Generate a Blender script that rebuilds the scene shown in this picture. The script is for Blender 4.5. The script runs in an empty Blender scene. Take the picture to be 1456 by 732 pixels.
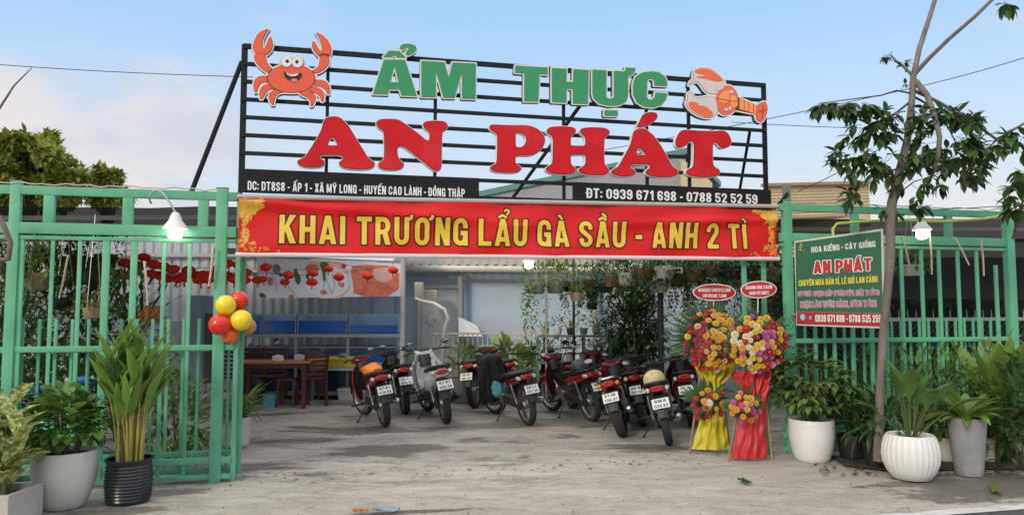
import bpy, bmesh, math, random
import numpy as np
from mathutils import Vector, Matrix, Euler, noise
random.seed(7)
R = math.radians
scene = bpy.context.scene
COL = scene.collection

# ------------------------------------------------------------------ camera, world, sun, exposure
CAM_H, FOC, PITCH = 1.6, 1050.0, R(3.92)
cam_d = bpy.data.cameras.new("camera")
cam_d.sensor_width = 36.0
cam_d.lens = FOC / 1456.0 * 36.0
cam_d.clip_start, cam_d.clip_end = 0.05, 3000
cam = bpy.data.objects.new("camera", cam_d)
cam.location = (0, 0, CAM_H)
cam.rotation_euler = (R(90) + PITCH, 0, 0)
COL.objects.link(cam)
scene.camera = cam

SUN_EL, SUN_ROT = R(24), R(212)
world = bpy.data.worlds.new("World")
scene.world = world
world.use_nodes = True
def build_world():
    nt = world.node_tree; n = nt.nodes; l = nt.links
    n.clear()
    out = n.new('ShaderNodeOutputWorld'); bg = n.new('ShaderNodeBackground')
    sky = n.new('ShaderNodeTexSky'); sky.sky_type = 'NISHITA'; sky.sun_disc = False
    sky.sun_elevation = SUN_EL; sky.sun_rotation = SUN_ROT
    sky.air_density = 1.3; sky.dust_density = 1.2; sky.ozone_density = 1.0
    tc = n.new('ShaderNodeTexCoord')
    sep = n.new('ShaderNodeSeparateXYZ'); l.new(tc.outputs['Generated'], sep.inputs[0])
    def m(op, a, b=None, c=None):
        x = n.new('ShaderNodeMath'); x.operation = op
        for i, q in enumerate((a, b, c)):
            if q is None: continue
            if isinstance(q, (int, float)): x.inputs[i].default_value = q
            else: l.new(q, x.inputs[i])
        return x.outputs[0]
    def ss(v, lo, hi):
        x = n.new('ShaderNodeMapRange'); x.interpolation_type = 'SMOOTHSTEP'
        l.new(v, x.inputs[0]); x.inputs[1].default_value = lo; x.inputs[2].default_value = hi
        return x.outputs[0]
    def mix(f, a, b):
        x = n.new('ShaderNodeMix'); x.data_type = 'RGBA'
        if isinstance(f, (int, float)): x.inputs['Factor'].default_value = f
        else: l.new(f, x.inputs['Factor'])
        for q, s in ((a, 'A'), (b, 'B')):
            idx = [i for i in x.inputs if i.name == s and i.type == 'RGBA'][0]
            if isinstance(q, tuple): idx.default_value = (*q, 1)
            else: l.new(q, idx)
        return [o for o in x.outputs if o.type == 'RGBA'][0]
    # high thin air: pale blue overhead, cream along the horizon to the right
    el = sep.outputs['Z']
    low = mix(ss(sep.outputs['X'], -0.25, 0.45), (4.9, 5.15, 5.5), (5.9, 5.35, 4.85))
    base = mix(ss(el, 0.03, 0.25), low, (3.9, 4.9, 6.15))
    base = mix(ss(el, 0.20, 0.40), base, (2.55, 4.25, 6.5))
    base = mix(ss(el, 0.42, 0.70), base, (9.6, 9.2, 8.8))          # white band above the view, added as neutral fill light
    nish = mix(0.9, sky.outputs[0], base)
    # cloud bank low on the left, soft and greyish with cream tops
    mp = n.new('ShaderNodeMapping'); mp.inputs['Scale'].default_value = (2.2, 2.2, 5.2)
    mp.inputs['Location'].default_value = (0.35, 0.2, 0.42)
    l.new(tc.outputs['Generated'], mp.inputs[0])
    nz = n.new('ShaderNodeTexNoise'); nz.inputs['Scale'].default_value = 1.9
    nz.inputs['Detail'].default_value = 8; nz.inputs['Roughness'].default_value = 0.46
    l.new(mp.outputs[0], nz.inputs['Vector'])
    left = m('SUBTRACT', 1.0, ss(sep.outputs['X'], -0.46, -0.22))
    edge = m('ADD', 0.285, m('MULTIPLY', sep.outputs['X'], -0.10))           # the bank's top falls towards the right
    mask = m('MULTIPLY', m('SUBTRACT', 1.0, ss(m('SUBTRACT', el, edge), -0.10, 0.03)), left)
    dens = m('MULTIPLY', ss(m('ADD', nz.outputs['Fac'], m('MULTIPLY', mask, 0.42)), 0.60, 0.88), 0.92)
    nz2 = n.new('ShaderNodeTexNoise'); nz2.inputs['Scale'].default_value = 2.6; nz2.inputs['Detail'].default_value = 5
    l.new(mp.outputs[0], nz2.inputs['Vector'])
    ccol = mix(ss(nz2.outputs['Fac'], 0.40, 0.62), (4.25, 4.45, 4.95), (5.5, 5.15, 5.1))
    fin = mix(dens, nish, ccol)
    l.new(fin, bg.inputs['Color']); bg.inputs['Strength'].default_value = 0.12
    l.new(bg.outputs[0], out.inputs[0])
build_world()

sun_d = bpy.data.lights.new("sun", 'SUN')
sun_d.energy = 1.5; sun_d.angle = R(14); sun_d.color = (1.0, 0.86, 0.68)
sun = bpy.data.objects.new("sun", sun_d)
sd = Vector((math.sin(SUN_ROT) * math.cos(SUN_EL), math.cos(SUN_ROT) * math.cos(SUN_EL), math.sin(SUN_EL)))
sun.rotation_euler = (-sd).to_track_quat('-Z', 'Y').to_euler()
sun.location = (-6, -12, 14)
COL.objects.link(sun)

vs = scene.view_settings
vs.view_transform = 'Standard'; vs.look = 'None'; vs.gamma = 1.0; vs.use_curve_mapping = False
vs.exposure = 0.38

# ------------------------------------------------------------------ picture <-> place
def ray(px, py):
    a, b = (px - 728) / FOC, -(py - 366) / FOC
    return Vector((a, math.cos(PITCH) - b * math.sin(PITCH), math.sin(PITCH) + b * math.cos(PITCH)))
def P(px, py, Y):
    d = ray(px, py); return Vector((0, 0, CAM_H)) + d * (Y / d.y)
def G(px, py, z=0.0):
    d = ray(px, py); return Vector((0, 0, CAM_H)) + d * ((z - CAM_H) / d.z)
FO = Vector((-2.73, 6.95, 0)); FA = math.atan2(1.35, 5.83)
EX = Vector((math.cos(FA), math.sin(FA), 0)); EY = Vector((-math.sin(FA), math.cos(FA), 0)); EZ = Vector((0, 0, 1))
def F(u, v, z): return FO + EX * u + EY * v + EZ * z
def UZ(px, py, v=0.0):
    d = ray(px, py); o = Vector((0, 0, CAM_H)) - FO
    t = (v - o.dot(EY)) / d.dot(EY); q = o + d * t
    return q.dot(EX), q.z
def L(r, g, b):
    f = lambda c: (c / 255 / 12.92) if c <= 10 else ((c / 255 + 0.055) / 1.055) ** 2.4
    return (f(r), f(g), f(b))

# ------------------------------------------------------------------ materials
MATS = {}
def mat(name, col, rough=0.6, metal=0.0, var=0.12, scale=6.0, bump=0.0, bscale=None, island=0.0, spec=0.5,
        trans=0.0, alpha=1.0, emit=None, estr=0.0, dirt_sheen=0.0, dirt_sheen_col=(0.12, 0.10, 0.08), coat=0.0, sss=0.0, stretch=(1, 1, 1)):
    if name in MATS: return MATS[name]
    m = bpy.data.materials.new(name); m.use_nodes = True
    nt = m.node_tree; n = nt.nodes; l = nt.links
    b = n['Principled BSDF']
    b.inputs['Roughness'].default_value = rough; b.inputs['Metallic'].default_value = metal
    b.inputs['Specular IOR Level'].default_value = spec
    b.inputs['Coat Weight'].default_value = coat
    if trans: b.inputs['Transmission Weight'].default_value = trans
    if alpha < 1: b.inputs['Alpha'].default_value = alpha
    if emit: b.inputs['Emission Color'].default_value = (*emit, 1); b.inputs['Emission Strength'].default_value = estr
    tc = n.new('ShaderNodeTexCoord'); mp = n.new('ShaderNodeMapping'); mp.inputs['Scale'].default_value = stretch
    l.new(tc.outputs['Object'], mp.inputs[0])
    nz = n.new('ShaderNodeTexNoise'); nz.inputs['Scale'].default_value = scale; nz.inputs['Detail'].default_value = 6
    nz.inputs['Roughness'].default_value = 0.62
    l.new(mp.outputs[0], nz.inputs['Vector'])
    mr = n.new('ShaderNodeMapRange'); mr.inputs[1].default_value = 0.25; mr.inputs[2].default_value = 0.75
    mr.inputs[3].default_value = 1 - var; mr.inputs[4].default_value = 1 + var
    l.new(nz.outputs['Fac'], mr.inputs[0])
    val = mr.outputs[0]
    hsv = n.new('ShaderNodeHueSaturation'); hsv.inputs['Color'].default_value = (*col, 1)
    if island:
        ge = n.new('ShaderNodeNewGeometry'); m2 = n.new('ShaderNodeMapRange')
        l.new(ge.outputs['Random Per Island'], m2.inputs[0])
        m2.inputs[3].default_value = 1 - island; m2.inputs[4].default_value = 1 + island
        mu = n.new('ShaderNodeMath'); mu.operation = 'MULTIPLY'
        l.new(val, mu.inputs[0]); l.new(m2.outputs[0], mu.inputs[1]); val = mu.outputs[0]
        m3 = n.new('ShaderNodeMapRange'); l.new(ge.outputs['Random Per Island'], m3.inputs[0])
        m3.inputs[3].default_value = 0.5 - island * 0.05; m3.inputs[4].default_value = 0.5 + island * 0.03
        l.new(m3.outputs[0], hsv.inputs['Hue'])
    l.new(val, hsv.inputs['Value'])
    c = hsv.outputs[0]
    if dirt_sheen:
        n2 = n.new('ShaderNodeTexNoise'); n2.inputs['Scale'].default_value = scale * 0.45; n2.inputs['Detail'].default_value = 9
        n2.inputs['Roughness'].default_value = 0.7
        l.new(mp.outputs[0], n2.inputs['Vector'])
        m4 = n.new('ShaderNodeMapRange'); l.new(n2.outputs['Fac'], m4.inputs[0])
        m4.inputs[1].default_value = 0.52; m4.inputs[2].default_value = 0.72; m4.inputs[3].default_value = 0; m4.inputs[4].default_value = dirt_sheen
        mx = n.new('ShaderNodeMix'); mx.data_type = 'RGBA'
        l.new(m4.outputs[0], mx.inputs['Factor'])
        rg = [i for i in mx.inputs if i.type == 'RGBA']
        l.new(c, rg[0]); rg[1].default_value = (*dirt_sheen_col, 1)
        c = [o for o in mx.outputs if o.type == 'RGBA'][0]
    l.new(c, b.inputs['Base Color'])
    rr = n.new('ShaderNodeMapRange'); l.new(nz.outputs['Fac'], rr.inputs[0])
    rr.inputs[3].default_value = max(0.03, rough - 0.08); rr.inputs[4].default_value = min(1, rough + 0.08)
    l.new(rr.outputs[0], b.inputs['Roughness'])
    if bump:
        nb = n.new('ShaderNodeTexNoise'); nb.inputs['Scale'].default_value = bscale or scale * 4; nb.inputs['Detail'].default_value = 5
        l.new(mp.outputs[0], nb.inputs['Vector'])
        bp = n.new('ShaderNodeBump'); bp.inputs['Strength'].default_value = min(1, bump); bp.inputs['Distance'].default_value = 0.01
        l.new(nb.outputs['Fac'], bp.inputs['Height']); l.new(bp.outputs[0], b.inputs['Normal'])
    MATS[name] = m
    return m

def leafmat(name, col, var=0.25, island=0.35, rough=0.45, scale=3.0):
    m = mat(name, col, rough=rough, var=var, scale=scale, island=island, spec=0.4)
    nt = m.node_tree
    if 'tl' not in nt.nodes:                     # light passing through thin leaves
        b = nt.nodes['Principled BSDF']; out = nt.nodes['Material Output']
        t = nt.nodes.new('ShaderNodeBsdfTranslucent'); t.name = 'tl'
        cs = b.inputs['Base Color'].links[0].from_socket
        hs = nt.nodes.new('ShaderNodeHueSaturation'); hs.inputs['Value'].default_value = 1.3; hs.inputs['Hue'].default_value = 0.48
        nt.links.new(cs, hs.inputs['Color']); nt.links.new(hs.outputs[0], t.inputs[0])
        mx = nt.nodes.new('ShaderNodeMixShader'); mx.inputs[0].default_value = 0.28
        nt.links.new(b.outputs[0], mx.inputs[1]); nt.links.new(t.outputs[0], mx.inputs[2])
        nt.links.new(mx.outputs[0], out.inputs[0])
    return m

# ------------------------------------------------------------------ objects
def tag(o, label=None, cat=None, group=None, kind=None):
    if label: o['label'] = label
    if cat: o['category'] = cat
    if group: o['group'] = group
    if kind: o['kind'] = kind
    return o
def thing(name, label, cat, loc=(0, 0, 0), rot=(0, 0, 0), group=None):
    o = bpy.data.objects.new(name, None); COL.objects.link(o)
    o.location = loc; o.rotation_euler = rot; o.empty_display_size = 0.1
    return tag(o, label, cat, group)
def wm(o):
    m = Matrix.LocRotScale(o.location, o.rotation_euler, o.scale)
    return wm(o.parent) @ m if o.parent else m
def copy_tree(o, parent=None):
    c = o.copy(); COL.objects.link(c); c.parent = parent
    for ch in list(KIDS.get(o.name, [])):
        copy_tree(ch, c)
    return c
KIDS = {}

class MB:
    def __init__(s): s.v = []; s.f = []; s.m = []; s.cm = 0; s.T = None
    def add(s, vs, fs):
        b = len(s.v)
        if s.T is not None: vs = [s.T @ Vector(q) for q in vs]
        s.v.extend([tuple(q) for q in vs]); s.f.extend([tuple(i + b for i in f) for f in fs]); s.m.extend([s.cm] * len(fs))
    def box(s, c, size, M=None):
        x, y, z = (q / 2 for q in size); c = Vector(c)
        vs = [Vector((a * x, b * y, d * z)) for d in (-1, 1) for a, b in ((-1, -1), (1, -1), (1, 1), (-1, 1))]
        if M is not None: vs = [M @ q for q in vs]
        s.add([q + c for q in vs], [(3, 2, 1, 0), (4, 5, 6, 7), (0, 1, 5, 4), (1, 2, 6, 5), (2, 3, 7, 6), (3, 0, 4, 7)])
    def bar(s, p, q, w, h, up=(0, 0, 1)):
        p = Vector(p); q = Vector(q); d = (q - p).normalized(); up = Vector(up)
        if abs(d.dot(up)) > 0.99: up = EY if abs(d.dot(EY)) < 0.9 else Vector((1, 0, 0))
        sd_ = d.cross(up).normalized() * w / 2; u = sd_.cross(d).normalized() * h / 2
        vs = [p - sd_ - u, p + sd_ - u, p + sd_ + u, p - sd_ + u, q - sd_ - u, q + sd_ - u, q + sd_ + u, q - sd_ + u]
        s.add(vs, [(0, 1, 2, 3), (7, 6, 5, 4), (4, 5, 1, 0), (5, 6, 2, 1), (6, 7, 3, 2), (7, 4, 0, 3)])
    def tube(s, pts, rad, n=8, cap=True):
        pts = [Vector(p) for p in pts]; k = len(pts)
        if not isinstance(rad, (list, tuple)): rad = [rad] * k
        vs = []; prev = None
        for i, p in enumerate(pts):
            d = (pts[min(i + 1, k - 1)] - pts[max(i - 1, 0)])
            d = d.normalized() if d.length > 1e-9 else Vector((0, 0, 1))
            if prev is None:
                a = d.orthogonal().normalized()
            else:
                a = prev - d * prev.dot(d); a = a.normalized() if a.length > 1e-6 else d.orthogonal().normalized()
            prev = a; b = d.cross(a)
            for j in range(n):
                t = 2 * math.pi * j / n
                vs.append(p + (a * math.cos(t) + b * math.sin(t)) * rad[i])
        fs = [(i * n + j, i * n + (j + 1) % n, (i + 1) * n + (j + 1) % n, (i + 1) * n + j) for i in range(k - 1) for j in range(n)]
        if cap: fs += [tuple(reversed(range(n))), tuple(range((k - 1) * n, k * n))]
        s.add(vs, fs)
    def lathe(s, prof, c=(0, 0, 0), n=32, axis='z', mod=None):
        c = Vector(c); vs = []; k = len(prof)
        for i, (r, z) in enumerate(prof):
            for j in range(n):
                t = 2 * math.pi * j / n; rr = r * (mod(t, i) if mod else 1)
                a, b = rr * math.cos(t), rr * math.sin(t)
                vs.append(c + (Vector((a, b, z)) if axis == 'z' else Vector((a, z, b)) if axis == 'y' else Vector((z, a, b))))
        fs = []
        for i in range(k - 1):
            for j in range(n):
                q = (i * n + j, i * n + (j + 1) % n, (i + 1) * n + (j + 1) % n, (i + 1) * n + j)
                fs.append(q if axis != 'y' else tuple(reversed(q)))
        s.add(vs, fs)
    def loft(s, secs, n=14, e=2.6, cap=True, axis='x'):
        # secs: (x, zc, half width, half height [, yc])
        vs = []
        for q in secs:
            x, zc, hw, hh = q[:4]; yc = q[4] if len(q) > 4 else 0
            for j in range(n):
                t = 2 * math.pi * j / n; c, s_ = math.cos(t), math.sin(t)
                y = yc + hw * math.copysign(abs(c) ** (2 / e), c); z = zc + hh * math.copysign(abs(s_) ** (2 / e), s_)
                vs.append((x, y, z) if axis == 'x' else (y, x, z) if axis == 'y' else (z, y, x))
        k = len(secs)
        fs = [(i * n + j, i * n + (j + 1) % n, (i + 1) * n + (j + 1) % n, (i + 1) * n + j) for i in range(k - 1) for j in range(n)]
        if cap: fs += [tuple(reversed(range(n))), tuple(range((k - 1) * n, k * n))]
        s.add(vs, fs)
    def ball(s, c, r, nu=10, nv=7, lump=0.0, seed=0):
        c = Vector(c); r = Vector(r) if hasattr(r, '__len__') else Vector((r, r, r)); vs = []
        for i in range(nv + 1):
            ph = math.pi * i / nv
            for j in range(nu):
                t = 2 * math.pi * j / nu
                d = Vector((math.sin(ph) * math.cos(t), math.sin(ph) * math.sin(t), math.cos(ph)))
                k = 1 + (lump * noise.noise(d * 1.9 + Vector((seed * 3.1, seed, 0))) if lump else 0)
                vs.append(c + Vector((d.x * r.x, d.y * r.y, d.z * r.z)) * k)
        fs = [(i * nu + j, (i + 1) * nu + j, (i + 1) * nu + (j + 1) % nu, i * nu + (j + 1) % nu) for i in range(nv) for j in range(nu)]
        s.add(vs, fs)
    def leaf(s, base, d, Ln, W, droop=0.4, n=3, fold=0.18, peak=0.8, up=(0, 0, 1)):
        p = Vector(base); d = Vector(d).normalized(); up = Vector(up)
        side = d.cross(up)
        if side.length < 1e-3: side = d.orthogonal()
        side.normalize(); ax = side
        vs = []
        for i in range(n + 1):
            t = i / n
            w = W * 0.5 * math.sin(math.pi * min(1, (t * 0.94 + 0.03)) ** peak)
            nrm = side.cross(d).normalized()
            if i in (0, n): w = max(w * 0.25, W * 0.03)
            vs += [p - side * w + nrm * w * fold * 2, p, p + side * w + nrm * w * fold * 2]
            if i < n:
                p = p + d * (Ln / n)
                d = Matrix.Rotation(-droop / n, 3, ax) @ d
        fs = []
        for i in range(n):
            a = i * 3; fs += [(a, a + 1, a + 4, a + 3), (a + 1, a + 2, a + 5, a + 4)]
        s.add(vs, fs)
    def card(s, c, nrm, w, h, roll=0.0):
        # small two-triangle leaf, pointed
        nrm = Vector(nrm).normalized(); a = nrm.orthogonal().normalized(); b = nrm.cross(a)
        A = a * math.cos(roll) + b * math.sin(roll); B = nrm.cross(A); c = Vector(c)
        s.add([c - A * h * 0.5, c + B * w * 0.5 + nrm * w * 0.12, c + A * h * 0.5, c - B * w * 0.5 + nrm * w * 0.12], [(0, 1, 2), (0, 2, 3)])
    def build(s, name, mats, parent=None, world=False, smooth=35, bevel=0.0, origin=None, label=None):
        me = bpy.data.meshes.new(name)
        vs = s.v
        if parent is not None and world:
            im = wm(parent).inverted(); vs = [tuple(im @ Vector(q)) for q in vs]
        if origin is not None:
            o_ = Vector(origin); vs = [tuple(Vector(q) - o_) for q in vs]
        me.from_pydata(vs, [], s.f)
        if not isinstance(mats, (list, tuple)): mats = [mats]
        for q in mats: me.materials.append(q)
        if len(mats) > 1: me.polygons.foreach_set('material_index', s.m)
        if bevel:
            bm = bmesh.new(); bm.from_mesh(me)
            bmesh.ops.remove_doubles(bm, verts=bm.verts, dist=1e-5)
            es = [e for e in bm.edges if len(e.link_faces) == 2 and e.calc_face_angle(0) > 0.6]
            bmesh.ops.bevel(bm, geom=es, offset=bevel, segments=2, profile=0.6, affect='EDGES', clamp_overlap=True)
            bm.to_mesh(me); bm.free()
        if smooth:
            me.polygons.foreach_set('use_smooth', [True] * len(me.polygons))
            me.set_sharp_from_angle(angle=R(smooth))
        me.update()
        o = bpy.data.objects.new(name, me); COL.objects.link(o)
        if parent is not None:
            o.parent = parent; KIDS.setdefault(parent.name, []).append(o)
        if origin is not None: o.location = origin
        if label: o['label'] = label
        return o

# ------------------------------------------------------------------ flat shapes: distance fields -> outlines -> plates
def seg_d(X, Y, a, b):
    ax, ay = a; bx, by = b; dx, dy = bx - ax, by - ay; q = dx * dx + dy * dy + 1e-12
    t = np.clip(((X - ax) * dx + (Y - ay) * dy) / q, 0, 1)
    return np.hypot(X - ax - t * dx, Y - ay - t * dy)
def sd_poly(X, Y, pts):
    d = np.full(X.shape, 1e9); ins = np.zeros(X.shape, bool); k = len(pts)
    for i in range(k):
        a, b = pts[i], pts[(i + 1) % k]
        d = np.minimum(d, seg_d(X, Y, a, b))
        if a[1] != b[1]:
            c = ((a[1] > Y) != (b[1] > Y)) & (X < (b[0] - a[0]) * (Y - a[1]) / (b[1] - a[1]) + a[0])
            ins ^= c
    return np.where(ins, -d, d)
def sd_stroke(X, Y, pts, th, rnd=False):
    d = np.full(X.shape, 1e9); k = len(pts); h = th / 2
    for i in range(k - 1):
        (ax, ay), (bx, by) = pts[i], pts[i + 1]; ln = math.hypot(bx - ax, by - ay)
        if ln < 1e-6: continue
        ux, uy = (bx - ax) / ln, (by - ay) / ln
        s_ = (X - (ax + bx) / 2) * ux + (Y - (ay + by) / 2) * uy; t_ = -(X - (ax + bx) / 2) * uy + (Y - (ay + by) / 2) * ux
        qx, qy = np.abs(s_) - ln / 2, np.abs(t_) - h
        d = np.minimum(d, np.hypot(np.maximum(qx, 0), np.maximum(qy, 0)) + np.minimum(np.maximum(qx, qy), 0))
    for i in range(0 if rnd else 1, k if rnd else k - 1):
        d = np.minimum(d, np.hypot(X - pts[i][0], Y - pts[i][1]) - h)
    if pts[0] == pts[-1]: d = np.minimum(d, np.hypot(X - pts[0][0], Y - pts[0][1]) - h)
    return d
def sd_ell(X, Y, c, rx, ry):
    k = np.hypot((X - c[0]) / rx, (Y - c[1]) / ry); return (k - 1) * min(rx, ry)
def contours(D, x0, y0, h):
    # marching squares on D[j, i]; loops of points where D = 0
    ny, nx = D.shape; S = D < 0; nxt = {}
    def pt(key):
        j, i, o = key
        if o == 0:
            a, b = D[j, i], D[j, i + 1]; t = a / (a - b); return (x0 + (i + t) * h, y0 + j * h)
        a, b = D[j, i], D[j + 1, i]; t = a / (a - b); return (x0 + i * h, y0 + (j + t) * h)
    mixed = np.argwhere((S[:-1, :-1] != S[1:, :-1]) | (S[:-1, :-1] != S[:-1, 1:]) | (S[:-1, :-1] != S[1:, 1:]))
    for j, i in mixed:
        j, i = int(j), int(i)
        c = (S[j, i], S[j, i + 1], S[j + 1, i + 1], S[j + 1, i])
        e = ((j, i, 0), (j, i + 1, 1), (j + 1, i, 0), (j, i, 1))
        outs = [k for k in range(4) if c[k] and not c[(k + 1) % 4]]       # leaving edge k
        ins = [k for k in range(4) if not c[k] and c[(k + 1) % 4]]
        if len(outs) == 1: nxt[e[ins[0]]] = e[outs[0]] if False else e[outs[0]]
        else:
            for a in ins:
                nxt[e[a]] = e[(a + 1) % 4] if (a + 1) % 4 in outs else e[outs[0]]
    loops = []
    while nxt:
        k0 = next(iter(nxt)); k = k0; lp = []
        while k in nxt:
            lp.append(pt(k)); k = nxt.pop(k)
        if len(lp) > 4: loops.append(lp)
    return loops
def simp(lp, tol):
    pts = np.array(lp)
    i0 = int(np.argmin(pts[:, 0] + 0.3 * pts[:, 1])); pts = np.roll(pts, -i0, axis=0)
    far = int(np.argmax(np.hypot(*(pts - pts[0]).T)))
    def dp(a):
        if len(a) < 3: return a
        d = a[-1] - a[0]; ln = np.hypot(*d) + 1e-12
        q = np.abs(d[0] * (a[:, 1] - a[0, 1]) - d[1] * (a[:, 0] - a[0, 0])) / ln
        k = int(np.argmax(q))
        if q[k] < tol: return np.array([a[0], a[-1]])
        return np.vstack([dp(a[:k + 1])[:-1], dp(a[k:])])
    r = np.vstack([dp(pts[:far + 1])[:-1], dp(np.vstack([pts[far:], pts[:1]]))[:-1]])
    return [tuple(q) for q in r]
def plate(loops, depth):
    # filled plate from outline loops, thickness along z from 0 to depth; returns verts, faces
    cu = bpy.data.curves.new("outline", 'CURVE'); cu.dimensions = '2D'; cu.fill_mode = 'BOTH' if depth else 'FRONT'
    cu.extrude = depth / 2
    for lp in loops:
        if len(lp) < 3: continue
        sp = cu.splines.new('POLY'); sp.points.add(len(lp) - 1)
        for q, (x, y) in zip(sp.points, lp): q.co = (x, y, 0, 1)
        sp.use_cyclic_u = True
    ob = bpy.data.objects.new("outline", cu); COL.objects.link(ob)
    me = ob.to_mesh()
    vs = [(v.co.x, v.co.y, v.co.z + depth / 2) for v in me.vertices]; fs = [tuple(p.vertices) for p in me.polygons]
    ob.to_mesh_clear(); bpy.data.objects.remove(ob); bpy.data.curves.remove(cu)
    return vs, fs
def shape_loops(prims, bounds, h, off=0.0, tol=None):
    x0, y0, x1, y1 = bounds; pad = off + 4 * h; x0 -= pad; y0 -= pad; x1 += pad; y1 += pad
    X, Y = np.meshgrid(np.arange(x0, x1, h), np.arange(y0, y1, h))
    D = np.full(X.shape, 1e9)
    for q in prims:
        k = q[0]; neg = k.startswith('-'); k = k.lstrip('-')
        d = sd_poly(X, Y, q[1]) if k == 'poly' else sd_stroke(X, Y, q[1], q[2]) if k == 'stroke' else \
            sd_stroke(X, Y, q[1], q[2], True) if k == 'round' else sd_ell(X, Y, q[1], q[2], q[3])
        D = np.maximum(D, -d) if neg else np.minimum(D, d)
    D = D - off + 1e-7
    return [simp(lp, tol or h * 0.12) for lp in contours(D, x0, y0, h)]
def chaikin(pts, n=2):
    for _ in range(n):
        r = []
        for i in range(len(pts)):
            a, b = pts[i], pts[(i + 1) % len(pts)]
            r += [(a[0] * .75 + b[0] * .25, a[1] * .75 + b[1] * .25), (a[0] * .25 + b[0] * .75, a[1] * .25 + b[1] * .75)]
        pts = r
    return pts
def bounds_of(prims):
    xs, ys = [], []
    for q in prims:
        if q[0].endswith('ell'): xs += [q[1][0] - q[2], q[1][0] + q[2]]; ys += [q[1][1] - q[3], q[1][1] + q[3]]
        else:
            e = q[2] / 2 if len(q) > 2 else 0
            xs += [p[0] - e for p in q[1]] + [p[0] + e for p in q[1]]; ys += [p[1] - e for p in q[1]] + [p[1] + e for p in q[1]]
    return (min(xs), min(ys), max(xs), max(ys))

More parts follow.
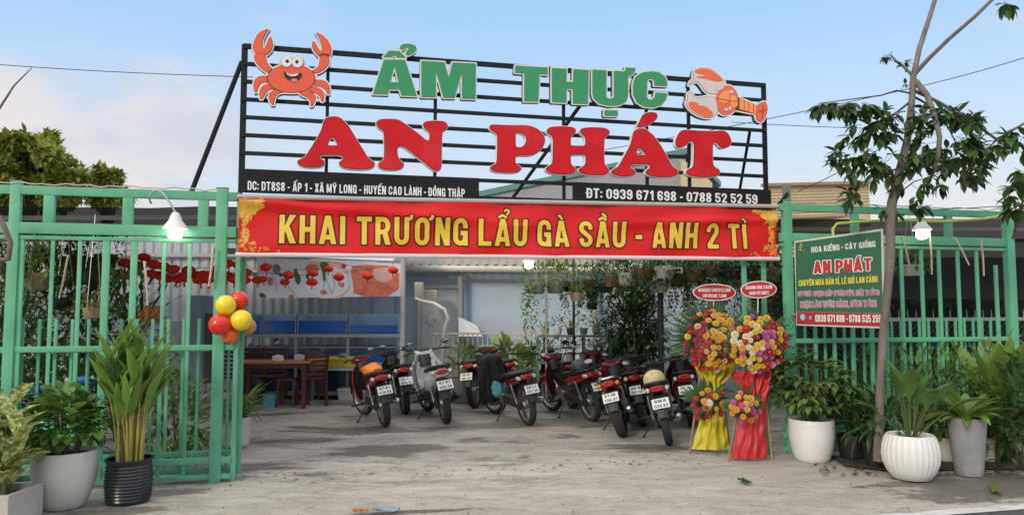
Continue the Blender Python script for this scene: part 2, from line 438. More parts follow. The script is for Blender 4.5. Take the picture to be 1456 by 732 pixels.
# condensed sign-writer's capitals, height 1, drawn as strokes
def arc(cx, cy, rx, ry, a0, a1, n=8):
    return [(cx + rx * math.cos(R(a0 + (a1 - a0) * i / n)), cy + ry * math.sin(R(a0 + (a1 - a0) * i / n))) for i in range(n + 1)]
T_ = 0.165
def glyph(ch):
    t = T_; h = t / 2; w = 0.50; S = lambda *p: ('stroke', list(p), t)
    x0, x1, y0, y1 = h, w - h, h, 1 - h; r = x1 - x0; rr = 0.14
    def oval(a0=0, a1=360): return None
    ring = [(x0, 0.28), (x0, 0.72)] + arc(x0 + r / 2, 0.72, r / 2, y1 - 0.72, 180, 0) + [(x1, 0.28)] + arc(x0 + r / 2, 0.28, r / 2, 0.28 - y0, 0, -180)
    g = {}
    V = lambda x: S((x, 0), (x, 1))
    if ch in 'IÌ': return [V(h)], t
    if ch in 'H': return [V(x0), V(x1), S((x0, .5), (x1, .5))], w
    if ch in 'L': return [V(x0), S((x0, h), (w - .05, h))], w - .05
    if ch in 'E': return [V(x0), S((x0, h), (w - .05, h)), S((x0, 1 - h), (w - .05, 1 - h)), S((x0, .52), (w - .09, .52))], w - .05
    if ch == 'T': return [S((0, 1 - h), (w, 1 - h)), V(w / 2)], w
    if ch == 'N': return [V(x0), V(x1), ('poly', [(0, 1), (t * 1.05, 1), (w, 0), (w - t * 1.05, 0)])], w
    if ch == 'M':
        W = .64; return [V(h), V(W - h), ('poly', [(0, 1), (t * 1.1, 1), (W / 2 + h * .75, 0.06), (W / 2 - h * .75, 0.06)]), ('poly', [(W, 1), (W - t * 1.1, 1), (W / 2 - h * .75, 0.06), (W / 2 + h * .75, 0.06)])], W
    if ch == 'A':
        W = .56; return [('poly', [(0, 0), (t, 0), (W / 2 + .035, .88), (W / 2 + .09, 1), (W / 2 - .09, 1)]), ('poly', [(W, 0), (W - t, 0), (W / 2 - .035, .88), (W / 2 - .09, 1), (W / 2 + .09, 1)]), S((.13, .24), (W - .13, .24))], W
    if ch == 'V':
        W = .56; return [('poly', [(0, 1), (t, 1), (W / 2 + .06, 0), (W / 2 - .09, 0)]), ('poly', [(W, 1), (W - t, 1), (W / 2 - .06, 0), (W / 2 + .09, 0)])], W
    if ch == 'X':
        return [('poly', [(0, 1), (t * 1.1, 1), (w, 0), (w - t * 1.1, 0)]), ('poly', [(w, 1), (w - t * 1.1, 1), (0, 0), (t * 1.1, 0)])], w
    if ch == 'Y':
        W = .54; return [('poly', [(0, 1), (t * 1.05, 1), (W / 2 + h, .42), (W / 2 - h, .38)]), ('poly', [(W, 1), (W - t * 1.05, 1), (W / 2 - h, .42), (W / 2 + h, .38)]), S((W / 2, 0), (W / 2, .45))], W
    if ch == 'K':
        return [V(x0), ('poly', [(t, .36), (t, .58), (w - t * 1.1, 1), (w + .02, 1)]), ('poly', [(.17, .52), (.30, .66), (w + .03, 0), (w - t * 1.05, 0)])], w + .02
    if ch in 'OƠ0': return [('stroke', ring + [ring[0]], t)], w
    if ch in 'UƯ': return [('stroke', [(x0, 1), (x0, .28)] + arc(w / 2, .28, r / 2, .28 - y0, 180, 360) + [(x1, 1)], t)], w
    if ch in 'CG':
        p = [(x1, .64), (x1, .74)] + arc(w / 2, .74, r / 2, y1 - .74, 0, 180) + [(x0, .26)] + arc(w / 2, .26, r / 2, .26 - y0, 180, 360)
        if ch == 'C': return [('stroke', p + [(x1, .36)], t)], w
        return [('stroke', p + [(x1, .46)], t), S((w / 2, .46), (w, .46)), S((x1, 0), (x1, .46))], w
    if ch in 'DĐ':
        a = [V(x0), ('stroke', [(x0, y1), (w * .5, y1)] + arc(w * .5, .72, x1 - w * .5, y1 - .72, 90, 0) + [(x1, .28)] + arc(w * .5, .28, x1 - w * .5, .28 - y0, 0, -90) + [(x0, y0)], t)]
        if ch == 'Đ': a.append(('stroke', [(-.07, .5), (.26, .5)], t * .62))
        return a, w
    if ch in 'PRB':
        bowl = lambda lo, hi: ('stroke', [(x0, hi), (w * .52, hi)] + arc(w * .52, (lo + hi) / 2, x1 - w * .52, (hi - lo) / 2, 90, -90) + [(x0, lo)], t * .96)
        if ch == 'P': return [V(x0), bowl(.43, y1)], w
        if ch == 'R': return [V(x0), bowl(.46, y1), ('poly', [(.22, .46), (.38, .5), (w + .02, 0), (w - .17, 0)])], w + .01
        return [V(x0), bowl(.5, y1), bowl(y0, .5)], w
    if ch == 'S':
        p = [(x1, .68)] + arc(w / 2, .74, r / 2, y1 - .74, 0, 180) + [(x0, .70), (x0 + .03, .62), (w / 2, .5), (x1 - .03, .38), (x1, .28)] + arc(w / 2, .26, r / 2, .26 - y0, 0, -180) + [(x0, .33)]
        return [('stroke', p, t * .97)], w
    if ch == '1': return [V(.25), ('poly', [(0.02, .80), (0.02, .66), (.25, .72), (.25, 1), (.20, 1)])], .25 + h
    if ch == '2':
        return [('stroke', [(x0, .66)] + arc(w / 2, .73, r / 2, y1 - .73, 180, 0) + [(x1 - .01, .62), (x0 + .02, h)], t), S((x0 - .02, h), (w, h))], w
    if ch == '3':
        return [('stroke', [(x0, .70)] + arc(w / 2, .73, r / 2, y1 - .73, 180, 0)[:] + [(x1 - .01, .6), (w / 2, .52)], t), ('stroke', [(w / 2, .52), (x1, .42), (x1, .28)] + arc(w / 2, .27, r / 2, .27 - y0, 0, -180) + [(x0, .32)], t)], w
    if ch == '4': return [V(x1 - .06), S((0, .27), (w, .27)), ('poly', [(0, .30), (.15, .30), (w - .14, 1), (w - .3, 1)])], w
    if ch == '5':
        return [S((x0 - .02, y1), (w - .02, y1)), ('stroke', [(x0 + .01, 1), (x0, .5)], t * .9), ('stroke', [(x0, .52), (w / 2, .6)] + arc(w / 2, .42, r / 2, .18, 90, 0) + [(x1, .27)] + arc(w / 2, .27, r / 2, .27 - y0, 0, -180) + [(x0, .31)], t * .95)], w
    if ch in '69':
        p = [('stroke', [(x1, .70)] + arc(w / 2, .74, r / 2, y1 - .74, 0, 180) + [(x0, .3)], t), ('stroke', arc(w / 2, .31, r / 2, .31 - y0, 0, 360, 16), t)]
        if ch == '9': p = [(q[0], [(w - a, 1 - b) for a, b in q[1]], q[2]) for q in p]
        return p, w
    if ch == '7': return [S((0, y1), (w, y1)), ('poly', [(w - t, y1), (w, y1), (w * .5, 0), (w * .5 - t * 1.05, 0)])], w
    if ch == '8': return [('stroke', arc(w / 2, .27, r / 2, .27 - y0, 0, 360, 16), t), ('stroke', arc(w / 2, .74, r / 2 - .01, y1 - .74 + .0, 0, 360, 16), t), ('stroke', [(w / 2 - .02, .5), (w / 2 + .02, .5)], t)], w
    if ch == '-': return [('stroke', [(0, .42), (.25, .42)], t)], .25
    if ch == ':': return [('stroke', [(h, .1), (h, .26)], t), ('stroke', [(h, .56), (h, .72)], t)], t
    if ch in '.,': return [('stroke', [(h, 0 if ch == '.' else -.12), (h, .16)], t)], t
    return [S((0, 0), (0, 1))], t
DIA = {}
for base, forms in {'A': 'ÀÁẢÃẠÂẦẤẨẪẬĂẰẮẲẴẶ', 'E': 'ÈÉẺẼẸÊỀẾỂỄỆ', 'O': 'ÒÓỎÕỌÔỒỐỔỖỘ', 'Ơ': 'ỜỚỞỠỢ', 'U': 'ÙÚỦŨỤ', 'Ư': 'ỪỨỬỮỰ', 'I': 'ÌÍỈĨỊ', 'Y': 'ỲÝỶỸỴ'}.items():
    seqs = {5: [''], 11: ['', '^'], 17: ['', '^', '(']}[len(forms)]
    i = 0
    for sq in seqs:
        if sq: DIA[forms[i]] = (base, sq); i += 1
        for tn in '`/?~.':
            DIA[forms[i]] = (base, sq + tn); i += 1
def accent(mk, w, y):
    c = w / 2; out = []
    for m_ in mk:
        if m_ == '^': out.append(('stroke', [(c - .15, y + .02), (c, y + .12), (c + .15, y + .02)], .085)); yy = y
        elif m_ == '(': out.append(('stroke', arc(c, y + .12, .14, .09, 180, 360), .08))
        hi = any(k in mk for k in '^('); ox = .17 if hi else 0; oy = .1 if hi else 0
        if m_ == '`': out.append(('poly', [(c - .16 + ox * .6, y + .19 + oy), (c - .02 + ox * .6, y + .19 + oy), (c + .09 + ox * .6, y + .02 + oy), (c + .0 + ox * .6, y + .02 + oy)]))
        if m_ == '/': out.append(('poly', [(c + .18 + ox, y + .19 + oy), (c + .03 + ox, y + .19 + oy), (c - .08 + ox * .8, y + .02 + oy), (c + .02 + ox * .8, y + .02 + oy)]))
        if m_ == '?': out.append(('stroke', [(c - .07 + ox, y + .15 + oy)] + arc(c + ox, y + .16 + oy, .075, .07, 160, -60) + [(c - .02 + ox, y + .02 + oy)], .065))
        if m_ == '~': out.append(('stroke', [(c - .17, y + .04), (c - .08, y + .11), (c + .06, y + .05), (c + .16, y + .12)], .085))
        if m_ == '.': out.append(('stroke', [(c, -.19), (c, -.06)], .14))
    return out
GC = {}
def glyph_loops(ch, off):
    k = (ch, round(off, 3))
    if k in GC: return GC[k]
    base, mk = DIA.get(ch, (ch, ''))
    pr, w = glyph(base); pr = list(pr)
    if base in 'ƠƯ': pr.append(('stroke', [(w - .03, .93), (w + .06, .95), (w + .09, 1.08)], .10))
    pr += accent(mk, w, 1.03)
    GC[k] = (shape_loops(pr, bounds_of(pr), 0.022, off, tol=0.004), w)
    return GC[k]
def gridcut(vs, fs, sx, sy):
    bm = bmesh.new(); bv = [bm.verts.new(q) for q in vs]
    for f in fs:
        try: bm.faces.new([bv[i] for i in f])
        except ValueError: pass
    for ax, st in ((0, sx), (1, sy)):
        lo = min(q[ax] for q in vs); hi = max(q[ax] for q in vs); x = lo + st
        while x < hi:
            co = [0, 0, 0]; no = [0, 0, 0]; co[ax] = x; no[ax] = 1
            bmesh.ops.bisect_plane(bm, geom=bm.verts[:] + bm.edges[:] + bm.faces[:], plane_co=co, plane_no=no); x += st
    bm.verts.index_update()
    r = [tuple(v.co) for v in bm.verts], [tuple(v.index for v in f.verts) for f in bm.faces]
    bm.free(); return r
def text_loops(txt, off=0.0, gap=0.10, space=0.26):
    x = 0; loops = []
    for ch in txt:
        if ch == ' ': x += space; continue
        lp, w = glyph_loops(ch, off)
        loops += [[(a + x, b) for a, b in q] for q in lp]; x += w + gap + (.08 if DIA.get(ch, (ch,))[0] in 'ƠƯ' else 0)
    return loops, x - gap
def text_mb(mb, txt, O, ex, ey, ez, width, height, depth=0.003, off=0.0, lift=0.0, gap=0.10, bend=None):
    """letters on a plane: O baseline start, ex along the line, ey up, ez out of the face"""
    lp, W = text_loops(txt, off, gap)
    vs, fs = plate(lp, depth)
    out = []
    for x, y, z in vs:
        p = O + ex * (x / W * width) + ey * (y * height) + ez * (z + lift)
        if bend: p = p + ez * bend(p)
        out.append(p)
    mb.add(out, fs)
# ------------------------------------------------------------------ shared materials
TEAL = mat('teal paint', L(97, 170, 134), rough=0.5, var=0.14, scale=5, dirt_sheen=0.5, dirt_sheen_col=L(80, 134, 104), bump=0.12, spec=.4)
BLACKPAINT = mat('black paint', (0.010, 0.011, 0.013), rough=0.6, var=0.2, spec=0.25)
WHITEPAINT = mat('white paint', (0.74, 0.74, 0.72), rough=0.5, var=0.05, dirt_sheen=0.15, dirt_sheen_col=(0.45, 0.43, 0.4))
CREAM = mat('cream edge', (0.66, 0.64, 0.58), rough=0.5, var=0.05)
DARKRED = mat('dark red edge', (0.06, 0.006, 0.012), rough=0.4, var=0.1)
STEEL = mat('galvanised steel', (0.42, 0.43, 0.43), rough=0.42, metal=0.6, var=0.15)
RUBBER = mat('tyre rubber', (0.022, 0.022, 0.023), rough=0.85, var=0.25, scale=20)
SOIL = mat('potting soil', (0.045, 0.032, 0.022), rough=1, var=0.5, scale=40, bump=0.8)
BULB = mat('lit lamp glass', (0.9, 0.9, 0.85), emit=(1.0, 0.93, 0.78), estr=9, var=0)
WOOD = mat('pale stick wood', (0.52, 0.42, 0.30), rough=0.8, var=0.3, scale=8)

# ------------------------------------------------------------------ ground
def ground_material():
    m = bpy.data.materials.new('worn concrete yard'); m.use_nodes = True
    nt = m.node_tree; n = nt.nodes; l = nt.links; b = n['Principled BSDF']
    geo = n.new('ShaderNodeTexCoord')
    def noise_(sc, det=8, ro=0.62, st=(1, 1, 1), dist=0.0):
        mp = n.new('ShaderNodeMapping'); mp.inputs['Scale'].default_value = st; l.new(geo.outputs['Object'], mp.inputs[0])
        z = n.new('ShaderNodeTexNoise'); z.inputs['Scale'].default_value = sc; z.inputs['Detail'].default_value = det
        z.inputs['Roughness'].default_value = ro; z.inputs['Distortion'].default_value = dist; l.new(mp.outputs[0], z.inputs['Vector']); return z.outputs['Fac']
    def rng(v, a, b_, c=0.0, d=1.0):
        x = n.new('ShaderNodeMapRange'); x.interpolation_type = 'SMOOTHSTEP'; l.new(v, x.inputs[0])
        for i, q in enumerate((a, b_, c, d)): x.inputs[i + 1].default_value = q
        return x.outputs[0]
    def math_(op, a, b_):
        x = n.new('ShaderNodeMath'); x.operation = op
        for i, q in enumerate((a, b_)):
            if isinstance(q, (int, float)): x.inputs[i].default_value = q
            else: l.new(q, x.inputs[i])
        return x.outputs[0]
    def mix(f, a, c):
        x = n.new('ShaderNodeMix'); x.data_type = 'RGBA'; l.new(f, x.inputs['Factor'])
        rg = [i for i in x.inputs if i.type == 'RGBA']
        for q, s in ((a, rg[0]), (c, rg[1])):
            if isinstance(q, tuple): s.default_value = (*q, 1)
            else: l.new(q, s)
        return [o for o in x.outputs if o.type == 'RGBA'][0]
    big, mid, fine = noise_(0.55, 6), noise_(2.3, 10, 0.7, (0.7, 1.3, 1)), noise_(38, 6, 0.7)
    c = mix(rng(mid, 0.34, 0.66), (0.33, 0.303, 0.26), (0.50, 0.465, 0.405))
    c = mix(rng(fine, 0.35, 0.7, 0, 0.55), c, (0.54, 0.51, 0.46))
    c = mix(rng(noise_(90, 3, 0.6), 0.60, 0.70, 0, 0.6), c, (0.10, 0.095, 0.085))
    c = mix(rng(noise_(21, 9, 0.8, (0.7, 1.3, 1), 0.3), 0.53, 0.60, 0, 0.38), c, (0.20, 0.185, 0.16))
    c = mix(rng(noise_(16, 9, 0.8, (0.6, 1.4, 1), 0.5), 0.55, 0.60, 0, 0.5), c, (0.64, 0.61, 0.56))
    c = mix(rng(noise_(5.5, 12, 0.78, (0.55, 1.5, 1), 0.6), 0.50, 0.64, 0, 0.5), c, (0.23, 0.215, 0.19))
    c = mix(rng(noise_(1.7, 10, 0.75, (0.6, 1.6, 1), 0.5), 0.54, 0.66, 0, 0.45), c, (0.60, 0.57, 0.52))
    c = mix(rng(noise_(11, 8, 0.8, (0.4, 1.6, 1), 1.2), 0.57, 0.66, 0, 0.5), c, (0.17, 0.155, 0.13))
    c = mix(rng(noise_(1.25, 9, 0.72, (0.45, 1.9, 1), 0.5), 0.52, 0.62, 0, 0.5), c, (0.62, 0.60, 0.56))
    # slab inside the gate is greyer than the ramp, colour darkened as painted yard shade
    sep = n.new('ShaderNodeSeparateXYZ'); l.new(geo.outputs['Object'], sep.inputs[0])
    v = math_('ADD', math_('MULTIPLY', sep.outputs['X'], -math.sin(FA)), math_('MULTIPLY', sep.outputs['Y'], math.cos(FA)))
    v0 = -FO.x * math.sin(FA) + FO.y * math.cos(FA)
    wob = math_('ADD', v, math_('MULTIPLY', math_('SUBTRACT', big, 0.5), 2.2))
    c = mix(rng(wob, v0 - 0.3, v0 + 1.1, 0, 0.34), c, (0.17, 0.166, 0.16))
    # damp and oil stains
    st = math_('MULTIPLY', rng(math_('ADD', noise_(0.9, 9, 0.68, (0.6, 1.5, 1), 0.4), math_('MULTIPLY', math_('SUBTRACT', noise_(13, 8, 0.75, (.5, 1.6, 1), .8), 0.5), .22)), 0.52, 0.62), rng(wob, v0 - 1.2, v0 + 0.5))
    wet = st
    for (px, py, rx, ry, k) in ((548, 640, 0.62, 0.36, 1), (520, 612, 0.55, 0.30, .8), (690, 606, .9, .22, .6), (300, 664, .7, .14, .9), (1390, 690, .9, .45, .9),
                                (930, 640, .35, .12, .7), (600, 590, 1.2, .3, .5), (800, 600, 1.3, .35, .7), (240, 700, .35, .12, .7), (150, 728, .4, .12, .8), (960, 600, .8, .5, .6), (560, 729, .5, .05, 1)):
        g = G(px, py); mp = n.new('ShaderNodeMapping'); mp.vector_type = 'TEXTURE'
        mp.inputs['Location'].default_value = g; mp.inputs['Scale'].default_value = (rx, ry, 1); mp.inputs['Rotation'].default_value = (0, 0, FA)
        l.new(geo.outputs['Object'], mp.inputs[0])
        ln = n.new('ShaderNodeVectorMath'); ln.operation = 'LENGTH'; l.new(mp.outputs[0], ln.inputs[0])
        e = math_('ADD', ln.outputs['Value'], math_('ADD', math_('MULTIPLY', math_('SUBTRACT', noise_(2.6, 9, 0.7, (.7, 1.5, 1)), 0.5), 2.6), math_('MULTIPLY', math_('SUBTRACT', noise_(13, 8, 0.75, (.5, 1.6, 1), .8), 0.5), 1.8)))
        wet = math_('MAXIMUM', wet, rng(e, 1.12, 0.92, 0, k))
    c = mix(math_('MULTIPLY', wet, 0.80), c, (0.075, 0.066, 0.058))
    # fine cracks
    vo = n.new('ShaderNodeTexVoronoi'); vo.feature = 'DISTANCE_TO_EDGE'; vo.inputs['Scale'].default_value = 0.55
    mp = n.new('ShaderNodeMapping'); l.new(geo.outputs['Object'], mp.inputs[0])
    dz = n.new('ShaderNodeTexNoise'); dz.inputs['Scale'].default_value = 3; dz.inputs['Detail'].default_value = 6
    l.new(geo.outputs['Object'], dz.inputs['Vector'])
    va = n.new('ShaderNodeVectorMath'); va.operation = 'MULTIPLY_ADD'; l.new(dz.outputs['Color'], va.inputs[0]); va.inputs[1].default_value = (.7, .7, 0); l.new(mp.outputs[0], va.inputs[2])
    l.new(va.outputs[0], vo.inputs['Vector'])
    c = mix(rng(vo.outputs['Distance'], 0.006, 0.002, 0, 0.22), c, (0.06, 0.055, 0.05))
    l.new(c, b.inputs['Base Color'])
    l.new(rng(wet, 0.2, 0.9, 0.88, 0.42), b.inputs['Roughness'])
    bp = n.new('ShaderNodeBump'); bp.inputs['Strength'].default_value = 0.9; bp.inputs['Distance'].default_value = 0.012
    l.new(math_('ADD', math_('MULTIPLY', fine, 0.6), math_('ADD', mid, math_('MULTIPLY', noise_(11, 8, 0.8, (0.4, 1.6, 1), 1.2), 1.2))), bp.inputs['Height']); l.new(bp.outputs[0], b.inputs['Normal'])
    return m
mb = MB()
xs = [-400, -60, -12] + [-8 + i * 0.4 for i in range(46)] + [16, 60, 400]
ys = [-60, -4] + [1 + i * 0.35 for i in range(44)] + [20, 60, 900]
gv = []
for y in ys:
    for x in xs:
        z = 0.012 * noise.noise(Vector((x * .7, y * .7, 0))) + 0.006 * noise.noise(Vector((x * 2.1, y * 2.1, 4))) if -9 < x < 12 and 0 < y < 17 else -0.002
        gv.append((x, y, z))
nx = len(xs)
mb.add(gv, [(j * nx + i, j * nx + i + 1, (j + 1) * nx + i + 1, (j + 1) * nx + i) for j in range(len(ys) - 1) for i in range(nx - 1)])
tag(mb.build('ground', ground_material(), smooth=80), kind='structure')
ASPH = mat('road asphalt', (0.075, 0.075, 0.08), rough=0.9, var=0.3, scale=30, bump=0.7, bscale=160)
LINE = mat('worn white road line', (0.55, 0.54, 0.51), rough=0.9, var=0.25, scale=9, dirt_sheen=0.75, dirt_sheen_col=(0.28, 0.26, 0.24), bump=0.3)
mb = MB()
N = 60
for k in range(N):
    u0, u1 = -30 + k * 1.2, -30 + (k + 1) * 1.2
    mb.add([F(u0, -9.6, .024), F(u1, -9.6, .024), F(u1, -2.50, .024), F(u0, -2.50, .024)], [(0, 1, 2, 3)])
tag(mb.build('road', ASPH, smooth=0), kind='structure')
mb = MB(); rnd = random.Random(4); top = [-2.40 + rnd.uniform(-.02, .02) for _ in range(241)]
for k in range(240):
    u0, u1 = -14 + k * .1, -14 + (k + 1) * .1
    mb.add([F(u0, -2.53, .030), F(u1, -2.53, .030), F(u1, top[k + 1], .030), F(u0, top[k], .030)], [(0, 1, 2, 3)])
    mb.add([F(u0, top[k], .030), F(u1, top[k + 1], .030), F(u1, top[k + 1] + .02, -.012), F(u0, top[k] + .02, -.012)], [(0, 1, 2, 3)])
tag(mb.build('road_edge_line', LINE, smooth=0), kind='structure')

# ------------------------------------------------------------------ steel fence and gates along the frontage
def fence(name, label, u0, u1, zt, posts, stubs, pick, low_name=None):
    b = F(u0, 0, 0); t = thing(name, label, 'fence', b)
    def part(nm, fn, bev=0.004):
        mb = MB(); fn(mb); return mb.build(nm, TEAL, t, world=True, smooth=30, bevel=bev)
    z = zt
    for u, w in posts: part('post', lambda m: (m.bar(F(u, 0, 0), F(u, 0, z + .03), w, w * .7), m.box(F(u, 0, z + .034), (w + .01, w * .7 + .01, .008), Matrix.Rotation(FA, 3, 'Z'))))
    z1, z2 = z - .045, z - .385
    part('rail', lambda m: m.bar(F(u0, .0, z1), F(u1, .0, z1), .055, .08))
    part('rail', lambda m: m.bar(F(u0, .0, z2), F(u1, .0, z2), .055, .10))
    part('rail', lambda m: m.bar(F(u0, .0, z2 - .085), F(u1, .0, z2 - .085), .035, .035))
    part('rail', lambda m: m.bar(F(u0, .0, .20), F(u1, .0, .20), .04, .055))
    part('rail', lambda m: m.bar(F(u0, .0, .05), F(u1, .0, .05), .04, .04))
    part('rail', lambda m: m.bar(F(u0, .0, 1.235), F(u1, .0, 1.235), .035, .05))
    for u in stubs: part('upright', lambda m: m.bar(F(u, 0.001, z2 + .05), F(u, 0.001, z1 - .04), .09, .05))
    for i, (u, w, zz) in enumerate(pick): part('picket', lambda m: m.bar(F(u, .002, .07), F(u, .002, zz or (z2 - .10)), w, w * .55))
    return t
def sliding(name, label, u0, u1, v, ztop, step, end=None, group=None):
    t = thing(name, label, 'gate', F(u0, v, 0), group=group)
    def part(nm, fn): mb = MB(); fn(mb); return mb.build(nm, TEAL, t, world=True, smooth=30, bevel=.003)
    for z_, h in ((1.22, .045), (.245, .05), (.09, .05)):
        part('rail', lambda m: m.bar(F(u0, v, z_), F(u1, v, z_), .03, h))
    k = 0; u = u0 + step * .5
    while u < u1 - .03:
        part('picket', lambda m: m.bar(F(u, v + .001, .1), F(u, v + .001, ztop), .026, .022))
        u += step
    if end: part('end_post', lambda m: m.bar(F(end, v, .05), F(end, v, 2.30), .04, .04))
    return t
ul = lambda px, py=500: UZ(px, py)[0]
ZL, ZR = 2.70, 2.78
pk = [(ul(33 - 9), .05, None)] + [(ul(p), w, None) for p, w in ((69, .032), (108, .034), (146, .06), (186, .055), (229, .034), (266, .034))]
fence('steel_fence', 'teal steel picket fence with a framed top band, between the planters and the balloons', ul(-40) - 1.9, ul(332), ZL,
      [(ul(13) - 1.95, .085), (ul(13), .085), (ul(311, 480), .10)], [ul(70, 310), ul(182, 310), ul(289, 310)], [(ul(-20) - .25 * q, .034, None) for q in range(8)] + pk)
sliding('sliding_gate', 'low teal sliding gate leaf of thin spears ending at a slim upright by the balloons', ul(-30) - 1.8, ul(337, 620), .11, 1.50, .135, end=ul(338, 620))
pr = [1134, 1147 + 14, 1188, 1228, 1258, 1286, 1315, 1340, 1367, 1394]
upk = [(ul(p), .042, None) for p in (1160, 1187, 1213, 1240, 1262, 1286, 1315, 1340, 1367, 1394)] + [(ul(1421), .045, 2.12)]
fence('steel_fence', 'teal steel picket fence with a framed top band, behind the slender tree', ul(1112), ul(1442), ZR,
      [(ul(1123), .10), (ul(1441), .11)], [ul(1348, 320), ul(1215, 320)], upk)
sliding('sliding_gate', 'low teal sliding gate leaf of thin spears behind the white pots', ul(1118), ul(1446), .11, 1.48, .128)

# ------------------------------------------------------------------ roof sign on an open frame
SN = -EY
def onsign(pts, v=-.05):
    r = []
    for p in pts: u, z = UZ(p[0], p[1], v); r.append((u, z))
    return r
VS = -.05
sign = thing('shop_sign', 'large open black frame sign carrying green and red letters, a crab and a lobster', 'sign', F(ul(340), VS, 2.6))
def spart(nm, mb, m, par=None, **k): return mb.build(nm, m, par or sign, world=True, **k)
tl, tr = UZ(345, 75, VS), UZ(1088, 114, VS); bl, br = UZ(342, 281, VS), UZ(1092, 291, VS)
ZT = (tl[1] + tr[1]) / 2; ZB = (bl[1] + br[1]) / 2; U0, U1 = (tl[0] + bl[0]) / 2, (tr[0] + br[0]) / 2
ZST = UZ(345, 251, VS)[1] * .5 + UZ(1090, 266, VS)[1] * .5
rows = [ZT + (ZST - ZT) * i / 7 for i in range(8)]
for i, z in enumerate(rows):
    mb = MB(); mb.bar(F(U0, VS, z), F(U1, VS, z), .03, .048 if i == 0 else .036); spart('rail', mb, BLACKPAINT, bevel=.002, smooth=0)
mb = MB(); mb.bar(F(U0, VS, ZB + .02), F(U1, VS, ZB + .02), .03, .036); spart('rail', mb, BLACKPAINT, smooth=0)
for px, w in ((345, .055), (465, .032), (619, .032), (802, .032), (920, .032), (980, .032), (1088, .048)):
    u = UZ(px, 180, VS)[0]; u = min(max(u, U0), U1)
    mb = MB(); mb.bar(F(u, VS + .016, ZB), F(u, VS + .016, ZT + .02), w, .03); spart('upright', mb, BLACKPAINT, smooth=0, bevel=.002)
for (a, b, Yb) in (((825, 150), (725, 287), 9.3), ((1066, 188), (1049, 286), 9.9)):
    ua, za = UZ(*a, VS + .04)
    mb = MB(); mb.bar(F(ua, VS + .04, za), P(*b, Yb), .03, .03); spart('brace', mb, BLACKPAINT, smooth=0)
ua, za = UZ(344, 88, VS + .03)
ub, zb = UZ(271, 276, VS + .10)
mb = MB(); mb.tube([F(ua, VS + .03, za), F(ub, VS + .10, zb)], .024, 8); spart('brace', mb, BLACKPAINT)
for px in (338, 1058, 1086):
    u = UZ(px, 400, .02)[0]
    mb = MB(); mb.bar(F(u, .02, 0), F(u, .02, ZB + .02), .042, .042); spart('support_post', mb, TEAL, smooth=0, bevel=.003)

def plate_on_sign(prims, off, v0, depth, m, name, par=None, h=0.35, frame=None, tol=None):
    """prims in picture pixels, cut as a plate lying on the sign's plane"""
    lp = shape_loops(prims, bounds_of(prims), h, off, tol)
    lp = [[UZ(a, b, VS) for a, b in q] for q in lp]
    vs, fs = plate(lp, depth)
    mb = MB(); mb.add([F(x, VS - v0 - z, y) for x, y, z in vs], fs)
    return spart(name, mb, m, par, smooth=0)
def zmap(pts, ox, oy, sc): return [(ox + a / sc, oy + b / sc) for a, b in pts]
RED = mat('glossy red acrylic', (0.54, 0.004, 0.007), rough=0.34, var=0.14, scale=4.0, spec=0.3, dirt_sheen=.38, dirt_sheen_col=(.66, .06, .07))
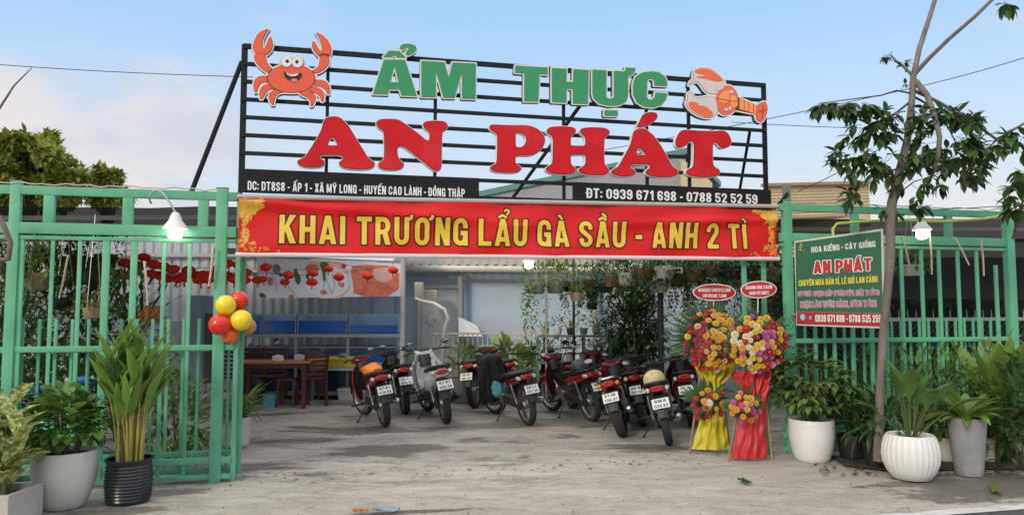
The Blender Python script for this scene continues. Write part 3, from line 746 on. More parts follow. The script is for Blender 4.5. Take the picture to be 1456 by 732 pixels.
# lighter red blotches paint in faint reflections of the wrinkled film
GREEN = mat('green acrylic', L(52, 140, 92), rough=0.35, var=0.06, scale=3)
GREY_BACK = mat('grey letter return', (0.09, 0.085, 0.09), rough=0.5, var=0.1)
A1 = lambda p: zmap(p, 420, 160, 6.618)
A2 = lambda p: zmap(p, 690, 160, 7.322)
A3 = lambda p: zmap(p, 860, 160, 7.322)
reds = [
 ([A1([(350,55),(410,60),(455,95),(490,130),(520,180),(560,245),(600,310),(640,375),(670,425),(705,462),(740,480),(742,510),(720,535),(650,548),(560,547),(480,540),(430,525),(408,495),(418,475),(448,458),(448,425),(400,413),(340,413),(270,412),(232,418),(230,448),(270,462),(278,490),(265,512),(215,527),(120,530),(50,515),(22,490),(25,465),(60,450),(95,430),(125,385),(170,315),(210,250),(245,185),(258,140),(265,100),(290,65)])],
  [A1([(345,240),(375,275),(405,326),(350,326),(297,326),(315,285)])]),
 ([A1([(880,78),(960,83),(1010,112),(1080,165),(1150,215),(1210,268),(1242,284),(1256,262),(1254,215),(1240,190),(1203,165),(1192,130),(1208,105),(1260,96),(1330,96),(1392,100),(1424,130),(1422,165),(1390,185),(1370,205),(1368,300),(1365,400),(1365,500),(1358,548),(1325,564),(1290,558),(1250,525),(1190,475),(1120,420),(1060,370),(1010,336),(970,328),(952,350),(952,400),(965,450),(990,475),(1014,490),(1012,525),(975,547),(900,554),(820,547),(778,525),(775,490),(805,475),(830,450),(833,380),(832,280),(828,210),(815,185),(775,160),(755,130),(763,98),(800,81)])], []),
 ([A2([(60,143),(160,150),(300,153),(400,150),(480,166),(552,205),(594,260),(602,310),(584,370),(542,422),(482,454),(420,466),(310,460),(294,480),(294,530),(310,555),(348,578),(358,600),(342,627),(280,642),(200,640),(110,634),(55,620),(36,590),(48,570),(85,555),(105,530),(108,450),(110,350),(110,260),(95,232),(48,205),(27,180),(36,152)])],
  [A2([(296,222),(350,228),(392,250),(411,290),(402,342),(370,374),(340,380),(297,376),(297,300)])]),
 ([A2([(618,200),(648,173),(720,163),(800,163),(882,168),(918,190),(921,215),(900,240),(870,262),(865,300),(865,350),(875,362),(940,364),(1008,362),(1020,350),(1021,320),(1018,280),(1000,255),(968,230),(962,205),(988,180),(1060,173),(1140,173),(1222,178),(1266,205),(1268,235),(1240,260),(1213,285),(1210,380),(1210,470),(1213,540),(1230,570),(1261,600),(1258,637),(1222,663),(1140,667),(1050,662),(978,650),(946,625),(956,595),(1000,575),(1021,545),(1024,490),(1018,462),(1008,453),(940,453),(878,454),(866,465),(865,500),(867,545),(885,570),(918,585),(921,610),(907,642),(850,657),(770,660),(690,652),(632,637),(606,605),(622,580),(660,560),(680,535),(683,450),(685,350),(683,280),(660,250),(622,230)])], []),
 ([A3([(355,183),(395,188),(432,220),(472,250),(512,300),(552,360),(592,425),(627,490),(657,550),(682,583),(722,603),(735,635),(718,668),(650,685),(560,687),(480,681),(412,662),(396,630),(408,610),(442,592),(440,558),(400,552),(340,553),(280,552),(240,556),(236,592),(285,613),(294,640),(268,670),(190,681),(110,675),(52,657),(36,630),(58,605),(100,590),(130,550),(165,490),(200,425),(235,360),(255,300),(262,250),(275,213),(310,188)]),
   A3([(440,15),(490,17),(519,38),(514,77),(482,108),(430,143),(380,163),(328,176),(303,162),(317,135),(343,95),(357,53),(393,27)])],
  [A3([(325,376),(350,400),(405,458),(350,456),(296,454),(303,425)])]),
 ([A3([(790,197),(870,203),(1000,210),(1130,210),(1202,204),(1244,228),(1274,285),(1282,330),(1263,368),(1200,388),(1163,377),(1138,340),(1112,318),(1090,335),(1088,420),(1088,520),(1095,565),(1122,590),(1160,608),(1164,640),(1137,671),(1060,685),(960,685),(870,675),(822,657),(811,625),(833,603),(875,590),(890,560),(895,470),(897,390),(893,335),(870,308),(842,322),(812,358),(770,378),(717,378),(704,340),(709,295),(733,243),(758,212)])], []),
]
for outs, holes in reds:
    pr = [('poly', chaikin(q)) for q in outs] + [('-poly', chaikin(q)) for q in holes]
    bk = plate_on_sign(pr, 1.0, .018, .052, WHITEPAINT, 'red_letter')
    plate_on_sign(pr, 0.15, .0715, .004, DARKRED, 'letter_outline', bk)
    plate_on_sign(pr, -0.55, .0765, .005, RED, 'letter_face', bk)
B1 = lambda p: zmap(p, 520, 60, 7.318)
B2 = lambda p: zmap(p, 720, 85, 6.067)
greens = [
 [('poly', B1([(185,208),(402,213),(522,582),(368,577),(345,515),(240,512),(222,567),(72,562)])), ('-poly', B1([(292,268),(335,442),(248,442)])),
  ('poly', B1([(235,118),(345,122),(410,187),(322,187),(290,160),(263,184),(178,180)])),
  ('poly', chaikin(B1([(345,98),(357,62),(400,44),(460,46),(508,64),(521,95),(507,127),(472,147),(450,163),(415,162),(407,145),(428,115),(442,95),(420,78),(400,88),(382,108)])))],
 [('poly', B1([(570,222),(808,235),(852,400),(890,238),(1130,250),(1127,612),(990,607),(988,330),(910,602),(798,600),(718,320),(718,594),(570,592)]))],
 [('poly', B2([(62,72),(338,88),(338,148),(268,142),(258,378),(138,375),(140,138),(60,132)]))],
 [('poly', B2([(375,92),(500,100),(498,210),(555,212),(560,102),(688,110),(682,398),(555,395),(552,270),(500,268),(498,388),(375,382)]))],
 [('poly', B2([(722,106),(840,112),(838,335),(855,352),(890,352),(905,335),(905,115),(990,122),(1005,110),(1005,88),(1088,92),(1082,125),(1055,152),(1025,160),(1025,330),(1010,375),(960,405),(870,415),(780,395),(735,355),(722,310)])),
  ('poly', B2([(825,452),(938,455),(935,500),(825,498)]))],
 [('poly', B2([(1360,245),(1250,240),(1250,205),(1235,185),(1205,182),(1190,200),(1185,340),(1205,362),(1235,360),(1255,335),(1258,302),(1360,308),(1350,360),(1310,405),(1240,428),(1160,420),(1100,385),(1070,320),(1068,230),(1090,165),(1150,130),(1220,120),(1290,128),(1340,165),(1360,210)]))],
]
for pr in greens:
    bk = plate_on_sign(pr, 2.0, .018, .05, GREY_BACK, 'green_letter')
    plate_on_sign(pr, 2.0, .069, .004, CREAM, 'letter_border', bk)
    plate_on_sign(pr, 0.0, .074, .006, GREEN, 'letter_face', bk)
# crab
C1 = lambda p: zmap(p, 340, 30, 5.231)
ORANGE = mat('printed orange red', L(222, 88, 52), rough=0.4, var=0.05, scale=3)
ORDARK = mat('printed dark red line', L(120, 36, 26), rough=0.4, var=0.05)
EYEW = mat('printed eye white', (0.72, 0.70, 0.72), rough=0.4, var=0.02)
INK = mat('printed black', (0.012, 0.012, 0.014), rough=0.4, var=0.1)
PINK = mat('printed pink', L(232, 120, 110), rough=0.4, var=0.03)
body = [('ell', C1([(392, 445)])[0], 175 / 5.231, 105 / 5.231), ('poly', chaikin(C1([(225,450),(280,530),(330,540),(390,552),(450,545),(520,530),(560,450)])))]
arms = [('poly', chaikin(C1([(118,262),(200,258),(207,330),(262,385),(240,410),(205,398),(145,348),(120,305)]))), ('poly', chaikin(C1([(600,272),(674,282),(668,345),(612,398),(560,410),(540,385),(590,368),(602,320)])))]
claws = [('poly', chaikin(C1([(230,76),(150,106),(108,190),(113,252),(155,268),(205,278),(252,232),(254,180),(236,126),(203,212),(180,236),(176,170),(204,112)]), 1)), ('poly', chaikin(C1([(566,98),(642,138),(688,215),(682,282),(640,290),(600,290),(542,222),(553,152),(608,262),(620,220),(600,150)]), 1))]
legs = [('poly', chaikin(C1(q), 1)) for q in ([(240,428),(160,426),(118,458),(112,510),(130,560),(152,500),(178,470),(240,480)], [(270,485),(190,488),(153,540),(168,616),(207,540),(237,525),(285,525)], [(320,515),(240,538),(220,590),(260,655),(267,590),(292,555),(345,545)],
        [(545,455),(640,458),(679,510),(668,576),(635,512),(540,492)], [(520,495),(602,516),(638,560),(620,632),(598,562),(510,535)], [(450,528),(540,542),(578,580),(540,668),(528,590),(450,560)])]
allc = body + arms + claws + legs + [('ell', C1([(357, 318)])[0], 43 / 5.231, 45 / 5.231), ('ell', C1([(437, 323)])[0], 43 / 5.231, 45 / 5.231)]
crab = plate_on_sign(allc, 2.3, .018, .05, GREY_BACK, 'crab_emblem')
plate_on_sign(allc, 2.1, .0685, .004, WHITEPAINT, 'border', crab)
plate_on_sign(body + arms + claws + legs, 0.3, .073, .003, ORDARK, 'outline', crab)
plate_on_sign(body, -.3, .0765, .003, ORANGE, 'shell', crab)
for q in arms + legs: plate_on_sign([q, ('-ell', body[0][1], body[0][2] + .8, body[0][3] + .8)], -.3, .0765, .003, ORANGE, 'limb', crab)
for q, a in zip(claws, arms): plate_on_sign([q, ('-ell', C1([(163 if a is arms[0] else 636, 320)])[0], 10, 10.5)], -.3, .0803, .002, ORANGE, 'claw', crab)
for e, p in (((357, 320), (363, 322)), ((437, 325), (433, 326))):
    ey = plate_on_sign([('ell', C1([e])[0], 8.3, 8.6)], 0, .080, .003, ORDARK, 'eye', crab)
    plate_on_sign([('ell', C1([e])[0], 7.8, 8.1)], 0, .0835, .002, EYEW, 'eyeball', ey)
    plate_on_sign([('ell', C1([p])[0], 2.4, 2.4)], 0, .086, .002, INK, 'pupil', ey, h=.2)
mo = plate_on_sign([('poly', chaikin(C1([(333,388),(365,412),(410,424),(470,400),(466,440),(440,466),(395,470),(345,445)]), 1))], 0, .080, .003, INK, 'mouth', crab)
plate_on_sign([('poly', chaikin(C1([(352,402),(390,424),(450,408),(438,426),(395,434),(362,420)]), 1))], 0, .0835, .002, EYEW, 'teeth', mo, h=.2)
plate_on_sign([('ell', C1([(413, 460)])[0], 4.6, 2.0)], 0, .0835, .002, PINK, 'tongue', mo, h=.2)
# lobster
D1 = lambda p: zmap(p, 950, 80, 6.1)
LOR = mat('printed lobster orange', L(226, 104, 62), rough=0.4, var=0.06)
LOY = mat('printed lobster light orange', L(240, 150, 84), rough=0.4, var=0.05)
LCR = mat('printed lobster cream', (0.62, 0.55, 0.52), rough=0.4, var=0.04)
up = ('poly', chaikin(D1([(150,282),(158,240),(192,220),(185,180),(210,133),(270,113),(342,128),(412,180),(458,230),(468,265),(445,315),(392,350),(330,345),(288,322),(255,270),(225,238),(185,248)]), 1))
lo = ('poly', chaikin(D1([(140,335),(187,322),(187,370),(240,377),(330,358),(384,373),(396,440),(408,500),(362,548),(290,553),(208,522),(148,472),(122,430),(140,390)]), 1))
bd = ('poly', chaikin(D1([(395,335),(440,298),(490,263),(552,300),(580,370),(562,450),(545,492),(490,527),(428,522),(398,470),(382,400)]), 1))
ta = ('poly', D1([(560,365),(745,445),(748,522),(540,480)]))
fan = ('poly', chaikin(D1([(735,440),(810,402),(832,450),(823,520),(782,592),(738,575),(724,530)]), 1))
al = [up, lo, bd, ta, fan]
lob = plate_on_sign(al, 2.0, .018, .05, GREY_BACK, 'lobster_emblem')
plate_on_sign(al, 1.9, .0685, .004, WHITEPAINT, 'border', lob)
plate_on_sign(al, 0.1, .073, .002, ORDARK, 'outline', lob)
plate_on_sign([up], -.5, .0755, .002, LCR, 'claw', lob); plate_on_sign([lo], -.5, .0755, .002, LCR, 'claw', lob)
plate_on_sign([('poly', chaikin(D1([(195,165),(225,132),(280,126),(345,140),(410,188),(452,235),(400,242),(330,225),(262,212),(200,196),(320,190)]), 1))], 0, .078, .002, LOR, 'claw_shading', lob)
plate_on_sign([('poly', chaikin(D1([(152,405),(240,425),(215,440),(300,452),(362,505),(352,542),(280,543),(205,505),(150,455)]), 1))], 0, .078, .002, LOR, 'claw_shading', lob)
plate_on_sign([bd], -.4, .0755, .002, LOR, 'body', lob)
plate_on_sign([('poly', chaikin(D1([(400,385),(450,315),(500,320),(500,420),(430,425)]), 2))], 0, .078, .002, LOY, 'head', lob)
plate_on_sign([('poly', chaikin(D1([(512,350),(560,365),(580,440),(545,468),(505,440)]), 1))], 0, .078, .002, LOY, 'head', lob)
tx = [(585, 380, 475), (628, 395, 487), (668, 412, 500), (708, 430, 512), (742, 445, 520)]
for k in range(4):
    (a, t0, b0), (b, t1, b1) = tx[k], tx[k + 1]
    plate_on_sign([('poly', D1([(a + 2, t0), (b - 2, t1), (b - 2, b1), (a + 2, b0)]))], -.15, .0755, .002, LOY, 'tail_segment', lob, h=.25)
plate_on_sign([fan], -.5, .0755, .002, LOR, 'tail_fan', lob)
for (a, b, rx, ry) in ((515, 328, 22, 14), (470, 480, 16, 14), (505, 470, 12, 16), (400, 300, 26, 20)):
    plate_on_sign([('ell', D1([(a, b)])[0], rx / 6.1, ry / 6.1)], 0, .081, .002, LCR, 'highlight', lob, h=.25)
plate_on_sign([('stroke', D1([(400, 385), (500, 405), (575, 410)]), .5)], 0, .083, .0015, ORDARK, 'ink_line', lob, h=.15)
plate_on_sign([('stroke', D1([(790, 430), (780, 560)]), .5), ('stroke', D1([(745, 500), (815, 480)]), .5)], 0, .083, .0015, ORDARK, 'ink_line', lob, h=.15)
# black text strips
STRIP = mat('black strip panel', (0.012, 0.012, 0.014), rough=0.6, var=0.1, scale=3, spec=0.2)
WTXT = mat('white strip letters', (0.72, 0.72, 0.72), rough=0.5, var=0.03)
zs0, zs1 = ZB - .01, ZST + .015
def strip(pa, pb, txt, ta, tb, hz):
    u0, u1 = UZ(pa, 270, VS)[0], UZ(pb, 275, VS)[0]
    mb = MB(); mb.bar(F(u0, VS - .032, (zs0 + zs1) / 2), F(u1, VS - .032, (zs0 + zs1) / 2), .03, zs1 - zs0)
    s = spart('text_panel', mb, STRIP, bevel=.003, smooth=0)
    a, b = UZ(*ta, VS - .05), UZ(*tb, VS - .05)
    mb = MB(); text_mb(mb, txt, F(a[0], VS - .0475, a[1]), EX, EZ, SN, b[0] - a[0], hz, .003)
    spart('lettering', mb, WTXT, s, smooth=0)
hz = UZ(352, 257.5, VS)[1] - UZ(352, 270, VS)[1]
strip(341, 680, "DC: DT8S8 - ẤP 1 - XÃ MỸ LONG - HUYẾN CAO LÀNH - ĐỒNG THẬP", (352, 270), (661, 279), hz)
hz2 = UZ(834, 267.5, VS)[1] - UZ(834, 281.5, VS)[1]
strip(813, 1093, "ĐT: 0939 671 698 - 0788 52 52 59", (834, 281.5), (1077, 284.5), hz2)

# ------------------------------------------------------------------ red banner
VB = -.10
BRED = mat('red banner vinyl', (0.62, 0.012, 0.012), rough=0.42, var=0.06, scale=1.2, spec=0.3)
GOLD = mat('banner gold print', L(226, 192, 62), rough=0.4, var=0.04)
GOLD2 = mat('banner ornament gold', L(232, 178, 70), rough=0.4, var=0.25, scale=25)
BDRK = mat('banner letter outline', (0.10, 0.004, 0.004), rough=0.4, var=0.05)
HEM = mat('banner white hem', (0.62, 0.60, 0.60), rough=0.5, var=0.05)
c00, c10, c01, c11 = UZ(340, 282, VB), UZ(1104, 295.5, VB), UZ(339, 359.5, VB), UZ(1105, 366, VB)
bu0, bu1 = (c00[0] + c01[0]) / 2, (c10[0] + c11[0]) / 2
def bz(u, t):
    s = (u - bu0) / (bu1 - bu0)
    return (c00[1] * (1 - s) + c10[1] * s) * t + (c01[1] * (1 - s) + c11[1] * s) * (1 - t)
def wave(u, z):
    s = (u - bu0) / (bu1 - bu0); t = (z - 2.1) / .55
    w = .016 * math.sin(s * 15 + t * 2.6) + .009 * math.sin(s * 37 - t * 7 + 1) + .006 * math.sin(s * 70 + t * 4)
    fold = .045 * math.exp(-((t - .92 + .55 * s) / .10) ** 2) * max(0, 1 - s * 1.6) + .045 * math.exp(-((t - .35 - .52 * s) / .09) ** 2) * max(0, (s - .5) * 2)
    sag = .012 * noise.noise(Vector((u * 2.3, z * 5, 2)))
    return w + fold + sag
def onb(u, z, lift=0.0):
    return F(u, VB - wave(u, z) - lift, z)
banner = thing('banner', 'long red vinyl banner with yellow lettering stretched across the gateway', 'banner', F(bu0, VB, bz(bu0, 0)))
mb = MB(); nu, nz = 160, 22
vs = [onb(bu0 + (bu1 - bu0) * i / nu, bz(bu0 + (bu1 - bu0) * i / nu, j / nz)) for j in range(nz + 1) for i in range(nu + 1)]
vs += [v + EY * .004 for v in vs]
k = (nu + 1) * (nz + 1)
fs = [(j * (nu + 1) + i, j * (nu + 1) + i + 1, (j + 1) * (nu + 1) + i + 1, (j + 1) * (nu + 1) + i) for j in range(nz) for i in range(nu)]
fs += [tuple(reversed([q + k for q in f])) for f in fs]
mb.add(vs, fs)
sheet = mb.build('sheet', BRED, banner, world=True, smooth=60)
for t, nm in ((1, 'top_pole'), (0, 'bottom_pole')):
    mb = MB()
    pts = [F(bu0 - .02 + (bu1 - bu0 + .04) * i / 30, VB - .006, bz(bu0 + (bu1 - bu0) * i / 30, t) + (.016 if t else -.016)) for i in range(31)]
    mb.tube(pts, .022, 8); mb.build(nm, HEM if not t else mat('greyish banner hem', (0.42, 0.41, 0.40), rough=.6, var=.1), banner, world=True)
a, b = UZ(397, 346, VB), UZ(1061, 354, VB)
ht = (UZ(397, 307.0, VB)[1] - a[1] + UZ(1055, 317.5, VB)[1] - UZ(1055, 354, VB)[1]) / 2
dv = (b[1] - a[1]) / (b[0] - a[0])
TX = (EX + EZ * dv)
def btext(off, lift, depth, m, nm):
    mb = MB(); lp, W = text_loops("KHAI TRƯƠNG LẨU GÀ SẦU - ANH 2 TÌ", off, .12)
    v_, f_ = gridcut(*plate(lp, 0), .14, .25); out = []
    for x, y, z in v_:
        u = a[0] + x / W * (b[0] - a[0]); zz = a[1] + (u - a[0]) * dv + y * ht
        out.append(onb(u, zz, lift + z))
    mb.add(out, f_); return mb.build(nm, m, sheet, world=True, smooth=0)
btext(.055, .003, .001, BDRK, 'letter_outline')
btext(0, .007, .001, GOLD, 'lettering')
# gold swirl ornaments in the corners
def ornament(side):
    rnd = random.Random(3 if side < 0 else 5); mb = MB()
    def ribbon(pts, w):
        vs = []; n_ = len(pts)
        for i, (u, z) in enumerate(pts):
            q = pts[min(i + 1, n_ - 1)]; p = pts[max(i - 1, 0)]; dx, dz = q[0] - p[0], q[1] - p[1]; ln = math.hypot(dx, dz) + 1e-9
            ww = w * (0.35 + 0.65 * math.sin(math.pi * (i + .5) / n_)); lf = .003 + rnd.random() * .0006
            vs += [onb(u - dz / ln * ww, z + dx / ln * ww, .0035), onb(u + dz / ln * ww, z - dx / ln * ww, .0035)]
        fs_ = [(2 * i, 2 * i + 1, 2 * i + 3, 2 * i + 2) for i in range(n_ - 1)]
        mb.add(vs, fs_)
    ue = bu0 if side < 0 else bu1; zt, zb_ = bz(ue, 1) - .012, bz(ue, 0) + .012; H = zt - zb_
    def pt(a_, b_): return (ue - side * a_ * H, zb_ + b_ * H)
    for k in range(150):
        b_ = rnd.random(); r_ = rnd.random()
        wd = .16 + .42 * max(0, (b_ - .62) / .38) ** 1.2 + .62 * max(0, (.2 - b_) / .2) ** 1.6 + .12 * math.exp(-((b_ - .2) / .09) ** 2)
        a_ = .02 + r_ * wd
        if 0.28 < b_ < .62 and r_ < .25: continue
        cu, cz = pt(a_, b_); rr = rnd.uniform(.008, .022); s0 = rnd.uniform(0, 6.3); dr = rnd.choice((-1, 1))
        ribbon([(cu + rr * (1 - i / 14) * math.cos(s0 + dr * i * .62), cz + rr * (1 - i / 14) * math.sin(s0 + dr * i * .62)) for i in range(11)], .0032)
    for k in range(26):
        s0 = rnd.uniform(0, 1); a_, b_ = (.04 + s0 * .45, .97 - rnd.random() * .12 * (1 - s0)) if k % 2 else (.05 + rnd.random() * .2, rnd.uniform(.66, .98))
        p0 = pt(a_, b_); ang = rnd.uniform(2.6, 4.2)
        ribbon([(p0[0] + .05 * i / 6 * math.cos(ang + i * .12), p0[1] + .05 * i / 6 * math.sin(ang + i * .12)) for i in range(7)], .006)
    o = mb.build('ornament', GOLD2, sheet, world=True, smooth=0)
    # solid gold wing behind the swirls
    mb2 = MB(); fan_ = [pt(*q) for q in ((0.0, .995), (.42, .995), (.33, .90), (.36, .80), (.24, .72), (.12, .66), (.0, .72))]
    c_ = (sum(q[0] for q in fan_) / 7, sum(q[1] for q in fan_) / 7)
    vv = []; n_ = 6
    for i in range(len(fan_)):
        p, q = fan_[i], fan_[(i + 1) % 7]
        for s_ in range(n_):
            x = (p[0] + (q[0] - p[0]) * s_ / n_, p[1] + (q[1] - p[1]) * s_ / n_); vv.append(x)
    rings = [[(c_[0] + (x[0] - c_[0]) * k / 4, c_[1] + (x[1] - c_[1]) * k / 4) for x in vv] for k in range(1, 5)]
    base = [onb(*c_, .0018)]; m_ = len(vv); allv = base + [onb(*q, .0018) for r_ in rings for q in r_]
    fs_ = [(0, 1 + i, 1 + (i + 1) % m_) for i in range(m_)] + [(1 + k * m_ + i, 1 + (k + 1) * m_ + i, 1 + (k + 1) * m_ + (i + 1) % m_, 1 + k * m_ + (i + 1) % m_) for k in range(3) for i in range(m_)]
    mb2.add(allv, fs_); mb2.build('gold_corner', mat('banner corner gold', L(206, 168, 62), rough=.4, var=.3, scale=14), sheet, world=True, smooth=60)
ornament(-1); ornament(1)
# ------------------------------------------------------------------ motorbikes
BODY = {
 'red': mat('dark red bike paint', (0.26, 0.010, 0.014), rough=0.22, var=0.08, coat=0.6, dirt_sheen=0.2, dirt_sheen_col=(.10, .05, .04)),
 'white': mat('white bike paint', (0.62, 0.66, 0.68), rough=0.25, var=0.05, coat=0.5, dirt_sheen=0.15, dirt_sheen_col=(.4, .38, .34)),
 'black': mat('black bike paint', (0.014, 0.014, 0.016), rough=0.22, var=0.1, coat=0.5),
 'navy': mat('navy bike paint', (0.012, 0.020, 0.045), rough=.22, var=.1, coat=.5),
 'maroon': mat('maroon bike paint', (0.12, 0.008, 0.014), rough=0.25, var=0.08, coat=0.5),
}
PLASTIC = mat('black bike plastic', (0.020, 0.020, 0.021), rough=0.55, var=0.2)
VINYL = mat('black seat vinyl', (0.018, 0.018, 0.018), rough=0.5, var=0.25, scale=14)
ALU = mat('bike engine alloy', (0.30, 0.30, 0.30), rough=0.45, metal=0.8, var=0.25, scale=12, dirt_sheen=0.4)
CHROME = mat('bike chrome', (0.55, 0.55, 0.56), rough=0.18, metal=1.0, var=0.1)
MIRROR = mat('mirror glass', (0.4, 0.42, 0.44), rough=0.03, metal=1.0, var=0.0)
TAILRED = mat('tail lamp red', (0.35, 0.008, 0.008), rough=0.15, var=0.1, coat=0.6)
LENS = mat('clear lamp lens', (0.55, 0.53, 0.50), rough=0.12, var=0.1, coat=0.5)
AMBER = mat('amber lamp lens', (0.65, 0.20, 0.02), rough=0.15, var=0.1, coat=0.5)
PLATEW = mat('number plate white', (0.66, 0.68, 0.68), rough=0.4, var=0.06, dirt_sheen=0.1)
PLATEK = mat('number plate ink', (0.02, 0.02, 0.022), rough=0.5, var=0.1)

def motorbike(label, pxr, pxf, body='red', trim='black', lean=8, steer=14, plate=("66-K1", "034.83"), scooter=False, fat=1.0, amber=False, group='motorbikes parked in the yard', z0=0.0):
    gr, gf = G(*pxr), G(*pxf)
    h = (gf - gr).normalized()
    base = gr + h * 0.61
    t = thing('motorbike', label, 'motorbike', (base.x, base.y, z0), (-R(lean), 0, math.atan2(h.y, h.x)), group)
    if scooter and body == 'white': t.scale = (1.09, 1.09, 1.09)
    B, TR = BODY[body], BODY[trim]
    WR = .285 if not scooter else .265
    X0, X1 = -.61, .61
    piv = Vector((.48, 0, 0)); SM = Matrix.Translation(piv) @ Matrix.Rotation(R(steer), 4, 'Z') @ Matrix.Translation(-piv)
    def put(nm, m, fn, par=None, T=None, smooth=38, bevel=0):
        mb = MB(); mb.T = T; fn(mb)
        if 'wheel' not in nm and nm not in ('rim', 'front_fender', 'swingarm'):      # small underbone bikes sit low
            k = .80; dz = -.035 if nm in ('licence_plate', 'plate_number') else 0
            mb.v = [(x, y, (.33 + (z - .33) * k if z > .33 else z) + dz) for x, y, z in mb.v]
        return mb.build(nm, m, par or t, smooth=smooth, bevel=bevel)
    def wheel(nm, x, tw, T):
        c = (x, 0, WR)
        prof = [(WR - .062, -tw * .40), (WR - .045, -tw * .5), (WR - .018, -tw * .46), (WR - .003, -tw * .25), (WR, 0), (WR - .003, tw * .25), (WR - .018, tw * .46), (WR - .045, tw * .5), (WR - .062, tw * .40)]
        w = put(nm, RUBBER, lambda m: m.lathe(prof, c, 36, 'y'), T=T)
        def rim(m):
            r = WR - .06
            m.lathe([(r, -.03), (r + .006, -.024), (r - .014, -.012), (r - .014, .012), (r + .006, .024), (r, .03), (r - .02, .012), (r - .02, -.012), (r, -.03)], c, 32, 'y')
            m.lathe([(0, -.05), (.045, -.05), (.06, -.03), (.06, .03), (.045, .05), (0, .05)], c, 16, 'y')
            for k in range(6 if scooter else 16):
                a = 2 * math.pi * k / (6 if scooter else 16); s_ = 1 if k % 2 else -1
                p = Vector((x + .05 * math.cos(a), 0 if scooter else .03 * s_, WR + .05 * math.sin(a))); b_ = a + (0 if scooter else .35 * s_)
                q = Vector((x + (r - .015) * math.cos(b_), 0, WR + (r - .015) * math.sin(b_)))
                m.tube([p, q], .013 if scooter else .0035, 6 if scooter else 4)
        put('rim', ALU, rim, w, T)
        return w
    wheel('rear_wheel', X0, .095 * fat, None)
    wheel('front_wheel', X1, .078, SM)
    # frame below the body
    put('swingarm', PLASTIC, lambda m: [m.bar((X0, s * .085, WR), (-.08, s * .075, .33), .022, .045) for s in (-1, 1)] + [m.tube([(X0, -.11, WR), (X0, .11, WR)], .012, 8)], bevel=.004)
    for s in (-1, 1):
        def shock(m, s=s):
            p, q = Vector((X0 + .03, s * .115, WR + .03)), Vector((-.46, s * .125, .64))
            m.tube([p, q], .011, 8); d = (q - p)
            m.tube([p + d * (.12 + .70 * i / 60) + Vector((math.cos(i * .95) * .022, math.sin(i * .95) * .022, 0)) for i in range(61)], .005, 4)
        put('shock_absorber', ALU, shock)
    put('chain_case', PLASTIC, lambda m: m.loft([(-.70, WR, .018, .03, .10), (-.66, WR + .005, .02, .055, .10), (-.3, .31, .02, .05, .10), (-.05, .33, .022, .07, .10), (.0, .33, .02, .05, .10)], 12), bevel=0)
    put('engine', ALU, lambda m: (m.box((.04, 0, .32), (.30, .20, .17)), m.lathe([(0, -.125), (.085, -.12), (.095, -.10), (.095, .10), (.085, .12), (0, .125)], (.02, 0, .32), 18, 'y'),
                               [m.box((.22 + .022 * k, 0, .37), (.010, .15, .13)) for k in range(6)], m.box((.27, 0, .37), (.17, .10, .10))), bevel=.006)
    put('exhaust', CHROME if not scooter else PLASTIC, lambda m: (m.tube([(.33, -.03, .33), (.36, -.07, .22), (.15, -.12, .17), (-.15, -.14, .20)], .018, 8), m.tube([(-.15, -.145, .20), (-.22, -.155, .225), (-.55, -.165, .30), (-.80, -.17, .355), (-.83, -.17, .36)], [.022, .042, .048, .042, .02], 14)))
    put('foot_peg', RUBBER, lambda m: m.tube([(.08, -.30, .255), (.08, .30, .255)], .014, 8))
    put('rear_foot_peg', RUBBER, lambda m: m.tube([(-.30, -.23, .325), (-.28, 0, .33), (-.30, .23, .325)], .013, 8))
    put('side_stand', PLASTIC, lambda m: (m.tube([(.0, .10, .24), (-.10, .27, .27 * math.tan(R(lean)) + .012)], .010, 6), m.box((-.115, .28, .28 * math.tan(R(lean)) + .008), (.06, .03, .012))))
    # body panels
    if scooter:
        put('rear_cowl', B, lambda m: m.loft([(-.02, .50, .10, .15), (-.18, .55, .155, .20), (-.42, .61, .165, .18), (-.64, .69, .135, .115), (-.80, .755, .085, .055)], 18, 3.0))
        put('floor_board', PLASTIC, lambda m: m.loft([(.42, .34, .12, .05), (.25, .30, .17, .05), (.0, .30, .17, .06), (-.1, .36, .14, .10)], 14, 4))
    else:
        put('rear_cowl', B, lambda m: m.loft([(.04, .555, .055, .075), (-.10, .58, .10, .10), (-.26, .62, .125, .105), (-.46, .675, .13, .10), (-.66, .735, .105, .075), (-.81, .79, .06, .04)], 18, 2.8))
        put('frame_cover', TR, lambda m: m.loft([(.46, .72, .05, .07), (.34, .60, .065, .085), (.18, .53, .07, .09), (.0, .53, .085, .10), (-.16, .50, .09, .11), (-.34, .52, .08, .10)], 16, 2.8))
    put('seat', VINYL, lambda m: m.loft([(.15, .665, .055, .02), (.10, .690, .085, .035), (-.05, .720, .115, .045), (-.22, .745, .13, .05), (-.34, .775, .125, .055), (-.52, .805, .12, .048), (-.68, .828, .09, .035), (-.74, .835, .05, .015)], 18, 2.6))
    put('grab_rail', PLASTIC if not amber else CHROME, lambda m: m.tube([(-.40, .135, .755), (-.58, .145, .81), (-.76, .115, .86), (-.82, .05, .87), (-.82, -.05, .87), (-.76, -.115, .86), (-.58, -.145, .81), (-.40, -.135, .755)], .015, 8))
    tl = put('tail_light', TAILRED, lambda m: m.loft([(-.775, .775, .085, .045), (-.815, .772, .080, .042), (-.835, .768, .05, .028)], 14, 3))
    for s in (-1, 1):
        put('indicator', AMBER if amber else LENS, lambda m, s=s: m.loft([(-.74, .765, .026, .035, s * .115), (-.80, .762, .024, .03, s * .112), (-.82, .76, .012, .015, s * .11)], 10, 2.4))
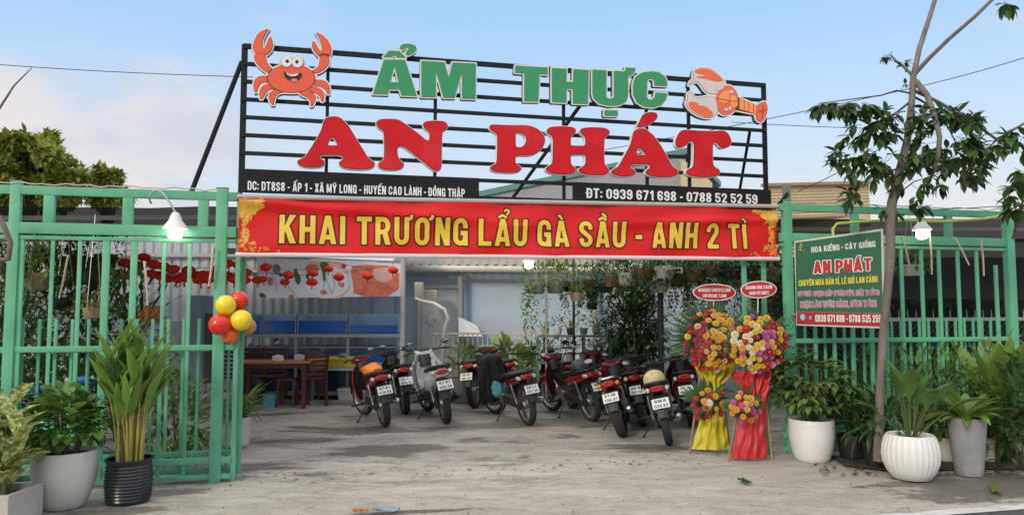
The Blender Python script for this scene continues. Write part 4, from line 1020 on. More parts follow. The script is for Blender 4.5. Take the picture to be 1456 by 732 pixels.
    def rfender(m):
        pts = [(-.66, .66), (-.80, .665), (-.875, .60), (-.915, .50), (-.945, .38)]; hw = [.07, .075, .072, .062, .055]
        vs = []
        for (x, z), w in zip(pts, hw):
            vs += [(x, -w, z - .012), (x - .004, -w * .5, z), (x - .006, 0, z + .004), (x - .004, w * .5, z), (x, w, z - .012)]
        vs += [(x + .012, y, z - .012) for x, y, z in vs]
        k = len(pts); fs = []
        for i in range(k - 1):
            for j in range(4):
                a_ = i * 5 + j; fs += [(a_, a_ + 5, a_ + 6, a_ + 1), (a_ + k * 5, a_ + k * 5 + 1, a_ + k * 5 + 6, a_ + k * 5 + 5)]
        for i in range(k - 1):
            for j in (0, 4):
                a_ = i * 5 + j; fs.append((a_, a_ + k * 5, a_ + k * 5 + 5, a_ + 5))
        a_ = (k - 1) * 5; fs += [(a_ + j, a_ + j + 1, a_ + j + 1 + k * 5, a_ + j + k * 5) for j in range(4)]
        m.add(vs, fs)
    put('rear_fender', PLASTIC, rfender)
    tilt = R(24); pc = Vector((-.925, 0, .625)); rx = Vector((0, -1, 0)); ry = Vector((math.sin(tilt), 0, math.cos(tilt))); rz = Vector((-math.cos(tilt), 0, math.sin(tilt)))
    PM = Matrix((rx, ry, rz)).transposed()
    pl = put('licence_plate', PLATEW, lambda m: m.box(pc, (.195, .145, .004), PM), bevel=.0015, smooth=0)
    def ptxt(m):
        for ln, z_, w_ in ((plate[0], .012, .135), (plate[1], -.058, .155)):
            text_mb(m, ln, pc - rx * w_ / 2 + ry * z_, rx, ry, rz, w_, .046, .0012, lift=.0022)
    put('plate_number', PLATEK, ptxt, pl, smooth=0)
    # front end, turned with the bars
    def shell(m):
        rows_ = [(.27, .455, .13, .07), (.36, .485, .165, .09), (.50, .515, .185, .11), (.64, .52, .19, .12), (.78, .50, .175, .11), (.87, .47, .13, .08)]
        if scooter: rows_ = [(z, x + .02, w * 1.25, d * 1.15) for z, x, w, d in rows_] + [(.97, .48, .13, .05)]
        vs = []; n_ = 9
        for z, x, w, d in rows_:
            for j in range(n_):
                q = -1 + 2 * j / (n_ - 1); vs.append((x - d * abs(q) ** 2.2, q * w, z))
        k = len(vs); vs += [(x - .022, y * .93, z) for x, y, z in vs]; fs = []
        for i in range(len(rows_) - 1):
            for j in range(n_ - 1):
                a_ = i * n_ + j; fs += [(a_, a_ + 1, a_ + n_ + 1, a_ + n_), (a_ + k, a_ + k + n_, a_ + k + n_ + 1, a_ + k + 1)]
            for j in (0, n_ - 1):
                a_ = i * n_ + j; fs.append((a_, a_ + n_, a_ + n_ + k, a_ + k))
        for i in (0, len(rows_) - 1):
            for j in range(n_ - 1):
                a_ = i * n_ + j; fs.append((a_, a_ + 1, a_ + 1 + k, a_ + k))
        m.add(vs, fs)
    put('leg_shield', B, shell, smooth=50)
    put('inner_panel', PLASTIC if body != 'white' else B, lambda m: m.loft([(.30, .41, .115, .03), (.45, .43, .15, .045), (.62, .435, .155, .05), (.80, .43, .13, .05), (.90, .43, .08, .05)], 14, 3, axis='z') if False else
        m.add([(x, y, z) for z, x, w in ((.30, .40, .11), (.50, .425, .15), (.68, .43, .155), (.84, .425, .12)) for x, y in ((x - .05, -w), (x, -w * .5), (x + .01, 0), (x, w * .5), (x - .05, w))],
              [(i * 5 + j, i * 5 + 5 + j, i * 5 + 6 + j, i * 5 + 1 + j) for i in range(3) for j in range(4)]))
    put('steering_column', PLASTIC, lambda m: m.loft([(.82, .46, .09, .05), (.90, .47, .10, .06), (.97, .485, .11, .06)], 14, 2.6, axis='z') if False else m.tube([(.44, 0, .74), (.47, 0, .86), (.49, 0, .96)], [.085, .10, .085], 14))
    put('fork', ALU, lambda m: [m.tube([(.475, s * .07, .80), (.565, s * .07, .45), (X1, s * .07, WR)], [.016, .018, .018], 8) for s in (-1, 1)] + [m.tube([(X1, -.09, WR), (X1, .09, WR)], .010, 8)], T=SM)
    def ffender(m):
        vs = []; n_ = 12
        for i in range(n_):
            a_ = R(5 + 150 * i / (n_ - 1)); r_ = WR + .025
            w = .055 + .012 * math.sin(math.pi * i / (n_ - 1))
            for y, dr in ((-w, -.03), (-w * .6, -.004), (0, .004), (w * .6, -.004), (w, -.03)):
                vs.append((X1 + (r_ + dr) * math.cos(a_), y, WR + (r_ + dr) * math.sin(a_)))
        m.add(vs, [(i * 5 + j, i * 5 + j + 1, i * 5 + j + 6, i * 5 + j + 5) for i in range(n_ - 1) for j in range(4)])
    put('front_fender', B, ffender, T=SM)
    hc = put('handlebar_cowl', B, lambda m: m.loft([(.605, .945, .05, .035), (.585, .955, .11, .065), (.52, .975, .15, .07), (.45, .985, .14, .055), (.40, .985, .09, .03)], 16, 2.6), T=SM)
    put('headlight', LENS, lambda m: m.loft([(.590, .935, .10, .05), (.615, .93, .085, .042), (.628, .928, .05, .025)], 14, 2.6), hc, SM)
    put('dashboard', PLASTIC, lambda m: m.loft([(.53, 1.040, .09, .012), (.46, 1.044, .10, .014), (.40, 1.025, .08, .014)], 12, 3), hc, SM)
    hb = put('handlebar', PLASTIC, lambda m: m.tube([(.33, .34, 1.0), (.40, .25, 1.012), (.46, .12, 1.0), (.47, 0, .985), (.46, -.12, 1.0), (.40, -.25, 1.012), (.33, -.34, 1.0)], .012, 8), T=SM)
    put('cable', RUBBER, lambda m: (m.tube([(.42, .24, 1.0), (.52, .16, 1.03), (.56, .06, .95), (.50, .03, .80)], .006, 5), m.tube([(.42, -.24, 1.0), (.53, -.17, 1.02), (.57, -.05, .93), (.58, .05, .5), (.61, .06, .33)], .006, 5)), hb, SM)
    for s in (-1, 1):
        put('grip', RUBBER, lambda m, s=s: m.tube([(.395, s * .255, 1.012), (.325, s * .35, 1.0)], .019, 10), hb, SM)
        put('brake_lever', CHROME, lambda m, s=s: m.tube([(.43, s * .22, 1.0), (.44, s * .27, .998), (.385, s * .36, .985)], .006, 6), hb, SM)
        mr = put('mirror', PLASTIC, lambda m, s=s: (m.tube([(.42, s * .21, 1.015), (.425, s * .26, 1.06), (.40, s * .30, 1.10)], .0065, 6), m.ball((.40, s * .325, 1.13), (.022, .066, .045), 12, 8)), T=SM)
        put('mirror_glass', MIRROR, lambda m, s=s: m.lathe([(0, -.0245), (.9, -.0235), (1, -.019)], (0, 0, 0), 18, 'x') if False else
            m.add([(.3765, s * .325, 1.13)] + [(.3785, s * .325 + .056 * math.cos(a_ * math.pi / 10), 1.13 + .037 * math.sin(a_ * math.pi / 10)) for a_ in range(20)], [(0, 1 + k, 1 + (k + 1) % 20) for k in range(20)]), mr, SM)
    return t
BIKES = {}
def bk(key, *a, **k): BIKES[key] = motorbike(*a, **k)
bk('orange', 'red and black motorbike with an orange bag on its seat, nearest to the dining table', (548, 606), (521, 588), 'red', 'black', 9, 16, ("67-K1", "526.04"))
bk('white', 'white scooter with black trim parked among dark red motorbikes', (634, 601), (606, 579), 'white', 'black', 9, 14, ("67-P1", "235.24"), scooter=True)
bk('half', 'dark motorbike half hidden behind the one with the black jacket', (676, 580), (708, 566), 'maroon', 'black', 6, -4, ("66-M1", "180.26"))
bk('jacket', 'dark red motorbike with a black jacket draped over its handlebars', (752, 604), (706, 586), 'maroon', 'black', 9, 16, ("66-L1", "037.30"))
bk('long', 'red motorbike seen along its side with a grey helmet on its seat', (842, 599), (787, 583), 'red', 'black', 7, 10, ("66-S1", "418.15"))
bk('fat', 'bright red motorbike with a fat rear tyre and tall mirrors', (887, 620), (893, 601), 'red', 'red', 15, 14, ("67-H6", "126.01"), fat=1.35, amber=True)
bk('hat', 'black motorbike with a straw coloured helmet on its seat', (952, 632), (944, 608), 'black', 'black', 12, 14, ("66FA", "034.83"))
bk('flowers', 'dark red motorbike standing close behind the yellow flower stand', (984, 606), (978, 587), 'maroon', 'black', 9, 14, ("66-V1", "420.40"), scooter=True)
bk('behind', 'black motorbike standing behind the one with the orange bag', (577, 588), (561, 575), 'navy', 'black', 6, 4, ("66-T1", "309.12"))
bk('rear', 'black motorbike in the back row in front of the big bushy plant', (925, 590), (914, 577), 'black', 'black', 8, 14, ("66-B1", "771.90"))
bk('rear2', 'black motorbike in the back row behind the red one with the grey helmet', (815, 580), (790, 569), 'black', 'black', 8, 14, ("66-C1", "245.61"))
bk('tank', 'dark motorbike parked behind the dining chairs in front of the tanks', (425, 566), (395, 562), 'black', 'black', 7, 14, ("66-D1", "118.37"))
bk('deep', 'maroon scooter wedged in the back row behind the bright red motorbike', (862, 588), (850, 575), 'maroon', 'black', 5, -6, ("66-E1", "552.18"), scooter=True)
bk('deep3', 'black motorbike squeezed between the bright red one and the one with the straw coloured helmet', (914, 606), (906, 588), 'black', 'black', 10, 8, ("66-N1", "287.65"))
bk('deep2', 'navy motorbike in the back row behind the one with the black jacket', (728, 575), (700, 566), 'navy', 'black', 9, 20, ("66-G1", "903.47"))
# things lying on the bikes
def lump(name, label, cat, bike, c, r, m, lump_=.25, seed=1, nu=20, nv=14, extra=None):
    M = wm(BIKES[bike]); p = M @ Vector(c)
    mb = MB(); mb.ball(c, r, nu, nv, lump_, seed)
    if extra: extra(mb)
    mb.v = [tuple(M @ Vector(q)) for q in mb.v]
    o = mb.build(name, m, smooth=60, origin=p); return tag(o, label, cat)
lump('cloth_bag', 'bright orange plastic bag lying on a motorbike seat', 'bag', 'orange', (-.22, 0, .745), (.17, .13, .085), mat('orange plastic bag', (0.85, 0.22, 0.01), rough=.35, var=.15, scale=9, bump=.4), .35, 2)
HCL = mat('straw helmet shell', (0.55, 0.47, 0.25), rough=.5, var=.35, scale=26)
def helmet(name, label, bike, c, m, k=1.0):
    M = wm(BIKES[bike]); p = M @ Vector(c)
    t = thing(name, label, 'helmet', p, BIKES[bike].rotation_euler)
    mb = MB(); mb.lathe([(.128 * k, 0), (.13 * k, .02), (.126 * k, .06), (.10 * k, .105), (.06 * k, .132), (.02 * k, .142), (.001, .143)], (0, 0, 0), 24); mb.lathe([(.128 * k, 0), (.115 * k, .005), (.112 * k, .05), (.05, .12)], (0, 0, 0), 24)
    mb.build('shell', m, t)
    mb = MB(); mb.add([(x, y, z) for q in range(7) for a in [R(-48 + 16 * q)] for x, y, z in ((.126 * k * math.cos(a), .126 * k * math.sin(a), .022), (.19 * k * math.cos(a * .8), .165 * k * math.sin(a), .004))], [(2 * q, 2 * q + 1, 2 * q + 3, 2 * q + 2) for q in range(6)])
    mb.build('peak', PLASTIC, t)
    mb = MB(); mb.tube([(0, .12 * k, .01), (.02, .07, -.035), (.02, -.07, -.035), (0, -.12 * k, .01)], .005, 5); mb.build('strap', VINYL, t)
helmet('helmet', 'straw coloured patterned helmet resting on a black motorbike seat', 'hat', (-.32, 0, .722), HCL, 1.05)
helmet('helmet', 'dark grey helmet on the seat of the red bike seen along its side', 'long', (-.42, 0, .735), mat('grey helmet shell', (0.06, 0.065, 0.07), rough=.3, var=.15), 1.05)
# black jacket hanging over the bars of its bike, with a blue bag on the hook
def jacket():
    M = wm(BIKES['jacket']); t = thing('jacket', 'black jacket draped over motorbike handlebars, hanging down its side', 'jacket', M @ Vector((.42, .2, 1.0)))
    mb = MB(); vs = []; n_, k_ = 14, 18
    for i in range(k_):
        s = i / (k_ - 1); 
        for j in range(n_):
            q = -1 + 2 * j / (n_ - 1)
            y = .14 + q * (.17 + .05 * s); fold = .035 * math.sin(q * 7 + s * 2.2) * min(1, s * 3 + .2) + .03 * noise.noise(Vector((q * 2, s * 3, 1)))
            z = 1.05 - max(0, s - .14) * .78 - .02 * abs(q); x = .40 - .20 * math.sin(min(1, s / .2) * math.pi / 2) + .14 * (1 - min(1, s / .12)) + fold
            vs.append(M @ Vector((x, y, z - .11)))
    vs += [v + M.to_3x3() @ Vector((.018, 0, -.006)) for v in vs]; k = n_ * k_
    fs = [(i * n_ + j, i * n_ + j + 1, (i + 1) * n_ + j + 1, (i + 1) * n_ + j) for i in range(k_ - 1) for j in range(n_ - 1)]
    fs += [tuple(reversed([q + k for q in f])) for f in fs]
    for i in range(k_ - 1): fs += [(i * n_, (i + 1) * n_, (i + 1) * n_ + k, i * n_ + k), (i * n_ + n_ - 1, i * n_ + n_ - 1 + k, (i + 1) * n_ + n_ - 1 + k, (i + 1) * n_ + n_ - 1)]
    fs += [(j, j + 1, j + 1 + k, j + k) for j in range(n_ - 1)] + [((k_ - 1) * n_ + j, (k_ - 1) * n_ + j + k, (k_ - 1) * n_ + j + 1 + k, (k_ - 1) * n_ + j + 1) for j in range(n_ - 1)]
    mb.add(vs, fs); mb.build('cloth', mat('black jacket cloth', (0.010, 0.010, 0.012), rough=.9, var=.3, scale=20), t, world=True, smooth=70)
    mb = MB(); mb.tube([M @ Vector((.25, .28, .80)), M @ Vector((.20, .335, .62)), M @ Vector((.22, .33, .44))], [.06, .055, .045], 10); mb.build('sleeve', MATS['black jacket cloth'], t, world=True)
jacket()
lump('cloth_bag', 'pale blue bag hanging under a black jacket', 'bag', 'jacket', (.18, .10, .42), (.10, .11, .12), mat('pale blue cloth', (0.10, 0.30, 0.36), rough=.8, var=.25, scale=9), .4, 5)
lump('red_bag', 'small red bag tucked in behind an orange bag', 'bag', 'orange', (.02, -.12, .70), (.09, .07, .10), mat('red plastic bag', (0.45, 0.03, 0.02), rough=.4, var=.2, scale=9, bump=.4), .4, 8)
# ------------------------------------------------------------------ leaves
LG_DARK = leafmat('deep green leaf', (0.042, 0.100, 0.028))
LG_MID = leafmat('mid green leaf', (0.095, 0.195, 0.045))
LG_LIGHT = leafmat('fresh green leaf', (0.155, 0.270, 0.050))
LG_YEL = leafmat('yellow green leaf', (0.22, 0.28, 0.055))
LG_TREE = leafmat('dark glossy tree leaf', (0.050, 0.098, 0.028), rough=.36, island=.6)
LG_FAR = leafmat('sunlit tree leaf', (0.24, 0.285, 0.045), island=.5)
LG_PALM = leafmat('palm frond green', (0.045, 0.115, 0.04), island=.3)
STEMY = mat('yellow cane stem', (0.34, 0.30, 0.07), rough=.5, var=.3, scale=10)
STEMG = mat('green stem', (0.075, 0.11, 0.03), rough=.6, var=.3)
BARK = mat('grey brown bark', (0.16, 0.14, 0.122), rough=.95, var=.4, scale=14, bump=.8, dirt_sheen=.5, dirt_sheen_col=(.27, .25, .22), stretch=(1, 1, .35))
TWIG = mat('brown twig', (0.075, 0.060, 0.045), rough=.9, var=.3)
def varieg():
    m = leafmat('variegated leaf', (0.12, 0.20, 0.05), island=.25)
    nt = m.node_tree; hs = [q for q in nt.nodes if q.type == 'HUE_SAT'][0]
    tc = [q for q in nt.nodes if q.type == 'TEX_COORD'][0]
    z = nt.nodes.new('ShaderNodeTexNoise'); z.inputs['Scale'].default_value = 26; z.inputs['Detail'].default_value = 4
    nt.links.new(tc.outputs['Object'], z.inputs['Vector'])
    cr = nt.nodes.new('ShaderNodeValToRGB'); cr.color_ramp.elements[0].position = .42; cr.color_ramp.elements[1].position = .58
    cr.color_ramp.elements[0].color = (0.17, 0.26, 0.06, 1); cr.color_ramp.elements[1].color = (0.70, 0.68, 0.32, 1)
    nt.links.new(z.outputs['Fac'], cr.inputs[0]); nt.links.new(cr.outputs[0], hs.inputs['Color'])
    return m
LG_VAR = varieg()

def rdir(rnd, zmin=-1, zmax=1):
    z = rnd.uniform(zmin, zmax); a = rnd.uniform(0, 2 * math.pi); r_ = math.sqrt(max(0, 1 - z * z)); return Vector((r_ * math.cos(a), r_ * math.sin(a), z))
def bush(mb, c, rad, n, Ln, W, rnd, droop=.6, inner=.45, zmin=-.5, nseg=2, stems=None, hang=0.0, keep=None):
    c = Vector(c)
    for k in range(n):
        d = rdir(rnd, zmin); rr = (inner + (1 - inner) * rnd.random() ** .6) * (1 + .35 * noise.noise(d * 2.2 + c))
        p = c + Vector((d.x * rad[0], d.y * rad[1], d.z * rad[2])) * rr
        dd = (d + rdir(rnd) * .7 + Vector((0, 0, .25 - hang))).normalized(); s = rnd.uniform(.65, 1.2)
        mb.leaf(p, dd, Ln * s, W * s, droop * rnd.uniform(.5, 1.5), nseg, .15)
def canes(st, lf, c, n, h, spread, rnd, nl=6, Ln=.4, W=.06, up=.9, droop=.6, r=.010, start=.45, rb=.08):
    c = Vector(c)
    for k in range(n):
        a = rnd.uniform(0, 6.28); b = c + Vector((math.cos(a), math.sin(a), 0)) * rb * rnd.random() ** .5
        hh = h * rnd.uniform(.6, 1.0); out = Vector((math.cos(a), math.sin(a), 0)) * spread * rnd.uniform(.2, 1)
        pts = [b + out * (i / 4) ** 1.6 + Vector((0, 0, hh * i / 4)) for i in range(5)]
        st.tube(pts, [r, r * .9, r * .75, r * .6, r * .35], 5)
        for j in range(nl):
            t = start + (1 - start) * j / max(1, nl - 1); i = min(3, int(t * 4)); f = t * 4 - i; p = pts[i].lerp(pts[i + 1], f)
            az = a + (j % 2) * math.pi + rnd.uniform(-.8, .8)
            d = Vector((math.cos(az) * (1 - up * .6), math.sin(az) * (1 - up * .6), up)).normalized(); s = rnd.uniform(.7, 1.15)
            lf.leaf(p, d, Ln * s, W * s, droop * rnd.uniform(.5, 1.5), 4, .2)
def rosette(lf, st, c, n, Ln, W, rnd, el=(30, 75), droop=1.0, pet=0.0, nseg=5):
    c = Vector(c)
    for k in range(n):
        a = 2.399 * k + rnd.uniform(-.3, .3); e = R(rnd.uniform(*el)); d = Vector((math.cos(a) * math.cos(e), math.sin(a) * math.cos(e), math.sin(e)))
        p = c + Vector((math.cos(a), math.sin(a), 0)) * .03; s = rnd.uniform(.75, 1.15)
        if pet:
            q = p + d * pet * s; q2 = q + (d + Vector((d.x, d.y, -.1)) * .3).normalized() * pet * .3
            st.tube([p, q, q2], [.008, .006, .005], 5); p = q2; d = (d + Vector((d.x, d.y, 0)) * .25).normalized()
        lf.leaf(p, d, Ln * s, W * s, droop * rnd.uniform(.6, 1.4), nseg, .22)

def potted(name, label, loc, prof, potmat, fill, fmats, rnd, mod=None, soil_z=None, n=40, group=None, cat='potted plant', rot=0):
    t = thing(name, label, cat, loc, (0, 0, rot), group)
    mb = MB(); mb.lathe(prof, n=n, mod=mod); mb.build('pot', potmat, t, smooth=50)
    r0 = max(r for r, z in prof[-3:]); sz = soil_z if soil_z is not None else max(z for r, z in prof) - .035
    mb = MB(); mb.lathe([(0, sz + .012), (r0 * .5, sz + .014), (r0 * .86, sz)], n=20); mb.build('soil', SOIL, t)
    lf, st = MB(), MB(); fill(lf, st, sz, rnd)
    if st.v: st.build('stem', fmats[1], t)
    lf.build('foliage', fmats[0], t, smooth=60)
    return t
def pot_prof(rt, rb, h, th=.022, belly=0.0, foot=.0):
    out = [(0, .004), (rb * .9, .004), (rb, .012)]
    for i in range(1, 11):
        s = i / 10; out.append((rb + (rt - rb) * (s ** .75) + belly * math.sin(math.pi * s), .012 + (h - .02) * s))
    out += [(rt - th * .3, h), (rt - th * .8, h), (rt - th, h - .01), (rt - th * 1.3, h - .06)]
    return out
POTW = mat('off white glazed pot', (0.60, 0.58, 0.53), rough=.45, var=.06, scale=3, dirt_sheen=.6, dirt_sheen_col=(.34, .29, .22))
POTB = mat('clean white pot', (0.70, 0.70, 0.69), rough=.4, var=.05, dirt_sheen=.35, dirt_sheen_col=(.42, .38, .32))
POTK = mat('black glazed pot', (0.014, 0.016, 0.020), rough=.28, var=.2)
POTC = mat('grey cement pot', (0.27, 0.275, 0.28), rough=.9, var=.22, scale=5, bump=.5, dirt_sheen=.55, dirt_sheen_col=(.40, .40, .39))
POTN = mat('black nursery pot', (0.020, 0.020, 0.021), rough=.6, var=.2)
CEM = mat('pale cement planter', (0.42, 0.40, 0.37), rough=.9, var=.16, scale=4, bump=.4, dirt_sheen=.3, dirt_sheen_col=(.25, .23, .2))
TERR = mat('tan plastic pot', (0.42, 0.31, 0.19), rough=.6, var=.15)
# planter box at the picture's lower edge
rp = random.Random(11)
def planter():
    x1, y0, y1 = -3.61, 5.40, 5.80; x0 = -4.35; h = .26
    t = thing('planter_box', 'pale cement planter box of tall variegated leaves beside a round off white pot', 'planter', ((x0 + x1) / 2, (y0 + y1) / 2, 0))
    mb = MB(); w = .035
    for c, s in ((((x0 + x1) / 2, y0 + w / 2, h / 2), (x1 - x0, w, h)), (((x0 + x1) / 2, y1 - w / 2, h / 2), (x1 - x0, w, h)), ((x1 - w / 2, (y0 + y1) / 2, h / 2), (w, y1 - y0 - 2 * w - .002, h - .002)), ((x0 + w / 2, (y0 + y1) / 2, h / 2), (w, y1 - y0 - 2 * w - .002, h - .002))): mb.box(c, s)
    mb.build('box', CEM, t, world=True, smooth=0, bevel=.005)
    mb = MB(); mb.add([(x0 + .03, y0 + .03, h - .05), (x1 - .03, y0 + .03, h - .05), (x1 - .03, y1 - .03, h - .045), (x0 + .03, y1 - .03, h - .05)], [(0, 1, 2, 3)]); mb.build('soil', SOIL, t, world=True)
    lf, st = MB(), MB()
    for k in range(17):
        c = (rp.uniform(x0 + .15, x1 - .1), rp.uniform(y0 + .08, y1 - .08), h - .05)
        canes(st, lf, c, 1, rp.uniform(.42, .72), .14, rp, nl=9, Ln=.33, W=.12, up=.72, droop=.9, r=.016, start=.2, rb=.02)
    st.build('stem', STEMG, t, world=True); lf.build('foliage', LG_VAR, t, world=True, smooth=60)
planter()
def f_round(lf, st, sz, rnd):
    for k in range(16):
        a = rnd.uniform(0, 6.28); st.tube([(.08 * math.cos(a), .08 * math.sin(a), sz), (.13 * math.cos(a), .13 * math.sin(a), sz + .14)], .008, 5)
    bush(lf, (0, 0, sz + .23), (.28, .27, .25), 330, .115, .095, rnd, droop=.8, zmin=-.6, nseg=3)
potted('potted_plant', 'round off white pot of bushy round leaves beside the cement planter box', G(90, 721), pot_prof(.235, .15, .455, belly=.028), POTW, f_round, (leafmat('bright round leaf', (0.12, 0.23, 0.05), island=.45), STEMG), random.Random(2))
def f_cane(lf, st, sz, rnd):
    canes(st, lf, (0, 0, sz), 36, .84, .13, rnd, nl=4, Ln=.44, W=.075, up=.96, droop=.40, r=.0105, start=.62, rb=.11)
kp = [(0, .004), (.155, .004), (.165, .012)] + [(.170 + .012 * math.sin(math.pi * i / 23) + (.0035 if i % 2 else -.0035), .02 + .305 * i / 23) for i in range(24)] + [(.178, .34), (.186, .35), (.184, .36), (.168, .36), (.16, .30)]
potted('potted_plant', 'ribbed black pot of tall yellow canes with long blade leaves, before the fence', G(182, 713), kp, POTK, f_cane, (LG_LIGHT, STEMY), random.Random(5), soil_z=.32)
# right hand row
def f_sheff(lf, st, sz, rnd):
    for k in range(14):
        a = rnd.uniform(0, 6.28); r_ = rnd.uniform(.02, .09); h = rnd.uniform(.28, .62)
        st.tube([(r_ * math.cos(a), r_ * math.sin(a), sz), (r_ * 1.9 * math.cos(a), r_ * 1.9 * math.sin(a), sz + h)], [.012, .006], 5)
    for k in range(120):
        d = rdir(rnd, -.75, 1); q = .55 + .45 * rnd.random(); c = Vector((d.x * .42 * q, d.y * .38 * q, sz + .38 + d.z * .38 * q))
        for j in range(5):
            a = j * 1.25 + rnd.random(); lf.leaf(c, Vector((math.cos(a), math.sin(a), rnd.uniform(-.35, .25))) + d * .5, .135 * rnd.uniform(.7, 1.25), .062, .9, 3, .15)
potted('potted_plant', 'plain white tapered pot with a big leafy bush beside the red flower stand', G(1155, 655), pot_prof(.228, .165, .44, belly=.022), POTB, f_sheff, (leafmat('olive shrub leaf', (0.115, 0.185, 0.055), island=.45), STEMG), random.Random(8))
def f_paddle(lf, st, sz, rnd):
    rosette(lf, st, (0, 0, sz), 17, .34, .125, rnd, el=(42, 86), droop=.7, pet=.30)
rb_p = [(0, .004), (.15, .004), (.17, .012), (.215, .08), (.245, .16), (.252, .23), (.245, .31), (.225, .38), (.21, .408), (.20, .415), (.19, .408), (.185, .36)]
potted('potted_plant', 'squat white fluted pot with upright paddle leaves, in front of the slender tree', G(1296, 680), rb_p, POTB, f_paddle, (LG_MID, STEMG), random.Random(3), mod=lambda t, i: 1 - .028 * abs(math.sin(t * 15)) ** .5 if 2 < i < 9 else 1, n=180, soil_z=.37)
def f_nest(lf, st, sz, rnd): rosette(lf, st, (0, 0, sz), 30, .42, .105, rnd, el=(22, 80), droop=.9)
cp = [(0, .004), (.115, .004), (.122, .012), (.13, .1), (.145, .25), (.158, .40), (.168, .53), (.17, .55), (.155, .552), (.148, .54), (.145, .48)]
potted('potted_plant', 'tall grey cement pot crowned with a rosette of broad fern leaves', G(1378, 675), cp, POTC, f_nest, (LG_LIGHT, STEMG), random.Random(9), soil_z=.51)
def f_low(h, n, Ln, W):
    def f(lf, st, sz, rnd):
        for k in range(6):
            a = rnd.uniform(0, 6.28); st.tube([(0, 0, sz), (.07 * math.cos(a), .07 * math.sin(a), sz + h * .7)], .006, 4)
        bush(lf, (0, 0, sz + h * .55), (.26, .24, h * .55), n, Ln, W, rnd, droop=.9, zmin=-.55, nseg=3)
    return f
nur = pot_prof(.15, .12, .26, th=.012)
for (px, py, lab, m, h, n, Ln, W, pm) in (
    (1212, 652, 'black nursery pot of dark leaves next to the plain white tapered pot', LG_DARK, .45, 150, .17, .06, POTN),
    (1250, 664, 'black nursery pot of strappy leaves at the foot of the slender tree', LG_DARK, .40, 150, .22, .045, POTN),
    (1343, 655, 'small beige pot of low leaves between the fluted pot and the grey pot', LG_MID, .36, 120, .18, .06, POTW),
    (1402, 655, 'small beige pot half hidden behind the tall grey pot', LG_MID, .50, 140, .20, .07, POTW),
    (1440, 652, 'brown pot of broad leaves at the far end of the plant row', LG_DARK, .60, 170, .20, .08, mat('brown pot', (.20, .15, .11), rough=.7, var=.2)),
    (1180, 633, 'black nursery pot of dense leaves behind the plain white tapered pot', LG_DARK, .6, 170, .16, .06, POTN)):
    potted('potted_plant', lab, G(px, py), nur, pm, f_low(h, n, Ln, W), (m, STEMG), random.Random(px), group='small potted plants by the right fence')
# hedge like bushes behind that row, inside the fence
def shrub(label, px, Y, z0, rad, n, Ln, W, m, seed, zc=None, group='shrubs along the fences', hang=0):
    p = P(px, 500, Y); p.z = 0; rnd = random.Random(seed)
    t = thing('shrub', label, 'shrub', p, group=group)
    st, lf = MB(), MB(); zc = zc or rad[2]
    for k in range(7):
        a = rnd.uniform(0, 6.28); st.tube([(.05 * math.cos(a), .05 * math.sin(a), 0), (rad[0] * .5 * math.cos(a), rad[1] * .5 * math.sin(a), zc)], [.018, .007], 5)
    bush(lf, (0, 0, zc), rad, n, Ln, W, rnd, zmin=-.8, nseg=2, inner=.3, hang=hang)
    st.build('stem', TWIG, t); lf.build('foliage', m, t, smooth=60)
    return t
shrub('low dark green shrub inside the fence beneath the green name board', 1195, 9.1, 0, (.55, .35, .50), 420, .13, .06, LG_DARK, 21)
shrub('low glossy shrub inside the fence directly behind the slender tree', 1268, 9.0, 0, (.5, .35, .55), 420, .14, .06, LG_MID, 22)
shrub('reddish flecked shrub outside the fence behind the beige pots', 1335, 8.2, 0, (.55, .30, .58), 520, .12, .05, LG_MID, 23)
shrub('yellowish shrub at the end of the fence beside the thick post', 1425, 7.9, 0, (.50, .30, .62), 520, .12, .05, LG_YEL, 24)
shrub('dark shrub at the edge of the picture by the last pot', 1462, 7.2, 0, (.40, .30, .55), 420, .15, .06, LG_DARK, 25)
p = P(1412, 500, 7.75); p.z = 0
t = thing('broadleaf_plant', 'plant with huge upright paddle leaves rising beside the thick fence post', 'plant', p)
lf, st = MB(), MB(); rnd = random.Random(6)
for k in range(8):
    a = rnd.uniform(0, 6.28); e = R(rnd.uniform(68, 88)); d = Vector((math.cos(a) * math.cos(e), math.sin(a) * math.cos(e), math.sin(e)))
    q = d * rnd.uniform(.55, .85); st.tube([(0, 0, 0), q], [.016, .010], 6); lf.leaf(q, d, .62, .19, .35, 6, .25)
st.build('stem', STEMG, t); lf.build('foliage', LG_LIGHT, t, smooth=60)

